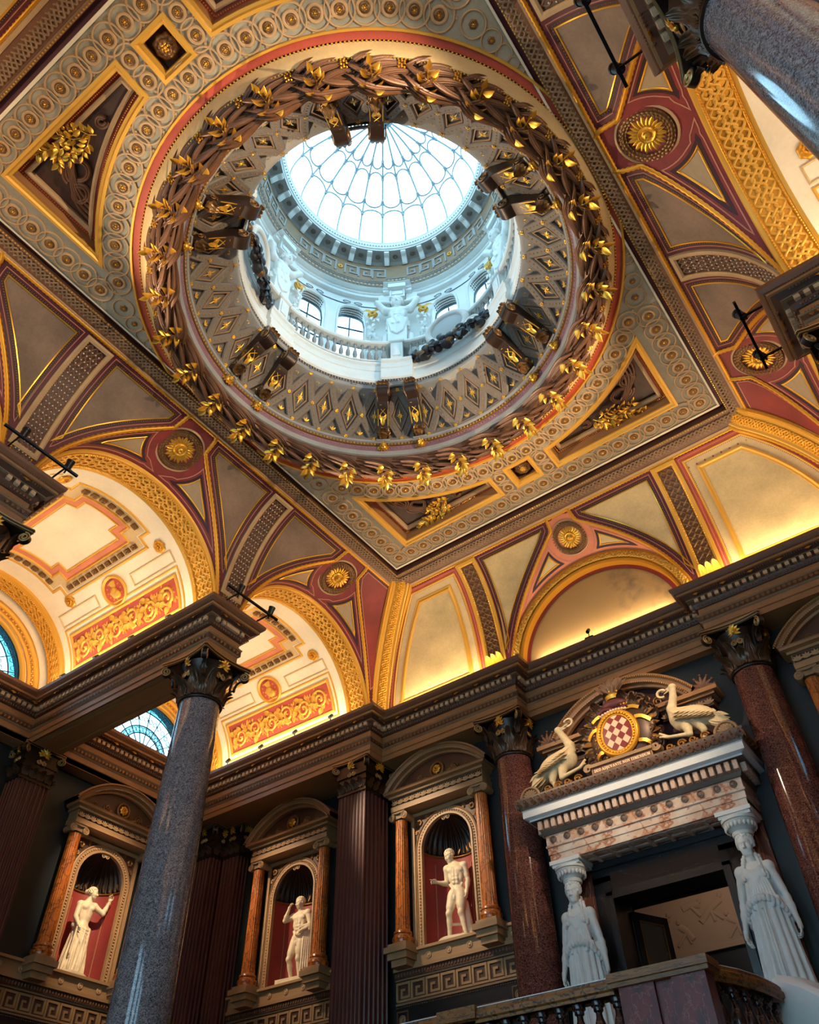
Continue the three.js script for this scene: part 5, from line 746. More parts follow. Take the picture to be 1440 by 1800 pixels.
const fleurG = MG(Array.from({ length: 9 }, (_, k) => TX(leaf(.13, .05, .4, .3), 0, 0, .01, 0, -.3, -PI / 2 + (k - 4) * .5 + PI)).concat([ball(.028, 0, 0, .02)]));
function column(name, label, group, x, z, m, rn = .455, rb = .535) {
  const t = thing(name, label, 'column', [x, 2.4, z], 0, group);
  part('base', [box(-.72, .72, 0, .16, -.72, .72), latheC([[.7, .16], [.72, .22], [.7, .28], [.62, .3], [.58, .36], [.6, .4], [.64, .43], [.62, .48], [.56, .5]], 40)], mat.brownD, t);
  const P = []; for (let i = 0; i <= 14; i++) { const u = i / 14; P.push([rb - (rb - rn) * Math.pow(u, 1.6), .5 + (7.55 - .5) * u]); } P.push([rn * 1.06, 7.58]);
  part('shaft', lathe(P, 64), m, t, 'polished granite shaft');
  const c = capital(t, rn, true); c.position.y = 7.62; c.scale.set(1, 1.03, 1);
  return t;
}
const colA = column('granite_column', 'grey granite column under the left aisle beam nearest the statue wall', 'granite columns', -7.45, -3, mat.graniteG);
dup(colA, [-7.45, 2.4, 3], 0, 'grey granite column under the left aisle beam nearest the entrance'); 
dup(colA, [7.45, 2.4, 3], 0, 'grey granite column under the right aisle beam nearest the entrance'); dup(colA, [7.45, 2.4, -3], 0, 'grey granite column under the right aisle beam nearest the statue wall');
const colB = column('porphyry_column', 'polished red-brown column between portico and niche of the pointing athlete', 'red columns', -3.1, -9.6, mat.graniteR, .43, .5);
dup(colB, [3.1, 2.4, -9.6], 0, 'polished red-brown column on the far side of the portico from the athlete niche');
function flutedShape(hx, hz, nx, nz) { const s = new THREE.Shape(), f = []; const face = (x0, y0, x1, y1, n) => { const L = Math.hypot(x1 - x0, y1 - y0), dx = (x1 - x0) / L, dy = (y1 - y0) / L, ix = -dy, iy = dx, p = L / n; for (let k = 0; k < n; k++) { const c = p * (k + .5), r = p * .36; f.push([x0 + dx * (c - r), y0 + dy * (c - r)]); for (let j = 1; j < 4; j++) { const a = PI * j / 4; f.push([x0 + dx * (c - r * Math.cos(a)) + ix * r * .8 * Math.sin(a), y0 + dy * (c - r * Math.cos(a)) + iy * r * .8 * Math.sin(a)]); } f.push([x0 + dx * (c + r), y0 + dy * (c + r)]); } f.push([x1, y1]); };
  face(-hx, -hz, hx, -hz, nx); face(hx, -hz, hx, hz, nz); face(hx, hz, -hx, hz, nx); face(-hx, hz, -hx, -hz, nz); s.moveTo(-hx, -hz); f.forEach(p => s.lineTo(p[0], p[1])); return s; }
function pier(label, x, z, hx, hz, nx, nz, group) {
  const t = thing('fluted_pier', label, 'pier', [x, 2.4, z], 0, group);
  part('base', [box(-hx - .12, hx + .12, 0, .2, -hz - .12, hz + .12), box(-hx - .06, hx + .06, .2, .4, -hz - .06, hz + .06)], mat.brownD, t);
  part('shaft', TX(new THREE.ExtrudeGeometry(flutedShape(hx, hz, nx, nz), { depth: 7.35, bevelEnabled: false }), 0, 7.75, 0, PI / 2), mat.pier, t, 'dark red-brown fluted shaft');
  const c = capital(t, hx, false, hx, hz); c.position.y = 7.76; c.scale.y = .89; return t;
}
pier('dark fluted pier between the pointing athlete and the youth with raised hand', -7.55, -9.1, .46, .5, 8, 6); pier('dark fluted pier on the right of the statue wall', 7.55, -9.1, .46, .5, 8, 6);
pier('dark fluted pier in the left aisle corner behind the granite column', -13.78, -9.46, .4, .4, 6, 6); pier('dark fluted half pier beside the corner pier of the left aisle', -12.98, -9.68, .34, .2, 5, 3);
pier('dark fluted pier on the left aisle wall under the beam', -13.9, -3, .28, .46, 4, 7); pier('dark fluted pier on the left aisle wall at the entrance side', -13.9, 3, .28, .46, 4, 7);
pier('dark fluted pier on the right aisle wall under the beam', 13.9, -3, .28, .46, 4, 7); pier('dark fluted pier on the right aisle wall at the entrance side', 13.9, 3, .28, .46, 4, 7);
// ---------------------------------------------------------------- niches with their small columns and pediments
mat.shell = MS(0x2a1d14, .4, .4); mat.niLine = MS(0xa06a4c, .6); mat.tanE = MM(mottle(0x9a7650, .08, 91), .5);
const ionG = (() => { const L = [box(-.21, .21, .19, .24, -.17, .17), box(-.17, .17, .06, .19, -.13, .13)]; for (const s of [-1, 1]) { L.push(TX(new THREE.CylinderGeometry(.1, .085, .34, 18), s * .2, .1, 0, PI / 2)); for (const z of [-1, 1]) L.push(sweep(spiralP(s * .2, .1, .1, 2, z * .175, 28, s, PI / 2), V(0, 0, z), roundP(.012, .016, 3), { crease: 3 })); } L.push(sweep([V(-.2, .2, .17), V(0, .175, .18), V(.2, .2, .17)], V(0, 0, 1), roundP(.015, .02, 3), {})); return MG(L); })();
const flutedCol = (r0, r1, h, n, seg = 4) => grid(n * seg, 10, (u, v) => { const a = u * TAU, k = Math.pow(Math.abs(Math.sin(a * n / 2)), .6), r = (r0 + (r1 - r0) * v) * (v > .94 || v < .05 ? 1 : .9 + .1 * (1 - k)), p = V(r * Math.sin(a), h * v, r * Math.cos(a)); p.u = u * 1.1; p.v = h * v; return p; });
const nicheColG = flutedCol(.185, .158, 2.72, 20);
const segArc = (hw, y0, rise, n = 24) => { const R = (hw * hw + rise * rise) / (2 * rise), a = Math.asin(hw / R); return Array.from({ length: n + 1 }, (_, i) => { const t = -a + 2 * a * i / n; return [R * Math.sin(t), y0 + rise - R + R * Math.cos(t)]; }); };
const palm2 = MG([-1.1, -.55, 0, .55, 1.1].map(a => TX(leaf(.13, .045, .5, .3), 0, 0, 0, 0, 0, PI / 2 + a)));
function buildNiche(x, z, turn, label, group) {               // local frame: x along the wall, z out of it; y as in the hall
  const t = thing('statue_niche', label, 'niche', [x, 0, z], turn, group);
  const [y0, ys, hw] = NY;
  // recess
  part('niche_wall', grid(24, 1, (u, v) => { const a = PI * u, p = V(-hw * Math.cos(a), y0 + (ys - y0) * v, -hw * Math.sin(a) * 1.05); p.u = u * 2.4; p.v = v * 2.3; return p; }), mat.redN, t, 'red painted back of the niche');
  part('niche_floor', grid(24, 1, (u, v) => { const a = PI * u; return V(-hw * Math.cos(a), y0, -hw * Math.sin(a) * 1.05 * v); }), mat.tanE, t);
  part('panel_line', [.16, .42, .58, .84].flatMap((u, i) => [sweep([V(-.752 * Math.cos(PI * u), y0 + .15, -.79 * Math.sin(PI * u)), V(-.752 * Math.cos(PI * u), ys - .25, -.79 * Math.sin(PI * u))], V(Math.cos(PI * u), 0, Math.sin(PI * u)), rectP(.012, .01), {})]), mat.niLine, t);
  const NF = 15; part('shell_head', grid(NF * 6, 14, (u, v) => { const a = PI * u, e = PI / 2 * v, k = Math.abs(Math.sin(a * NF)), r = hw * (1.0 - .08 * k * Math.cos(e)); return V(-r * Math.cos(a) * Math.cos(e), ys + r * Math.sin(e), -r * Math.sin(a) * Math.cos(e) * 1.05); }), mat.shell, t, 'dark ribbed shell head');
  { const L = []; for (let k = 0; k < NF; k++) { const a = PI * (k + .5) / NF; L.push(TX(leaf(.26, .1, .4, .1), -.7 * Math.cos(a), ys + .02, -.73 * Math.sin(a), 0, PI / 2 + a - PI / 2 + PI / 2, PI / 2)); } L.push(sweep(Array.from({ length: 25 }, (_, i) => { const a = PI * i / 24; return V(-.75 * Math.cos(a), ys - .04, -.785 * Math.sin(a)); }), V(0, 1, 0), tubeP(.028, 6), { crease: 3 })); part('shell_tips', L, mat.goldD, t, 'gilt tips of the shell'); }
  // arch frame
  const arch = (r, yb) => archHole(0, yb, ys, r, 24).map(([a, b]) => V(a, b, 0));
  part('arch_frame', [sweep(arch(.86, y0 + .02), V(0, 0, 1), [[-.1, 0], [-.1, .06], [-.07, .08], [-.05, .05], [.04, .05], [.06, .09], [.11, .09], [.12, 0]], { crease: .5 })], mat.tanE, t, 'tan moulded arch frame');
  { const b = []; beadRow(arch(.85, y0 + .05).map(p => p.setZ(.065)), .026, .075, b); stuff('frame_beads', beadG, mat.tan, t, b); }
  part('outer_frame', sweep([V(-1.02, y0 + .02, .02), V(-1.02, 9.6, .02), V(1.02, 9.6, .02), V(1.02, y0 + .02, .02)], V(0, 0, 1), [[-.05, 0], [-.05, .06], [.05, .06], [.05, 0]], { crease: .4 }), mat.tanE, t);
  for (const s of [-1, 1]) { part('spandrel', [patch([[s * .98, 9.55], [s * .98, 8.75], ...Array.from({ length: 9 }, (_, i) => { const a = rad(8 + 74 * i / 8); return [s * .98 * Math.cos(a), ys + .98 * Math.sin(a) * .97]; })], (a, b) => ({ p: V(a, b, .02), n: V(0, 0, 1) }), 2)], mat.brownD, t); part('spandrel_ornament', [TX(MG(flower(6, .1, .03)), s * .83, 9.38, .03), TX(palm2.clone(), s * .9, 9.1, .03), TX(palm2.clone(), s * .62, 9.45, .03, 0, 0, s * 1.2)], mat.bronzeG, t); }
  part('keystone_scroll', [-1, 1].map(s => sweep(spiralP(s * .07, ys + hw - .06, .07, 1.5, .02, 18, s, PI / 2), V(0, 0, 1), roundP(.014, .02, 3), { crease: 3 })), mat.tan, t);
  // columns
  for (const s of [-1, 1]) {
    const c = new THREE.Group(); c.name = 'small_column'; c.position.set(s * 1.25, 0, .26); t.add(c); c.userData.label = 'fluted orange marble column';
    part('shaft', nicheColG.clone().translate(0, 6.72, 0), mat.orangeM, c); part('base', latheC([[.25, 6.42], [.25, 6.5], [.265, 6.53], [.255, 6.58], [.22, 6.6], [.215, 6.64], [.235, 6.66], [.22, 6.71], [.19, 6.73]], 28), mat.orangeM, c); part('plinth', [box(-.27, .27, 6.35, 6.43, -.26, .26)], mat.tanE, c); part('capital', ionG.clone().translate(0, 9.44, 0), mat.tanE, c, 'Ionic capital');
    part('pedestal_block', [box(-.33, .33, 6.22, 6.35, -.24, .34), box(-.28, .28, 6.08, 6.22, -.24, .26), box(-.22, .22, 5.94, 6.08, -.24, .18)], mat.tanE, c);
  }
  // entablature and segmental pediment
  part('entablature', [box(-1.46, 1.46, 9.68, 9.82, 0, .46), box(-1.44, 1.44, 9.82, 10.04, 0, .42), box(-1.5, 1.5, 10.04, 10.1, 0, .5)], mat.tanE, t); part('frieze_ground', box(-1.42, 1.42, 9.84, 10.03, .42, .425), mat.brownD, t);
  for (let k = 0; k < 15; k++) { const o = part('frieze_palmette', palm2, mat.tan, t); o.position.set(-1.33 + k * .19, 9.86, .44); o.scale.setScalar(1.15); }
  part('cornice', [sweep([V(-1.5, 10.1, .04), V(-1.5, 10.1, .5), V(1.5, 10.1, .5), V(1.5, 10.1, .04)], V(0, 1, 0), [[0, 0], [.05, .02], [.1, .03], [.11, .08], [.13, .1], [-.4, .11]], { crease: .4 })], mat.brown, t);
  const A = segArc(1.6, 10.22, .78); part('pediment_field', [patch([...A, [1.6, 10.2], [-1.6, 10.2]].map(p => p), (a, b) => ({ p: V(a, b, .3), n: V(0, 0, 1) }), 3)], mat.brownD, t);
  part('pediment_arch', [sweep(A.map(([a, b]) => V(a, b, .3)), V(0, 0, 1), [[-.12, -.3], [-.12, .3], [-.08, .33], [-.05, .26], [.02, .22], [.05, .12], [.1, .1], [.1, 0]].map(([a, b]) => [a, b]), { crease: .4 })], mat.brown, t, 'curved pediment moulding'); { const b = []; beadRow(segArc(1.52, 10.24, .73).map(([a, c]) => V(a, c, .56)), .02, .055, b); beadRow(segArc(1.68, 10.24, .84).map(([a, c]) => V(a, c, .62)), .018, .055, b); stuff('pediment_beads', beadG, mat.tan, t, b); }
  const f = part('pediment_flower', [...flower(8, .14, .05), ...flower(8, .09, .08)], mat.gold, t, 'gilt flower'); f.position.set(0, 10.52, .34); part('flower_ring', TX(new THREE.TorusGeometry(.2, .04, 6, 24), 0, 0, -.01), mat.bronzeG, f);
  const sc = []; for (const s of [-1, 1]) { sc.push(sweep(spiralP(s * .55, 10.42, .13, 1.7, .33, 24, s), V(0, 0, 1), roundP(.02, .03, 3), { crease: 3 }), TX(MG(flower(5, .07, .03)), s * .55, 10.42, .35), sweep(spiralP(s * .95, 10.36, .09, 1.5, .33, 20, -s), V(0, 0, 1), roundP(.018, .03, 3), { crease: 3 }), TX(leaf(.2, .08, .5, .3), s * .3, 10.34, .33, 0, 0, s > 0 ? .4 : PI - .4), TX(leaf(.22, .07, .5, .3), s * 1.1, 10.3, .33, 0, 0, s > 0 ? -.1 : PI + .1)); } part('pediment_scrolls', sc, mat.bronzeG, t);
  return t;
}
buildNiche(NB[1], -9.9, 0, 'curved-pediment niche with orange columns framing the athlete pointing downwards', 'statue niches'); buildNiche(NB[0], -9.9, 0, 'curved-pediment niche with orange columns framing the youth holding his hand to his head', 'statue niches');
buildNiche(NB[2], -9.9, 0, 'curved-pediment niche with orange columns right of the portico', 'statue niches'); buildNiche(NB[3], -9.9, 0, 'curved-pediment niche in the right aisle end wall', 'statue niches');
buildNiche(-14.2, NL, PI / 2, 'curved-pediment niche with orange columns framing the half-draped woman', 'statue niches'); buildNiche(14.2, NL, -PI / 2, 'curved-pediment niche on the right aisle wall', 'statue niches');
// dado: sill with discs, leaf row, greek key, bead and sunk panels
const discG = MG([latheC([[.075, 0], [.075, .02], [.055, .03], [.05, .015], [.03, .012], [.025, .03], [.001, .035]], 16)]);
function dado(x0, x1, z, turn, ox, label, blocks) {           // local x from x0 to x1 along the wall
  const T = struct('trim_' + trimN++, label, 'dado'); T.position.set(ox, 0, z); T.rotation.y = turn;
  part('sill', [box(x0, x1, 6.28, 6.34, 0, .2), box(x0, x1, 6.0, 6.28, 0, .1), box(x0, x1, 5.92, 6.0, 0, .16)], mat.tanE, T, 'tan sill'); part('leaf_bed', [box(x0, x1, 5.78, 5.92, 0, .1)], mat.brownD, T); part('key_ground', box(x0, x1, 5.28, 5.74, 0, .02), mat.brownD, T); part('key_border', [box(x0, x1, 5.74, 5.79, 0, .07), box(x0, x1, 5.24, 5.28, 0, .06)], mat.tanD, T);
  const n = Math.floor((x1 - x0) / .3); for (let k = 0; k <= n; k++) { const x = x0 + (x1 - x0) * (k + .5) / (n + 1); if (k % 2) { const o = part('sill_disc', discG, mat.tan, T); o.position.set(x, 6.14, .1); o.rotation.x = PI / 2; } }
  const eg = []; for (let x = x0 + .04; x < x1; x += .085) eg.push(new THREE.Matrix4().makeScale(.032, .05, .03).setPosition(x, 5.85, .1)); for (let x = x0 + .03; x < x1; x += .06) eg.push(new THREE.Matrix4().makeScale(.018, .018, .018).setPosition(x, 5.2, .05)); stuff('leaf_row', beadG, mat.brownM, T, eg);
  const u = .4, m = Math.max(1, Math.round((x1 - x0 - .06) / u)), uw = (x1 - x0 - .06) / m; const kg = sweep([[0, 0], [0, 1], [.84, 1], [.84, .2], [.32, .2], [.32, .62], [.58, .62]].map(([a, b]) => V(a * uw * .98, b * .36, 0)), V(0, 0, 1), rectP(.026, .03), { crease: .3 }), kl = sweep([V(0, 0, 0), V(uw * .98, 0, 0)], V(0, 0, 1), rectP(.022, .03), {}), key = MG([kg, kl]);
  for (let k = 0; k < m; k++) { const o = part('greek_key', key, mat.tanE, T); o.position.set(x0 + .03 + k * uw, 5.33, .018); }
  const xm = (x0 + x1) / 2, hw = (x1 - x0) / 2; part('lower_wall', box(x0, x1, 2.4, 5.2, 0, .03), mat.black, T); part('sunk_frame', [.12, .3].map((d, i) => sweep([[-hw + .35 + d, 3 + d], [hw - .35 - d, 3 + d], [hw - .35 - d, 5.0 - d], [-hw + .35 + d, 5.0 - d]].map(([a, b]) => V(xm + a, b, .03)), V(0, 0, 1), roundP(.035, .035), { closed: true, crease: 1 })), mat.brownD, T);
  for (const s of [-1, 1]) { const o = part('corner_disc', discG, mat.tanD, T); o.position.set(xm + s * (hw - .18), 4.95, .03); o.rotation.x = PI / 2; o.scale.setScalar(1.3); part('corner_frame', sweep([[-.15, -.17], [.15, -.17], [.15, .17], [-.15, .17]].map(([a, b]) => V(xm + s * (hw - .18) + a, 4.95 + b, .03)), V(0, 0, 1), rectP(.014, .016), { closed: true, crease: .3 }), mat.brownM, T); }
}
dado(-7.05, -3.6, -9.9, 0, 0, 'greek key dado under the pointing athlete niche'); dado(-12.75, -8.05, -9.9, 0, 0, 'greek key dado under the niche of the youth holding his hand to his head'); dado(3.6, 7.05, -9.9, 0, 0, 'greek key dado right of the portico'); dado(8.05, 12.75, -9.9, 0, 0, 'greek key dado of the right aisle end wall');
dado(-2.55, 2.55, NL, PI / 2, -14.2, 'greek key dado under the half-draped woman niche'); dado(-2.55, 2.55, NL, -PI / 2, 14.2, 'greek key dado of the right aisle wall');
// ---------------------------------------------------------------- marble portico
const por = thing('marble_portico', 'veined pink marble portico entablature carried by two caryatids', 'portico', [0, 0, -9.9]);
mat.marbleV = MM(marble(0xd9c6b4, 0x9c5636, 0xb98a6c, 101, 1.3, 4), .3); mat.leafC = MM(mottle(0x6b5546, .15, 102), .45);
const ZF = .85;                                               // front plane of the architrave, out of the wall
const uPath = (hx, zf) => [V(-hx, 0, 0), V(-hx, 0, zf), V(hx, 0, zf), V(hx, 0, 0)];
const uSweep = (prof, m, name, label) => part(name, sweep(uPath(2.2, ZF), V(0, 1, 0), prof.map(([d, y]) => [d, y]), { crease: .3 }), m, por, label);
uSweep([[-.3, 7.05], [0, 7.05], [0, 7.2], [.02, 7.21], [.02, 7.34]], mat.marbleV, 'architrave', 'veined pink marble architrave'); uSweep([[.02, 7.34], [.05, 7.36], [.05, 7.4], [.03, 7.41]], mat.marbleP, 'moulding'); uSweep([[.03, 7.41], [.03, 7.62]], mat.marbleV, 'disc_band'); uSweep([[.03, 7.62], [.06, 7.63], [.09, 7.68], [.1, 7.7]], mat.leafC, 'moulding'); uSweep([[.1, 7.7], [.1, 7.92], [.26, 7.93]], mat.leafC, 'dentil_bed'); uSweep([[.26, 7.93], [.26, 7.97], [.36, 8.0], [.36, 8.15], [.38, 8.17]], mat.marbleW, 'corona', 'white marble corona'); uSweep([[.38, 8.17], [.4, 8.22], [.47, 8.38], [.47, 8.42], [.1, 8.44], [-2.2, 8.44]], mat.leafC, 'crown_moulding');
const pDent = new THREE.BoxGeometry(.1, .19, .11), pDisc = MG([latheC([[.078, 0], [.078, .025], [.055, .035], [.045, .02], [.03, .03], [.001, .035]], 18)]);
for (let k = 0; k < 28; k++) { const o = part('dentil', pDent, mat.marbleP, por); o.position.set(-2.25 + 4.5 * k / 27, 7.815, ZF + .155); } for (const s of [-1, 1]) for (let k = 0; k < 5; k++) { const o = part('dentil', pDent, mat.marbleP, por); o.position.set(s * 2.355, 7.815, ZF - .05 - k * .165); o.rotation.y = PI / 2; }
for (let k = 0; k < 13; k++) { const o = part('disc', pDisc, mat.leafC, por); o.position.set(-2.05 + 4.1 * k / 12, 7.515, ZF + .03); o.rotation.x = PI / 2; }
const pLeaf = MG([TX(leaf(.2, .17, .5, .25), 0, -.1, 0, 0, 0, PI / 2), ball(.03, .0, .02, .03, 0)]), pArc = sweep(Array.from({ length: 11 }, (_, i) => { const a = PI * i / 10; return V(.075 * Math.cos(a), -.1 + .19 * Math.sin(a), .01); }), V(0, 0, 1), roundP(.013, .02, 3), { crease: 3 });
for (let k = 0; k < 30; k++) { const o = part('crown_leaf', pLeaf, mat.brownM, por); o.position.set(-2.6 + 5.2 * k / 29, 8.3, ZF + .44); o.rotation.x = .38; part('leaf_arch', pArc, mat.tanD, o); } for (const s of [-1, 1]) for (let k = 0; k < 6; k++) { const o = part('crown_leaf', pLeaf, mat.brownM, por); o.position.set(s * 2.645, 8.3, ZF + .3 - k * .18); o.rotation.set(.38, s * PI / 2, 0, 'YXZ'); }
// coffered soffit, imposts, red pilasters
part('soffit', [box(-2.2, 2.2, 7.12, 7.2, 0, ZF - .02), ...Array.from({ length: 9 }, (_, k) => box(-1.75 + k * .42, -1.66 + k * .42, 7.03, 7.13, .1, ZF - .1)), ...[.06, .42, ZF - .12].map(z => box(-1.75, 1.75, 7.04, 7.13, z - .05, z + .05))], mat.marbleP, por, 'coffered underside');
for (const s of [-1, 1]) { part('impost', [box(s * 1.87 - .36, s * 1.87 + .36, 6.98, 7.06, ZF - .66, ZF + .04), box(s * 1.87 - .32, s * 1.87 + .32, 6.92, 6.99, ZF - .6, ZF - .0)], mat.marbleW, por, 'white marble impost block'); part('marble_pilaster', box(s * 1.85 - .35, s * 1.85 + .35, 2.4, 7.05, 0, .14), mat.marbleR2 ??= MM(marble(0x7a4a38, 0xb08a78, 0x5a3026, 104, .8), .25), por, 'reddish marble pilaster'); part('pedestal', [box(s * 1.87 - .42, s * 1.87 + .42, 2.4, 3.5, ZF - .75, ZF + .1), box(s * 1.87 - .47, s * 1.87 + .47, 3.48, 3.61, ZF - .8, ZF + .14), box(s * 1.87 - .48, s * 1.87 + .48, 2.4, 2.7, ZF - .8, ZF + .16)], mat.marbleP, por); }
// doorway, open door leaf and the room behind
const dr = struct('door_1', 'black marble doorway with an open dark door leaf', 'door');
part('door_case', [box(-1.62, -1.2, 2.4, 6.75, -9.9, -9.74), box(1.2, 1.62, 2.4, 6.75, -9.9, -9.74), box(-1.62, 1.62, 6.3, 6.98, -9.9, -9.74), box(-1.7, 1.7, 6.9, 7.04, -9.9, -9.66), box(-1.35, -1.2, 2.4, 6.4, -9.74, -9.68), box(1.2, 1.35, 2.4, 6.4, -9.74, -9.68), box(-1.35, 1.35, 6.26, 6.4, -9.74, -9.68), box(-1.26, -1.2, 2.4, 6.35, -10.5, -9.9), box(1.2, 1.26, 2.4, 6.35, -10.5, -9.9), box(-1.26, 1.26, 6.3, 6.36, -10.5, -9.9)], mat.marbleB, dr, 'black veined marble door case');
{ const lf = part('door_leaf', [box(0, .12, 2.42, 6.2, -.06, .02), box(.82, .96, 2.42, 6.2, -.06, .02), box(0, .96, 6.05, 6.2, -.06, .02), box(0, .96, 4.2, 4.35, -.06, .02)], mat.black, dr, 'open dark door leaf with glazed panel'); lf.position.set(-1.15, 0, -10.5); lf.rotation.y = 1.15; part('door_glass', box(.12, .82, 4.3, 6.08, -.025, -.015), mat.glassD ??= new THREE.MeshPhysicalMaterial({ color: 0x8a7f70, roughness: .1, transmission: .8, thickness: 0, side: THREE.DoubleSide }), lf); part('glass_bead', sweep([V(.14, 4.38, .01), V(.8, 4.38, .01), V(.8, 6.03, .01), V(.14, 6.03, .01)], V(0, 0, 1), rectP(.012, .012), { closed: true, crease: .3 }), mat.goldD, lf); }
const rm = struct('wall_gallery', 'dim beige wall with a plaster frieze in the gallery beyond the doorway', 'wall');
mat.roomW = MM(mottle(0x8c7460, .06, 105), .7);
part('room_shell', [box(-5, 5, 2.2, 2.4, -16, -10.6), box(-5, 5, 9.6, 9.8, -16, -10.6), box(-5.1, -5, 2.2, 9.8, -16, -10.6), box(5, 5.1, 2.2, 9.8, -16, -10.6), box(-5, 5, 2.2, 9.8, -16.1, -16), box(-5, -1.25, 2.2, 9.8, -10.75, -10.62), box(1.25, 5, 2.2, 9.8, -10.62, -10.5), box(-1.25, 1.25, 6.35, 9.8, -10.62, -10.5)], mat.roomW, rm);
{ const L = []; for (const [x, y, a, l] of [[-2.6, 7.6, .4, .7], [-1.9, 7.3, 2.2, .5], [-1.1, 7.7, .6, .8], [-.5, 7.25, 2.4, .6], [.2, 7.6, .9, .7], [.9, 7.3, 2.6, .6], [1.5, 7.8, .3, .5], [-3.2, 7.2, 1.4, .5], [2.2, 7.5, 1.9, .6], [-1.6, 7.9, 0, .5]]) { L.push(sweep([V(x - l / 2 * Math.cos(a), y - l / 2 * Math.sin(a), -15.99), V(x, y + .06, -15.99), V(x + l / 2 * Math.cos(a), y + l / 2 * Math.sin(a), -15.99)], V(0, 0, 1), roundP(.085, .02), { crease: 3 })); L.push(TX(ball(.09), x + l / 2 * Math.cos(a), y + l / 2 * Math.sin(a) + .1, -15.99, 0, 0, 0, .8, .8, .2)); for (const q of [-.9, .8]) L.push(sweep([V(x, y, -15.99), V(x + .3 * Math.cos(a + q), y - .28, -15.99)], V(0, 0, 1), roundP(.04, .016), { crease: 3 })); } part('plaster_frieze', L, mat.roomW, rm, 'plaster relief of moving figures'); part('frieze_moulding', [box(-5, 5, 8.25, 8.45, -16, -15.8), box(-5, 5, 8.5, 8.62, -16, -15.7), box(-5, 5, 6.72, 6.85, -16, -15.86)], mat.roomW, rm); const d = TX(new THREE.BoxGeometry(.09, .1, .1)); stuff('frieze_dentils', d, mat.roomW, rm, Array.from({ length: 60 }, (_, k) => new THREE.Matrix4().setPosition(-4.9 + k * .165, 8.48, -15.75))); part('dark_dado', box(-5, 5, 2.4, 6.72, -16, -15.95), mat.black, rm); }
// broken pediment on the wall behind the crest
const ped = thing('curved_pediment', 'dark curved pediment behind the coat of arms with palmette ends', 'pediment', [0, 0, -9.9]);
part('pediment_wall', box(-2.05, 2.05, 8.4, 9.6, 0, .3), mat.maroonD, ped); part('side_panel', [-1, 1].map(s => sweep([[1.2, 8.6], [1.95, 8.6], [1.95, 9.45], [1.2, 9.45]].map(([a, b]) => V(s * a, b, .3)), V(0, 0, 1), roundP(.03, .03), { closed: true, crease: 1 })), mat.brownM, ped);
for (const s of [-1, 1]) part('entablature', box(Math.min(s * .9, s * 2.1), Math.max(s * .9, s * 2.1), 9.58, 9.82, 0, .4), mat.brownD, ped); for (const s of [-1, 1]) for (let k = 0; k < 6; k++) { const o = part('frieze_palmette', palm2, mat.tanD, ped); o.position.set(s * (1.0 + .2 * k), 9.62, .41); o.scale.setScalar(1.2); }
for (const [a, b, c, d] of [[-2.2, -.85, -2.3, -.85], [.85, 2.2, .85, 2.3]]) part('cornice', [box(a, b, 9.82, 9.89, 0, .46), box(c, d, 9.88, 9.98, 0, .54)], mat.brown, ped);
{ const A = segArc(1.72, 9.98, .86); part('pediment_arch', [sweep(A.map(([a, b]) => V(a, b, .3)), V(0, 0, 1), [[-.14, -.3], [-.14, .3], [-.1, .33], [-.05, .26], [.03, .22], [.06, .12], [.11, .1], [.11, 0]], { crease: .4 })], mat.brown, ped); const b = []; beadRow(segArc(1.82, 10.0, .92).map(([a, c]) => V(a, c, .62)), .018, .055, b); beadRow(segArc(1.62, 10.0, .8).map(([a, c]) => V(a, c, .55)), .018, .055, b); stuff('pediment_beads', beadG, mat.tan, ped, b); part('pediment_field', patch([...A, [1.72, 9.9], [-1.72, 9.9]], (a, b) => ({ p: V(a, b, .22), n: V(0, 0, 1) }), 3), mat.maroonD, ped); part('field_scrolls', [-1, 1].flatMap(s => [sweep(spiralP(s * .85, 10.2, .14, 1.7, .25, 24, s), V(0, 0, 1), roundP(.022, .03, 3), { crease: 3 }), TX(MG(flower(6, .09, .03)), s * .62, 10.35, .27), sweep(spiralP(s * 1.2, 10.12, .09, 1.5, .25, 20, -s), V(0, 0, 1), roundP(.018, .03, 3), { crease: 3 })]), mat.bronzeG, ped); }
const bigPalm = MG([-1.5, -1, -.5, 0, .5, 1, 1.5].map(a => TX(MG([leaf(.34 - .04 * Math.abs(a), .07, .5, .25), ball(.03, .33 - .04 * Math.abs(a), 0, .0, 1)]), 0, 0, 0, 0, 0, PI / 2 + a)).concat([-1, 1].map(s => sweep(spiralP(s * .14, -.02, .1, 1.5, 0, 20, -s), V(0, 0, 1), roundP(.025, .03, 3), { crease: 3 })))); for (const s of [-1, 1]) { const o = part('palmette_end', bigPalm, mat.brownM, ped, 'standing palmette'); o.position.set(s * 2.0, 10.02, .45); }
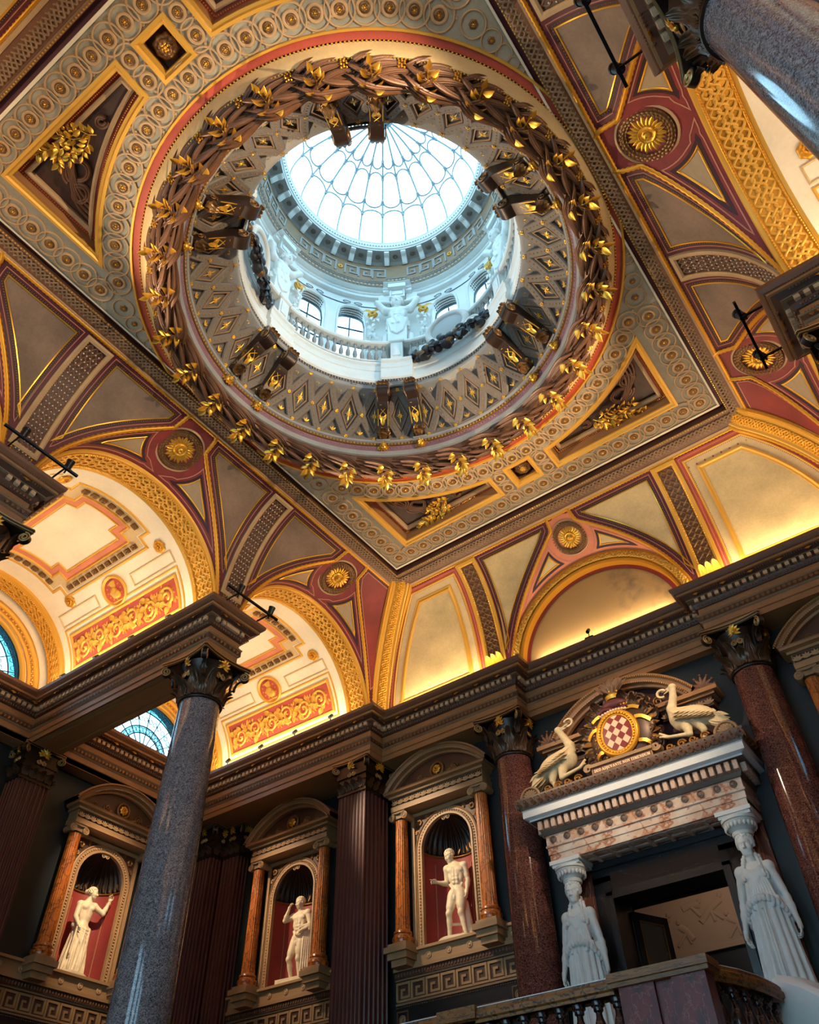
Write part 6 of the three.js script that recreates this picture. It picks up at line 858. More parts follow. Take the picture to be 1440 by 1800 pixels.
// coat of arms
const arms = thing('coat_of_arms', 'gilt and brown coat of arms with red and cream chequered shield', 'crest', [0, 8.44, -9.15]); arms.scale.set(1.16, 1.04, 1.1);
mat.mantle = MM(mottle(0x4a3020, .2, 106, .4), .4, .3); mat.chkR = MS(0x7c231f, .5); mat.chkC = MS(0xd9b795, .5);
const ell = (rx, ry, cx, cy, n = 40) => Array.from({ length: n }, (_, i) => [cx + rx * Math.cos(TAU * i / n), cy + ry * Math.sin(TAU * i / n)]);
const dishMap = d => (x, y) => ({ p: V(x, y, d - .35 * (x * x + (y - .85) * (y - .85) * .6)), n: V(x * .6, (y - .85) * .4, 1).normalize() });
part('mantle', [TX(new THREE.SphereGeometry(1, 28, 20), 0, .9, 0, 0, 0, 0, .7, .84, .28)], mat.mantle, arms, 'brown mantling'); { const L = []; for (const s of [-1, 1]) for (let k = 0; k < 13; k++) { const a = -1.15 + k * .19; L.push(TX(leaf(.26, .13, .5, .4), s * .58 * Math.cos(a), .9 + .74 * Math.sin(a), .06, 0, s > 0 ? -.25 : .25, s > 0 ? a * .7 : PI - a * .7)); } part('fringe', L, mat.goldD, arms, 'gilt fringe of the mantling'); }
part('gold_bands', [-1, 1].flatMap(s => [[.2, 1.36, .5, 1.34], [.4, 1.1, .66, .98], [.36, .55, .6, .42], [.22, .36, .34, .12]].map(([x0, y0, x1, y1]) => sweep(Array.from({ length: 7 }, (_, i) => { const t = i / 6, x = x0 + (x1 - x0) * t, y = y0 + (y1 - y0) * t + .05 * Math.sin(PI * t), q = 1 - (x / .72) ** 2 - ((y - .9) / .86) ** 2; return V(s * x, y, .29 * Math.sqrt(Math.max(.02, q)) + .01); }), V(s * .35, 0, 1).normalize(), rectP(.04, .02, -.04), {}))), mat.gold, arms);
part('shield_rim', [[.40, .5, .05], [.33, .43, .035]].map(([a, b, r]) => sweep(ell(a, b, 0, .85).map(([x, y]) => V(x, y, .27)), V(0, 0, 1), roundP(r, r * 1.2), { closed: true, crease: 3 })), mat.goldB, arms, 'gilt oval rim'); { const b = []; beadRow([...ell(.36, .465, 0, .85), ell(.36, .465, 0, .85)[0]].map(([x, y]) => V(x, y, .31)), .026, .065, b); stuff('rim_pearls', beadG, mat.gold, arms, b); }
// lozenges cut to the oval: alternate red and cream
{ const A = [], B = [], dx = .083, dy = .105, inE = (x, y) => (x / .3) ** 2 + ((y - .85) / .4) ** 2 < 1; const clip = P => P.map(([x, y]) => { const k = Math.sqrt((x / .31) ** 2 + ((y - .85) / .41) ** 2); return k > 1 ? [x / k, .85 + (y - .85) / k] : [x, y]; });
  for (let i = -5; i <= 5; i++) for (let j = -9; j <= 9; j++) { if ((i + j) % 2) continue; const cx = i * dx, cy = .85 + j * dy; if (!inE(cx * .92, .85 + (cy - .85) * .92)) continue; const P = clip([[cx, cy - dy], [cx + dx, cy], [cx, cy + dy], [cx - dx, cy]]); part('lozenge', patch(P, dishMap(.335), .5), (i & 1) ? mat.chkR : mat.chkC, arms); } part('shield_bed', patch(ell(.32, .42, 0, .85), dishMap(.328), .2), mat.chkR, arms); }
part('helmet', [TX(new THREE.SphereGeometry(.26, 18, 12), 0, 1.62, .05, 0, 0, 0, 1.15, .6, .8), sweep(Array.from({ length: 9 }, (_, i) => V(-.3 + .075 * i, 1.42 + .06 * Math.sin(i * .8), .26)), V(0, 0, 1), roundP(.05, .06), { crease: 3 })], mat.maroon, arms); part('pearl_row', Array.from({ length: 10 }, (_, k) => ball(.034, -.27 + .06 * k, 1.34 + .05 * Math.cos((k - 4.5) * .35), .3, 1)), mat.chkC, arms);
part('coronet', [latheC([[.17, 1.78], [.2, 1.86], [.18, 1.9]], 20), ...Array.from({ length: 8 }, (_, k) => ball(.03, .19 * Math.cos(k * TAU / 8), 1.93, .19 * Math.sin(k * TAU / 8), 0))], mat.gold, arms); part('plumes', Array.from({ length: 11 }, (_, k) => TX(leaf(.5, .14, .6, .35), 0, 1.9, .02 * (k % 3), 0, 0, PI / 2 + (k - 5) * .16)), mat.feather, arms, 'brown ostrich plumes');
part('mantle_scrolls', [-1, 1].flatMap(s => [sweep(spiralP(s * .5, 1.55, .16, 1.7, .1, 24, s), V(0, 0, 1), roundP(.03, .04, 3), { crease: 3 }), sweep(spiralP(s * .68, .42, .14, 1.6, .12, 24, -s), V(0, 0, 1), roundP(.03, .04, 3), { crease: 3 }), sweep(spiralP(s * .42, 1.72, .1, 1.6, .12, 20, -s), V(0, 0, 1), roundP(.025, .035, 3), { crease: 3 }), sweep(spiralP(s * .66, 1.3, .1, 1.6, .08, 20, s), V(0, 0, 1), roundP(.025, .035, 3), { crease: 3 })]), mat.mantle, arms);
{ const cv = document.createElement('canvas'); cv.width = 1024; cv.height = 112; const c = cv.getContext('2d'); c.fillStyle = '#7a4226'; c.fillRect(0, 0, 1024, 112); c.fillStyle = '#ffe9bf'; c.font = 'bold 74px serif'; c.textAlign = 'center'; c.textBaseline = 'middle'; c.fillText('DEO ADJUVANTE NON TIMENDUM', 512, 58, 980); const tx = new THREE.CanvasTexture(cv); tx.colorSpace = THREE.SRGBColorSpace;
  part('motto_ribbon', [box(-.62, .62, .02, .17, .2, .42), box(-.64, .64, .17, .24, .2, .46), ...[-1, 1].map(s => sweep(spiralP(s * .7, .2, .09, 1.7, .36, 24, -s), V(0, 0, 1), [[-.02, -.1], [-.02, .06], [.02, .06], [.02, -.1]], { crease: .6 }))], mat.tanE, arms, 'motto ribbon reading DEO ADJUVANTE NON TIMENDUM'); const pl = part('motto_text', new THREE.PlaneGeometry(1.2, .13), MM(tx, .6), arms); pl.position.set(0, .095, .424); }
part('base_scrolls', [-1, 1].flatMap(s => [0, 1, 2, 3].map(k => sweep(spiralP(s * (.95 + k * .22), .1, .085, 1.5, .36, 20, k % 2 ? s : -s), V(0, 0, 1), roundP(.022, .03, 3), { crease: 3 }))), mat.goldD, arms); part('base_shells', [-1, 1].flatMap(s => [TX(MG(Array.from({ length: 7 }, (_, k) => TX(leaf(.18, .06, .5, .3), 0, 0, 0, 0, 0, PI / 2 + (k - 3) * .38)).concat([TX(new THREE.TorusGeometry(.2, .03, 6, 20, PI))])), s * 2.0, .02, .4)]), mat.tanE, arms);
part('gold_studs', Array.from({ length: 70 }, (_, k) => { const a = hash2(k, 1, 9) * TAU, r = .75 + .25 * hash2(k, 2, 9); return ball(.02 + .014 * hash2(k, 3, 9), .62 * r * Math.cos(a), .9 + .8 * r * Math.sin(a), .27 * Math.sqrt(Math.max(0, 1.02 - r * r)) + .03, 0); }), mat.goldB, arms); part('acanthus_mantling', Array.from({ length: 26 }, (_, k) => { const a = TAU * k / 26, q = .5 + .1 * (k % 2); return TX(acanG(.26, .3, .12), q * 1.05 * Math.cos(a), .9 + q * 1.25 * Math.sin(a), .1 - .05 * (k % 2), 0, 0, a - PI / 2 + .4 * (k % 3 - 1)); }), mat.mantle, arms);
// unseen lamp, added to brighten the gallery beyond the door
{ const t = thing('added_gallery_lamp', 'round unseen lamp added to brighten the gallery beyond the doorway', 'lamp', [0, 8.9, -13.4]); part('globe', new THREE.SphereGeometry(.16, 16, 12), new THREE.MeshStandardMaterial({ color: 0xffffff, emissive: new THREE.Color().setRGB(1, .8, .6), emissiveIntensity: 1.5 }), t); part('rod', box(-.012, .012, .15, .7, -.012, .012), mat.black, t); const L = new THREE.PointLight(new THREE.Color().setRGB(1, .8, .62), 8); L.position.set(0, 8.6, -13.4); L.castShadow = true; scene.add(L); }
// balustrade of the landing
const bal = thing('marble_balustrade', 'dark veined marble balustrade with red marble pedestal below the portico', 'balustrade', [0, 2.4, 0]);
mat.railM = MM(marble(0x7a4a20, 0x24150e, 0x93602a, 110, 1.0), .5); mat.balM = MM(marble(0x3a2622, 0x6a5048, 0x241614, 111, .7), .22);
const bal2 = latheC([[.1, 0], [.1, .06], [.07, .08], [.05, .12], [.09, .26], [.11, .36], [.09, .48], [.05, .6], [.045, .66], [.07, .68], [.07, .72], [.1, .74], [.1, .8]], 14, .8);
const railPr = [[.16, .8], [.16, .84], [.2, .86], [.2, .93], [.17, .96], [.17, 1.0], [-.17, 1.0], [-.17, .96], [-.2, .93], [-.2, .86], [-.16, .84], [-.16, .8]];
const curvePts = [[1.72, -5.1], [1.93, -5.6], [2.05, -6.1], [2.1, -6.6], [2.1, -7.1], [2.03, -7.7], [1.92, -8.2], [1.8, -8.7]].map(([x, z]) => V(x, 0, z));
const straight = [V(-6.6, 0, -4.92), V(.55, 0, -4.92)];
for (const P of [straight, curvePts]) { part('handrail', sweep(P, V(0, 1, 0), railPr, { caps: true, crease: .5 }), mat.railM, bal, 'brown veined marble rail'); part('plinth', sweep(P, V(0, 1, 0), [[.16, 0], [.16, .08], [-.16, .08], [-.16, 0]], { caps: true, crease: .4 }), mat.balM, bal); part('rail_highlight', sweep(P, V(0, 1, 0), [[.165, 1.0], [.165, 1.012], [-.165, 1.012], [-.165, 1.0]], { crease: .4 }), mat.marbleW, bal, 'white strip painting in the light caught along the rail edge'); let acc = .2; for (let i = 0; i < P.length - 1; i++) { const l = P[i].distanceTo(P[i + 1]); while (acc < l) { const o = part('baluster', bal2, mat.balM, bal); o.position.copy(P[i].clone().lerp(P[i + 1], acc / l)); acc += .3; } acc -= l; } }  // white strip on the handrail paints in the light its edge catches
part('pedestal', [box(.55, 1.93, 0, .14, -5.1, -4.72), box(.62, 1.14, .14, .86, -5.06, -4.76), box(1.14, 1.4, .14, .86, -5.06, -4.82), box(1.4, 1.88, .14, .86, -5.06, -4.74)], mat.redM, bal, 'dark red veined marble pedestal'); part('pedestal_cap', [box(.52, 1.95, .86, .92, -5.12, -4.7), box(.5, 1.97, .92, 1.03, -5.14, -4.66)], mat.railM, bal);
part('pedestal', [box(-2.35, -1.75, 0, .86, -5.08, -4.76)], mat.redM, bal); part('pedestal_cap', [box(-2.4, -1.7, .86, 1.03, -5.12, -4.68)], mat.railM, bal);
const cop = thing('marble_coping', 'smooth white marble stair coping sloping away beside the balustrade', 'coping', [0, 2.4, 0]);
part('slab', sweep([V(2.36, 1.2, -7.1), V(2.5, 1.12, -7.0), V(2.75, .97, -6.85), V(3.0, .8, -6.7), V(3.3, .58, -6.4), V(3.7, .3, -5.9)], V(0, 1, 0), [[.28, -1.0], [.3, -.06], [.2, .0], [-.2, 0], [-.25, -1.0]], { caps: true, crease: .6 }), mat.marbleW, cop);
// ---------------------------------------------------------------- sculpture: smooth-joined distance fields
const sminf = (a, b, k) => { const h = Math.max(0, Math.min(1, .5 + .5 * (b - a) / k)); return b + (a - b) * h - k * h * (1 - h); };
function cap(a, b, ra, rb, k = .03) {                          // tapered capsule
  const dx = b[0] - a[0], dy = b[1] - a[1], dz = b[2] - a[2], L = dx * dx + dy * dy + dz * dz || 1e-9, R = Math.max(ra, rb) + k + .03;
  return { k, lo: [0, 1, 2].map(i => Math.min(a[i], b[i]) - R), hi: [0, 1, 2].map(i => Math.max(a[i], b[i]) + R), f: (x, y, z) => { const px = x - a[0], py = y - a[1], pz = z - a[2]; let t = (px * dx + py * dy + pz * dz) / L; t = t < 0 ? 0 : t > 1 ? 1 : t; return Math.hypot(px - dx * t, py - dy * t, pz - dz * t) - (ra + (rb - ra) * t); } };
}
function elp(c, r, k = .03, ry = 0, cut = false, rz = 0) {     // ellipsoid turned about y, then tipped about z
  const R = Math.max(...r) + k + .03, cs = Math.cos(ry), sn = Math.sin(ry), c2 = Math.cos(rz), s2 = Math.sin(rz), m = Math.min(...r);
  return { k, cut, lo: c.map(v => v - R), hi: c.map(v => v + R), f: (x, y, z) => { let px = x - c[0], py = y - c[1], pz = z - c[2]; const ax = px * c2 + py * s2; py = -px * s2 + py * c2; px = ax; const qx = px * cs - pz * sn, qz = px * sn + pz * cs; const k0 = Math.hypot(qx / r[0], py / r[1], qz / r[2]), k1 = Math.hypot(qx / r[0] ** 2, py / r[1] ** 2, qz / r[2] ** 2); return k1 < 1e-9 ? -m : k0 * (k0 - 1) / k1; } };
}
function drape(y0, y1, prof, folds, amp, k = .03, lean = [0, 0, 0, 0]) { // skirt: prof(t) -> [rx, rz]; folds run down it
  const L = 1.2; return { k, lo: [-.62, y0 - .05, -.62], hi: [.62, y1 + .08, .62], f: (x, y, z) => { const t = (y - y0) / (y1 - y0), tc = t < 0 ? 0 : t > 1 ? 1 : t, [rx, rz] = prof(tc), cx = lean[0] + (lean[1] - lean[0]) * tc, cz = lean[2] + (lean[3] - lean[2]) * tc, px = x - cx, pz = z - cz, a = Math.atan2(px / rx, pz / rz), q = Math.hypot(px / rx, pz / rz), d = (q - 1 - amp(tc) * folds(a, tc)) * Math.min(rx, rz) * .8; return Math.max(d, (y0 - y) , (y - y1)); } };
}
function carve(prims, lo, hi, N = 120) {
  const F = new Float32Array(N * N * N).fill(9), h = N / 2, c = [0, 1, 2].map(i => (lo[i] + hi[i]) / 2), s = [0, 1, 2].map(i => (hi[i] - lo[i]) / 2), P = (i, q) => c[q] + s[q] * (i - h) / h, ix = (v, q) => (v - c[q]) / s[q] * h + h;
  for (const p of prims) { const a = [0, 1, 2].map(q => Math.max(0, Math.floor(ix(p.lo[q], q)))), b = [0, 1, 2].map(q => Math.min(N - 1, Math.ceil(ix(p.hi[q], q))));
    for (let z = a[2]; z <= b[2]; z++) for (let y = a[1]; y <= b[1]; y++) for (let x = a[0]; x <= b[0]; x++) { const i = x + y * N + z * N * N, d = p.f(P(x, 0), P(y, 1), P(z, 2)); F[i] = p.cut ? -sminf(-F[i], d, p.k) : sminf(F[i], d, p.k); } }
  const mc = new MarchingCubes(N, mat.statue, false, false, 240000); mc.isolation = 0; mc.reset(); for (let i = 0; i < F.length; i++) mc.field[i] = -F[i]; mc.update();
  const n = Math.min(mc.count, 720000), pos = new Float32Array(n * 3); for (let i = 0; i < n; i++) for (let q = 0; q < 3; q++) pos[i * 3 + q] = c[q] + s[q] * mc.positionArray[i * 3 + q];
  const key = new Map(), idx = new Uint32Array(n), vp = []; const Q = i => Math.round((pos[i] + 4) * 16000);
  for (let i = 0; i < n; i++) { const k = (Q(3 * i) * 131072 + Q(3 * i + 1)) * 131072 + Q(3 * i + 2); let j = key.get(k); if (j === undefined) { j = vp.length / 3; key.set(k, j); vp.push(pos[3 * i], pos[3 * i + 1], pos[3 * i + 2]); } idx[i] = j; }
  const g = new THREE.BufferGeometry(); g.setAttribute('position', new THREE.Float32BufferAttribute(vp, 3)); g.setIndex(new THREE.BufferAttribute(idx, 1)); g.computeVertexNormals();   const no = g.attributes.normal; const uv = new Float32Array(g.attributes.position.count * 2); for (let i = 0; i < uv.length / 2; i++) { uv[2 * i] = g.attributes.position.getX(i) + g.attributes.position.getZ(i); uv[2 * i + 1] = g.attributes.position.getY(i); } g.setAttribute('uv', new THREE.BufferAttribute(uv, 2));
  return g;
}
const vadd = (a, b, t = 1) => a.map((v, i) => v + b[i] * t), vsub = (a, b) => a.map((v, i) => v - b[i]), vlerp = (a, b, t) => a.map((v, i) => v + (b[i] - v) * t), vlen = a => Math.hypot(...a), vnorm = a => { const l = vlen(a) || 1; return a.map(v => v / l); }, vcross = (a, b) => [a[1] * b[2] - a[2] * b[1], a[2] * b[0] - a[0] * b[2], a[0] * b[1] - a[1] * b[0]];
function headPrims(c, yaw, pitch, s = 1, hairK = 0, roll = 0) { // head about .29 high; faces +z when yaw = 0
  const m = new THREE.Matrix4().makeRotationFromEuler(new THREE.Euler(pitch, yaw, roll, 'YXZ')), T = (x, y, z) => { const v = V(x * s, y * s, z * s).applyMatrix4(m); return [c[0] + v.x, c[1] + v.y, c[2] + v.z]; };
  const sp = (x, y, z, r, k = .02, cut) => { const o = elp(T(x, y, z), [r * s, r * s, r * s], k * s); o.cut = cut; return o; }, cp = (a, b, r0, r1, k = .015) => cap(T(...a), T(...b), r0 * s, r1 * s, k * s);
  const L = [sp(0, .05, -.02, .108, .03), sp(0, .035, .02, .096, .04), sp(0, -.03, .035, .078, .04), cp([-.035, -.085, .06], [.035, -.085, .06], .04, .04, .03), sp(0, -.1, .078, .03, .02)];
  L.push(sp(-.042, .012, .118, .026, .012, true), sp(.042, .012, .118, .026, .012, true)); L.push(sp(-.042, .01, .094, .02, .006), sp(.042, .01, .094, .02, .006));
  L.push(cp([0, .025, .108], [0, -.026, .138], .011, .018, .01), sp(-.015, -.03, .118, .013, .008), sp(.015, -.03, .118, .013, .008), cp([-.06, .045, .09], [0, .04, .112], .013, .014, .012), cp([.06, .045, .09], [0, .04, .112], .013, .014, .012));
  L.push(cp([-.024, -.061, .104], [.024, -.061, .104], .011, .011, .006), cp([-.02, -.079, .1], [.02, -.079, .1], .012, .012, .006), sp(-.05, -.03, .075, .035, .03), sp(.05, -.03, .075, .035, .03), sp(-.108, .0, -.01, .028, .012), sp(.108, .0, -.01, .028, .012));
  if (hairK) for (let i = 0; i < 90; i++) { const a = i * 2.399963, y = 1 - i / 62; if (y < -.45) break; const r = Math.sqrt(Math.max(0, 1 - y * y)), px = r * Math.cos(a), pz = r * Math.sin(a); if (pz > .5 && y < .42) continue; L.push(sp(px * .115, .055 + y * .112, -.02 + pz * .118, .021 * hairK, .008)); }
  return L;
}
function headGeo(c, yaw, pitch, s = 1, hairK = 0, roll = 0, extra = [], N = 72) { const P = [...headPrims(c, yaw, pitch, s, hairK, roll), cap([c[0], c[1] - .06 * s, c[2] - .02], [c[0], c[1] - .2 * s, c[2] - .045], .066 * s, .07 * s, .03), ...extra], r = .2 * s; return carve(P, [c[0] - r, c[1] - .2 * s, c[2] - r], [c[0] + r, c[1] + .21 * s, c[2] + r], N); }
function handGeo(w, dir, palm, side, curl = .5, point = false) { // five separate fingers on a palm; dir: wrist to knuckles, palm: palm normal, side +1: thumb to the right of dir x palm
  const d = vnorm(dir), n = vnorm(palm), x = vcross(d, n).map(v => v * side), at = (a, b, c) => [w[0] + x[0] * a + d[0] * b + n[0] * c, w[1] + x[1] * a + d[1] * b + n[1] * c, w[2] + x[2] * a + d[2] * b + n[2] * c], S = 1.22;
  const q = (a, b, c) => at(a * S, b * S, c * S), L = [cap(q(0, -.05, 0), q(0, .02, 0), .03 * S, .032 * S, .02)];
  for (let f = 0; f < 4; f++) { const o = .031 - f * .0205, l = [.072, .08, .074, .058][f], c = point && f === 0 ? .08 : curl * (1 + f * .12); L.push(cap(q(o * .75, .015, 0), q(o, .088 - Math.abs(f - 1.2) * .004, .004), .0125 * S, .0105 * S, .012)); let p = [o, .088 - Math.abs(f - 1.2) * .004, .004], a = c * .7; const fr = [.0102, .0092, .008, .007]; for (let j = 0; j < 3; j++) { const s = l * [.46, .31, .25][j], e = [p[0], p[1] + s * Math.cos(a), p[2] + s * Math.sin(a)]; L.push(cap(q(...p), q(...e), fr[j] * S, fr[j + 1] * S, .003)); p = e; a += c * .8; } }
  let p = [.028, .01, .006]; for (const [e, r0, r1] of [[[.056, .045, .018], .0145, .012], [[.062, .076, .026], .0115, .0095], [[.056, .1, .036], .0095, .0075]]) { L.push(cap(q(...p), q(...e), r0 * S, r1 * S, .006)); p = e; }
  const lo = [9, 9, 9], hi = [-9, -9, -9]; for (const c of L) for (let i = 0; i < 3; i++) { lo[i] = Math.min(lo[i], c.lo[i] + .02); hi[i] = Math.max(hi[i], c.hi[i] - .02); } return carve(L, lo, hi, 44);
}
function limbs(J, r = 1) {                                     // arms and legs from joints
  const L = [], A = (a, b, ra, rb, k = .035) => L.push(cap(a, b, ra * r, rb * r, k));
  for (const s of ['L', 'R']) { if (J['e' + s]) { const sh = J['s' + s], e = J['e' + s], w = J['w' + s]; L.push(elp(sh, [.092 * r, .092 * r, .09 * r], .05)); A(sh, e, .073, .056); A(vlerp(sh, e, .3), vlerp(sh, e, .72), .073, .062); A(e, vlerp(e, w, .35), .056, .058); A(vlerp(e, w, .3), w, .057, .036); }
    if (J['k' + s]) { const h = J['h' + s], k = J['k' + s], a = J['a' + s], f = J['f' + s]; A(h, k, .125, .073, .05); A(vlerp(h, k, .15), vlerp(h, k, .65), .122, .1, .05); L.push(elp(vadd(k, [0, 0, .025]), [.062 * r, .07 * r, .062 * r], .03)); A(k, a, .068, .047); L.push(elp(vadd(vlerp(k, a, .3), [0, 0, -.03]), [.062 * r, .15 * r, .064 * r], .04)); if (f) { A(vadd(a, [0, -.03, -.03]), vadd(a, [0, -.045, -.05]), .045, .045); A(vadd(a, [0, -.03, 0]), f, .046, .032, .03); for (let q = 0; q < 5; q++) { const d = vnorm([f[0] - a[0], 0, f[2] - a[2]]), sx = [d[2], 0, -d[0]], o = (q - 2) * .021; L.push(cap(vadd(vadd(f, sx, o), d, -.01), vadd(vadd(f, sx, o * 1.1), d, .05 - Math.abs(q - 1.5) * .006), .017, .014, .008)); } } } }
  return L;
}
function torso(J, male = true, r = 1) {
  const c = vlerp(J.sL, J.sR, .5), p = J.pelvis, ax = vnorm(vsub(J.sL, J.sR)), yaw = Math.atan2(-ax[2], ax[0]), hipYaw = J.hipYaw ?? yaw, chest = vlerp(p, c, .74), up = vnorm(vsub(c, p)), L = [];
  const at = (x, y, z, b = chest, yw = yaw) => [b[0] + (x * Math.cos(yw) + z * Math.sin(yw)) * r, b[1] + y * r, b[2] + (-x * Math.sin(yw) + z * Math.cos(yw)) * r];
  L.push(elp(at(0, 0, 0), [.205 * r, .24 * r, .145 * r], .05, yaw), elp(vlerp(p, c, .4), [.165 * r, .2 * r, .118 * r], .06, yaw), elp(p, [.19 * r, .15 * r, .138 * r], .06, hipYaw), cap(vadd(c, [0, .02, -.01]), J.neck, .085, .07, .06), cap(J.sL, J.sR, .078, .078, .06), cap(J.neck, vadd(J.head, [0, -.06, 0]), .069, .066, .04));
  for (const s of [-1, 1]) L.push(elp(at(s * .095, .06, .088), male ? [.105, .075, .05] : [.085, .078, .078], male ? .025 : .03, yaw), elp(at(s * .08, -.03, -.1, p, hipYaw), [.1, .11, .085], .04, hipYaw), cap(vadd(c, [0, .08, -.02]), s > 0 ? J.sL : J.sR, .055, .06, .05));
  if (male) { for (let j = 0; j < 3; j++) for (const s of [-1, 1]) L.push(elp(at(s * .042, -.09 - j * .085, .118 - j * .004), [.04, .038, .026], .02, yaw)); for (const s of [-1, 1]) { L.push(cap(at(s * .16, -.28, .05), at(s * .06, -.42, .1), .03, .022, .03)); L.push(elp(at(s * .13, -.12, .06), [.05, .11, .05], .03, yaw)); } }
  L.push(Object.assign(elp(at(0, -.03, .165), [.012, .14, .03], .02, yaw), { cut: true }));
  return L;
}
const rock = (rx, rz, h, N = 22) => grid(N, 5, (u, v) => { const a = u * TAU, k = 1 + .06 * Math.sin(3 * a + 1) + .04 * Math.sin(7 * a), t = v < .5 ? 1 : 1 - (v - .5) * 2; return V(rx * k * t * Math.cos(a), v < .5 ? h * v * 2 : h, rz * k * t * Math.sin(a)); }, .6);
function statue(name, label, pos, turn, geos, extra) { const t = thing(name, label, 'statue', pos, turn); part('figure', MG(geos.map(prep)), mat.statue, t); for (const [n, g, l] of extra) part(n, g, mat.statue, t, l); return t; }
// the athlete pointing downwards
{ const J = { head: [-.10, 2.06, .06], neck: [-.04, 1.9, 0], sL: [.24, 1.80, -.03], sR: [-.19, 1.76, .06], eL: [.31, 1.44, -.06], wL: [.29, 1.13, .02], eR: [-.24, 1.42, .0], wR: [-.42, 1.43, .24], pelvis: [.03, 1.2, 0], hL: [.12, 1.13, 0], hR: [-.08, 1.13, .02], kL: [.13, .67, .08], aL: [.2, .2, .0], fL: [.2, .15, .16], kR: [-.17, .68, .12], aR: [-.24, .2, .0], fR: [-.3, .15, .14], hipYaw: -.2 };
  const pr = [...torso(J), ...limbs(J), cap([.26, .1, -.14], [.14, .95, -.16], .12, .09, .05), cap([-.22, .48, -.02], [.16, .46, -.12], .035, .035, .02), cap([.0, 1.06, .12], [.0, 1.0, .13], .03, .02, .02)];
  statue('athlete_statue', 'cream marble nude athlete looking down with one hand pointing forward, beside a tree stump', [NB[1], 6.33, -10.18], .12, [carve(pr, [-.62, -.02, -.42], [.52, 2.1, .5], 118), headGeo(J.head, -.6, .42, 1.06, .9), handGeo(J.wR, [-.6, .02, .8], [.5, -.6, .4], 1, .55, true), handGeo(J.wL, [.02, -1, .15], [-1, 0, 0], 1, .8)], [['base', rock(.52, .34, .15), 'rough oval marble base']]); }
// the youth raising a hand to his head, cloak over the other arm
{ const J = { head: [.02, 2.07, .06], neck: [.03, 1.9, 0], sL: [.25, 1.81, -.02], sR: [-.2, 1.77, .02], eL: [.36, 1.45, -.02], wL: [.16, 1.3, .17], eR: [-.4, 1.66, .16], wR: [-.24, 1.93, .22], pelvis: [.0, 1.2, 0], hL: [.1, 1.13, 0], hR: [-.1, 1.13, 0], kL: [.08, .66, .06], aL: [.1, .2, -.02], fL: [.13, .15, .14], kR: [-.2, .67, .1], aR: [-.2, .2, -.06], fR: [-.26, .15, .08], hipYaw: .15 };
  const folds = []; for (let k = 0; k < 7; k++) folds.push(cap([.22 + .03 * k, 1.38 - .01 * k, .06 - .03 * k], [.2 + .045 * k, .34 + .05 * (k % 3), .1 - .04 * k], .034, .028, .012)); for (let k = 0; k < 4; k++) folds.push(cap([.14 + .05 * k, 1.4, .14 - .05 * k], [.36, 1.5 - .05 * k, .02], .04, .04, .02));
  const pr = [...torso(J), ...limbs(J), ...folds, cap([.14, .1, -.16], [.16, 1.0, -.14], .1, .09, .05), cap([.0, 1.06, .12], [.0, 1.0, .13], .03, .02, .02)];
  statue('youth_statue', 'cream marble nude youth with hand raised to his brow and cloak over one arm', [NB[0], 6.33, -10.18], .1, [carve(pr, [-.6, -.02, -.42], [.6, 2.1, .5], 118), headGeo(J.head, -.5, .25, 1.06, .95), handGeo(J.wR, [.3, .9, .1], [.7, -.2, -.6], 1, .7), handGeo(J.wL, [-.8, -.4, .3], [0, -.3, -1], -1, .5)], [['base', MG([box(-.42, .42, 0, .15, -.32, .34)]), 'square marble base']]); }
// the half-draped woman
{ const J = { head: [.06, 2.06, .05], neck: [.03, 1.9, 0], sL: [.23, 1.79, .02], sR: [-.19, 1.75, -.02], eL: [.5, 1.66, .1], wL: [.56, 1.98, .18], eR: [-.27, 1.42, .02], wR: [-.26, 1.2, .2], pelvis: [.02, 1.22, 0], hL: [.1, 1.15, 0], hR: [-.1, 1.15, 0], hipYaw: .2 };
  const sk = drape(.12, 1.2, t => [.33 - .1 * t, .27 - .07 * t], (a, t) => Math.sin(a * 9 + 2.2 * t) * .6 + Math.sin(a * 17 - 3 * t) * .4, t => .17 - .06 * t, .03, [-.03, .02, .02, 0]);
  const folds = []; for (let k = 0; k < 8; k++) folds.push(cap([-.2 + .05 * k, 1.22 - .025 * k, .13 + .01 * Math.sin(k)], [-.24 + .02 * k, .16, .2 - .03 * k], .03, .026, .012)); for (let k = 0; k < 7; k++) folds.push(cap([-.22, 1.22 - .03 * k, .08 + .016 * k], [.0, 1.12 - .07 * k, .21], .03, .026, .01), cap([.0, 1.12 - .07 * k, .21], [.2, 1.14 - .11 * k, .13], .026, .024, .01)); for (let k = 0; k < 4; k++) folds.push(cap([-.25 + .012 * k, 1.2, .2 - .04 * k], [-.31 + .03 * k, .5 - .08 * k, .2 - .05 * k], .03, .022, .014)); folds.push(cap([-.22, 1.22, .0], [.2, 1.18, .0], .09, .09, .05), cap([.2, 1.15, .05], [.1, .85, .16], .05, .04, .02));
  const pr = [...torso(J, false), ...limbs(J), sk, ...folds];
  statue('draped_woman_statue', 'cream marble half-draped woman raising one arm, cloth gathered at her hip', [-14.48, 6.33, NL], PI / 2 + .05, [carve(pr, [-.6, -.02, -.45], [.75, 2.1, .5], 122), headGeo(J.head, .65, .05, 1.04, 1.0, 0, [elp([-.03, 2.12, -.08], [.07, .07, .07], .03)]), handGeo(J.wL, [-.25, .9, .2], [-.3, -.2, .9], 1, .6), handGeo(J.wR, [-.05, -.9, .35], [1, 0, .2], -1, .8)], [['base', rock(.46, .36, .14), 'oval marble base']]); }
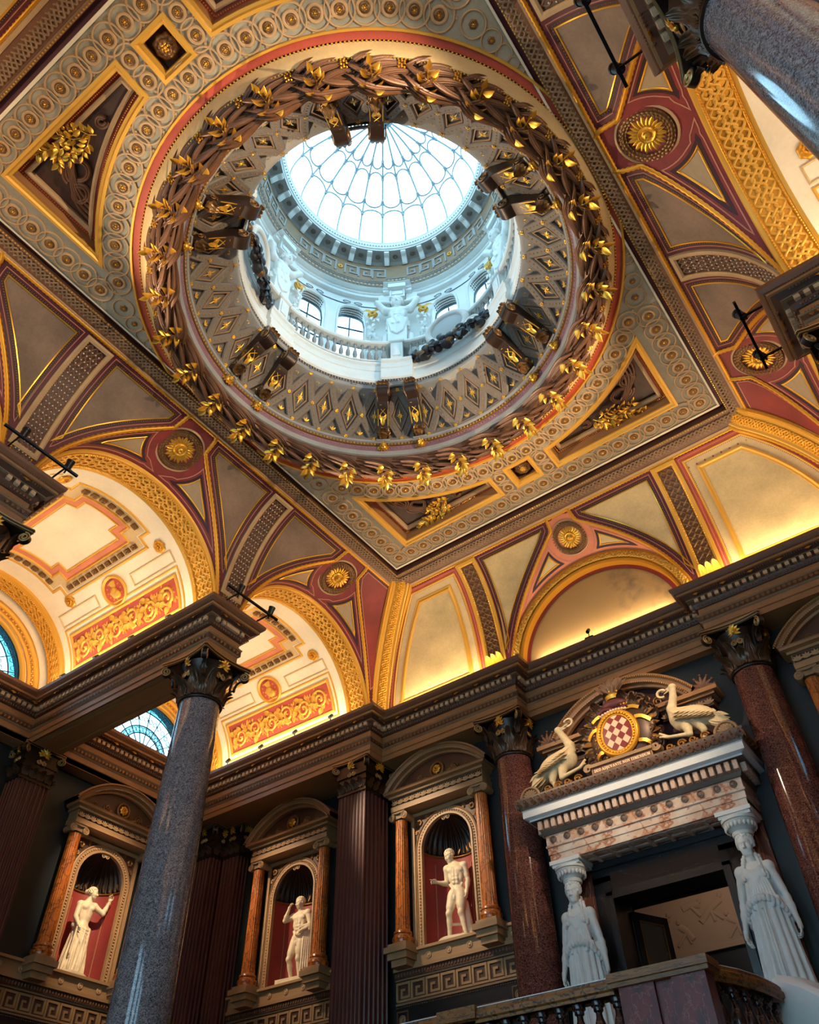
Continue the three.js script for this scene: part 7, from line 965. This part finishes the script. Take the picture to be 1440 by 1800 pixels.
// caryatids
{ const J = { head: [0, 2.12, .05], neck: [0, 1.93, 0], sL: [.24, 1.78, 0], sR: [-.24, 1.78, 0], eL: [.36, 1.34, -.02], wL: [.43, .95, .08], eR: [-.36, 1.34, -.02], wR: [-.43, .95, .06], pelvis: [0, 1.2, 0], hipYaw: 0 };
  const sk = drape(0, 1.34, t => [.36 - .1 * t, .3 - .07 * t], (a, t) => { const b = Math.sin(a * 15); return (a > .15 && a < 1.1 ? .35 : 1) * (b > 0 ? b : b * 1.5); }, t => .13 * (1 - .35 * t), .012);
  const apr = drape(1.2, 1.36, t => [.315 - .02 * t, .24], (a, t) => Math.sin(a * 13 + 1) * .8, t => .1, .012), hem = []; for (let k = 0; k <= 16; k++) { const a = -1.75 + 3.5 * k / 16, y = 1.34 - .26 * Math.pow(Math.abs(a) / 1.75, 1.7); hem.push(elp([.31 * Math.sin(a), y, .26 * Math.cos(a)], [.04, .055, .045], .012)); }
  const bod = []; for (let k = 0; k < 5; k++) { const w = .15 - .02 * k; for (let j = 0; j < 6; j++) { const t0 = j / 6 * 2 - 1, t1 = (j + 1) / 6 * 2 - 1; bod.push(cap([w * t0, 1.78 - .04 * k - .07 * (1 - t0 * t0) + .02, .135 + .02 * (1 - t0 * t0)], [w * t1, 1.78 - .04 * k - .07 * (1 - t1 * t1) + .02, .135 + .02 * (1 - t1 * t1)], .016, .016, .02)); } } for (let k = -5; k <= 5; k++) bod.push(cap([k * .034, 1.6, .15 - Math.abs(k) * .006], [k * .045, 1.36, .17 - Math.abs(k) * .008], .016, .018, .02));
  const br = []; for (const s of [-1, 1]) for (let q = 0; q < 2; q++) for (let k = 0; k < 7; k++) br.push(elp([s * (.1 + .04 * q + .012 * k), 1.98 - .055 * k - .02 * q, .03 + .02 * k - .035 * q], [.032, .036, .032], .012)); for (const s of [-1, 1]) br.push(cap([s * .2, 1.7, -.1], [s * .3, .9, -.06], .05, .035, .03), cap([s * .24, 1.75, -.06], [s * .32, 1.1, -.1], .07, .06, .04)); br.push(cap([.0, 2.1, -.09], [0, 1.75, -.12], .09, .08, .04));
  const pr = [...torso(J, false, 1.08), ...limbs(J), sk, apr, ...hem, ...bod, ...br];
  const fig = MG([carve(pr, [-.56, -.02, -.48], [.56, 2.12, .5], 144), headGeo(J.head, 0, .16, 1.16, 1.15, 0, Array.from({ length: 15 }, (_, k) => elp([.125 * Math.cos(k / 14 * PI), 2.14 + .08 * Math.sin(k / 14 * PI), .06 + .08 * Math.sin(k / 14 * PI)], [.032, .03, .032], .01)), 88), handGeo(J.wL, [.0, -1, .1], [-1, 0, .1], 1, .7), handGeo(J.wR, [.0, -1, .1], [1, 0, .1], -1, .7)].map(prep));
  const bask = latheC([[.08, 2.25], [.17, 2.28], [.18, 2.32], [.165, 2.335], [.19, 2.36], [.265, 2.42], [.285, 2.465], [.27, 2.48], [.3, 2.485], [.3, 2.53], [.1, 2.535]], 36), eg = Array.from({ length: 22 }, (_, k) => { const a = TAU * k / 22; return TX(new THREE.SphereGeometry(1, 6, 6), .255 * Math.sin(a), 2.415, .255 * Math.cos(a), 0, a, 0, .033, .05, .026); });
  const mkC = (x, label) => { const t = thing('caryatid', label, 'statue', [x, 3.63, -9.28], 0, 'caryatids of the portico'); t.scale.set(1.13, 1.3, 1.15); part('figure', fig, mat.statueW, t); const b = part('basket_capital', bask, mat.statueW, t, 'basket capital with egg moulding'); part('egg_moulding', eg, mat.statueW, b); part('plinth', box(-.4, .4, -.02, .04, -.36, .36), mat.statueW, t); return t; };
  mkC(-1.87, 'white stone caryatid in pleated dress, portico corner nearer the athlete niche'); mkC(1.87, 'white stone caryatid in pleated dress, portico corner away from the athlete niche'); }
// ostriches supporting the arms
{ const body = (up) => { const hd = up ? [-.02, 1.52, .1] : [-.05, 1.56, .08], P = [elp([.18, .74, 0], [.42, .26, .24], .06, 0, false, -.28), elp([-.06, .78, .02], [.22, .26, .2], .08), elp([.48, .58, 0], [.24, .15, .17], .08, 0, false, -.4), cap([-.14, .84, .02], [-.2, 1.08, .03], .16, .1, .06), cap([-.2, 1.08, .03], [-.1, 1.32, .05], .095, .075, .03), cap([-.1, 1.32, .05], hd, .074, .066, .03), elp(hd, [.085, .07, .065], .02), cap([hd[0] - .06, hd[1] - .01, hd[2]], [hd[0] - .23, hd[1] + (up ? .06 : -.05), hd[2] + .01], .036, .014, .01), cap([hd[0] - .05, hd[1] - .04, hd[2]], [hd[0] - .2, hd[1] - .02 - (up ? 0 : .09), hd[2] + .01], .022, .01, .01), elp([hd[0] - .03, hd[1] + .025, hd[2] + .055], [.018, .018, .014], .006)];
    P.push(cap([.24, .6, .06], [.3, .36, .08], .13, .065, .05), cap([.3, .36, .08], [.22, .06, .06], .045, .034, .02), cap([.22, .04, .06], [.08, .02, .12], .034, .022, .01), cap([.22, .04, .06], [.12, .02, .0], .03, .02, .01)); P.push(cap([-.0, .62, .1], [.04, .32, .16], .12, .06, .05), cap([.04, .32, .16], [-.38, .42, .14], .045, .034, .02), cap([-.38, .42, .14], [-.52, .54, .16], .036, .026, .012), cap([-.4, .42, .14], [-.52, .44, .2], .03, .022, .012)); return carve(P, [-.62, -.02, -.36], [.85, 1.75, .38], 100); };
  const feathers = () => { const L = []; for (let i = 0; i < 8; i++) for (let j = 0; j < 8; j++) { const u = i / 7, x = -.2 + .62 * u + (j % 2) * .04, th = -.9 + j * .42, cy = .8 - .2 * u, ry = .25 * (1 - .35 * u), rz = .235 * (1 - .25 * u); L.push(TX(leaf(.19, .13, -.2, .22), x, cy + ry * Math.cos(th), rz * Math.sin(th) + .0, -th * .6, .0, -.42)); } for (let k = 0; k < 26; k++) L.push(TX(leaf(.36, .12, .4, .35), .42 + .1 * hash2(k, 1, 2), .66 - .2 * hash2(k, 2, 2), -.16 + .32 * hash2(k, 3, 2), .6 * (hash2(k, 4, 2) - .5), .3 * (hash2(k, 5, 2) - .5), -.35 - .55 * hash2(k, 6, 2))); return MG(L); };
  const fg = feathers(), shoe = sweep(Array.from({ length: 15 }, (_, i) => { const a = -2.3 + 4.6 * i / 14; return V(.09 * Math.sin(a), .1 * Math.cos(a), 0); }), V(0, 0, 1), rectP(.02, .025, -.025), { crease: .5 });
  const mkO = (x, flip, up, label) => { const t = thing('ostrich_supporter', label, 'statue', [x, 8.44, -9.08], 0, 'ostrich supporters'); const m = new THREE.Matrix4().makeScale(flip ? -1 : 1, 1, 1), fix = g => { g = prep(g.clone()).applyMatrix4(m); if (flip) { const p = g.attributes.position, n = g.attributes.normal; for (let i = 0; i < p.count; i += 3) for (const A of [p, n]) { const b = [A.getX(i + 1), A.getY(i + 1), A.getZ(i + 1)]; A.setXYZ(i + 1, A.getX(i + 2), A.getY(i + 2), A.getZ(i + 2)); A.setXYZ(i + 2, ...b); } } return g; }; part('figure', fix(body(up)), mat.ostrich, t); t.scale.set(1.12, 1.02, 1.12); part('feathers', fix(fg), mat.ostrich, t, 'overlapping carved feathers'); const s = part('horseshoe', shoe, mat.ostrich, t); s.position.set((flip ? 1 : -1) * .28, up ? 1.6 : 1.46, .11); s.rotation.z = flip ? -1.2 : 1.2; return t; };
  mkO(1.5, false, false, 'cream painted ostrich looking back across the shield, tail towards the far column'); mkO(-1.5, true, true, 'cream painted ostrich with raised beak, tail towards the column by the athlete niche'); }
// atlantes of the lantern
mat.paleW = MM(mottle(0xdfddd8, .04, 30), .6);
{ const J = { head: [0, 2.0, .12], neck: [0, 1.86, .03], sL: [.3, 1.86, 0], sR: [-.3, 1.86, 0], eL: [.5, 2.12, .1], wL: [.2, 2.28, -.02], eR: [-.5, 2.12, .1], wR: [-.2, 2.28, -.02], pelvis: [0, 1.18, 0], hipYaw: 0 };
  const folds = []; for (let k = -3; k <= 3; k++) folds.push(cap([k * .07, 1.18, .15], [k * .04, .55 + .04 * Math.abs(k), .17], .045, .03, .015)); const sk = drape(.95, 1.25, t => [.27, .22], (a, t) => Math.sin(a * 12 + 4 * t), t => .08, .04);
  const pr = [...torso(J, true, 1.1), ...limbs(J, 1.12), ...folds, sk]; const fig = MG([carve(pr, [-.66, .4, -.4], [.66, 2.45, .45], 84), headGeo(J.head, 0, .25, 1.15, 1.3, 0, [], 48), box(-.22, .22, 0, 1.02, -.16, .16), box(-.28, .28, 0, .12, -.2, .2), TX(new THREE.CylinderGeometry(.2, .2, 1, 8), -.3, .5, 0, 0, 0, 0, .4), TX(new THREE.CylinderGeometry(.2, .2, 1, 8), .3, .5, 0, 0, 0, 0, .4)].map(prep));
  const dropG = MG(Array.from({ length: 34 }, (_, k) => TX(leaf(.16, .1, .5, .5), .1 * Math.sin(k * 2.1), 1.7 - k * .05, .08 + .03 * Math.cos(k * 1.7), 0, -.4 + .8 * Math.sin(k), -PI / 2 + .7 * Math.sin(k * 2.4)))), knotG = MG([TX(new THREE.TorusGeometry(.1, .035, 6, 16), 0, 1.85, .08), ...flower(6, .12, .05).map(g => TX(g, 0, 1.85, .1)), TX(leaf(.3, .1, .5, .4), 0, 1.9, .1, 0, 0, .4), TX(leaf(.3, .1, .5, .4), 0, 1.9, .1, 0, 0, PI - .4)]);
  let first; const az = k => rad(30 + 60 * k);
  for (let k = 0; k < 6; k++) { if (!first) { first = thing('atlas_figure', 'white plaster atlas with arms behind his head carrying the lantern cornice', 'statue', [0, 0, 0], 0, 'atlantes of the lantern'); part('figure', fig, mat.paleW, first).scale.setScalar(1); first.scale.setScalar(1.28); } const o = k ? dup(first, [0, 0, 0], 0) : first; o.position.copy(polar(3.72, 19.62, az(k))); o.rotation.y = -az(k); 
    for (const s of [-1, 1]) { const g = thing('fruit_garland', 'white and gilt hanging leaf garland beside a lantern atlas', 'garland', polar(3.97, 19.7, az(k) + s * .2).toArray(), -az(k), 'hanging garlands of the lantern'); g.scale.setScalar(1.25); part('leaves', dropG, mat.paleW, g); part('knot', knotG, mat.goldP, g, 'pale gilt knot'); } } }
// oval cartouche with dark fruit swags on the gallery front
{ const mk = (azc, label) => { const t = thing('cartouche', label, 'cartouche', polar(3.2, 18.75, azc).toArray(), -azc, 'cartouches on the gallery front'); t.rotation.x = 0; part('rim', [TX(new THREE.TorusGeometry(.42, .075, 8, 32), 0, .3, .08, .25, 0, 0, 1.05, .8, 1), ...[-1, 1].map(s => sweep(spiralP(s * .55, -.02, .16, 1.5, .06, 22, s), V(0, 0, 1), roundP(.04, .06, 3), { crease: 3 }))], mat.white, t); part('oval_panel', TX(new THREE.SphereGeometry(.4, 24, 8), 0, .3, .06, .25, 0, 0, 1.05, .8, .18), mat.bluep, t, 'plain oval panel');
    const L = [], G = []; for (let k = 0; k < 130; k++) { const u = hash2(k, 1, 5) * 2 - 1, x = u * 1.15, y = -.36 + .5 * u * u * .9 + (hash2(k, 2, 5) - .5) * .2, z = .1 + .12 * hash2(k, 3, 5) - .25 * u * u * .4; (k % 5 ? L : G).push(k % 2 ? ball(.06 + .05 * hash2(k, 4, 5), x, y, z - .12 * u * u, 1) : TX(leaf(.24, .12, .5, .4), x, y, z - .12 * u * u + .03, 0, 0, k)); } part('fruit_swag', L, mat.swag ??= MS(0x27262b, .5, .2), t, 'dark fruit and leaves'); part('gilt_fruit', G, mat.bronzeG, t); return t; };
  mk(rad(-2), 'oval cartouche with dark fruit swag on the gallery front facing the portico side').scale.set(1.35, 1.25, 1.2); mk(rad(240), 'oval cartouche with dark fruit swag on the gallery front towards the left aisle and entrance').scale.set(1.35, 1.25, 1.2); }
// ---------------------------------------------------------------- lamps
mat.lampBody = MS(0x0b0d12, .4, .3); mat.glow = new THREE.MeshStandardMaterial({ color: 0xffffff, emissive: new THREE.Color().setRGB(1, .8, .55), emissiveIntensity: 2.2 }); mat.glowW = new THREE.MeshStandardMaterial({ color: 0xffffff, emissive: new THREE.Color().setRGB(1, .95, .85), emissiveIntensity: 3 });
LAMPS.forEach(([c, l, ax], i) => { const t = thing('strip_lamp', c.z < -8.5 ? 'thin white strip lamp lying on the cornice of the statue wall' : c.z > 8.5 ? 'thin white strip lamp lying on the cornice of the entrance wall' : `thin strip lamp on the ${c.x < 0 ? 'left' : 'right'} aisle cornice, ${Math.abs(c.z) > 7 ? (c.z < 0 ? 'along the statue wall end' : 'along the entrance end') : Math.abs(c.z) > 3 ? `outer side of the beam by the ${c.z < 0 ? 'statues' : 'entrance'}` : `inner side of the beam by the ${c.z < 0 ? 'statues' : 'entrance'}`}`, 'lamp', [c.x, 12.33, c.z], Math.atan2(-ax.z, ax.x), 'cornice strip lamps'); part('housing', box(-l / 2, l / 2, .0, .03, -.06, .06), mat.white, t); part('tube', TX(new THREE.CylinderGeometry(.022, .022, l, 8), 0, .055, 0, 0, 0, PI / 2), mat.glow, t, 'glowing tube'); });
// spotlight bars at the beam ends
const headG = MG([TX(new THREE.CylinderGeometry(.075, .075, .2, 16), 0, 0, 0), TX(new THREE.CylinderGeometry(.085, .085, .05, 16), 0, .09, 0), box(-.015, .015, -.2, -.08, -.015, .015)]), lensG = TX(new THREE.SphereGeometry(.066, 14, 8), 0, .1, 0, 0, 0, 0, 1, .4, 1);
function lampBar(sx, zc, lit, label) { const t = thing('spotlight_bar', label, 'lamp', [sx * 6.18, 12.35, zc]); part('bar', box(-.025, .025, .02, .07, -.85, .85), mat.lampBody, t); part('arm', [-.55, .5].map(z => box(sx > 0 ? 0 : -.4, sx > 0 ? .4 : 0, .0, .035, z - .015, z + .015)), mat.lampBody, t); for (const z of [-.6, .45]) { const h = part('lamp_head', headG, mat.lampBody, t); h.position.set(0, .16, z); h.rotation.set(sx * 0, 0, sx * .35); part('lens', lensG, mat.glowW, h, 'glowing lens'); }
  const L = new THREE.SpotLight(WARM, lit, 14, .62, 1, 2); L.position.set(sx * 6.1, 12.75, zc); L.target.position.set(-sx * 2.2, 16, zc * 1.25); L.castShadow = true; scene.add(L, L.target); }
lampBar(-1, -3, KS, 'black spotlight bar on the left beam nearest the statue wall'); lampBar(-1, 3, KS, 'black spotlight bar on the left beam nearest the entrance'); lampBar(1, -3, KS, 'black spotlight bar on the right beam nearest the statue wall'); lampBar(1, 3, KS, 'black spotlight bar on the right beam nearest the entrance');
// small spotlights standing along the beam cornice
const smallLamp = thing('cornice_spotlight', 'small black spotlight standing on the left beam cornice', 'lamp', [-8.4, 12.33, -2.25], 0, 'small cornice spotlights'); part('base', box(-.12, .12, 0, .05, -.04, .04), mat.lampBody, smallLamp); part('stem', box(-.012, .012, .05, .2, -.012, .012), mat.lampBody, smallLamp); { const h = part('lamp_head', TX(new THREE.CylinderGeometry(.05, .05, .16, 12), 0, 0, 0), mat.lampBody, smallLamp); h.position.set(0, .24, 0); h.rotation.x = -.7; part('lens', TX(new THREE.CircleGeometry(.046, 12), 0, .082, 0, -PI / 2), mat.glowW, h); }
for (const x of [-9.8, -11.2, -12.6]) dup(smallLamp, [x, 12.33, -2.25], 0); for (const x of [-8.2, -9.6, -11, -12.4]) dup(smallLamp, [x, 12.33, -8.28], 0, 'small black spotlight standing on the left aisle end cornice'); dup(smallLamp, [-.3, 12.33, -9.25], 0, 'small black spotlight standing on the cornice over the portico');
// spotlights aimed at the statues and, from the beam-end bars, at the coat of arms
for (const [x, y, z, tx, ty, tz, k] of STATUE_SPOTS) { const L = new THREE.SpotLight(new THREE.Color().setRGB(1, .78, .52), k, 20, .27, .75, 2); L.position.set(x, y, z); L.target.position.set(tx, ty, tz); L.castShadow = true; L.shadow.radius = 2; scene.add(L, L.target); }
renderer.render(scene, camera);
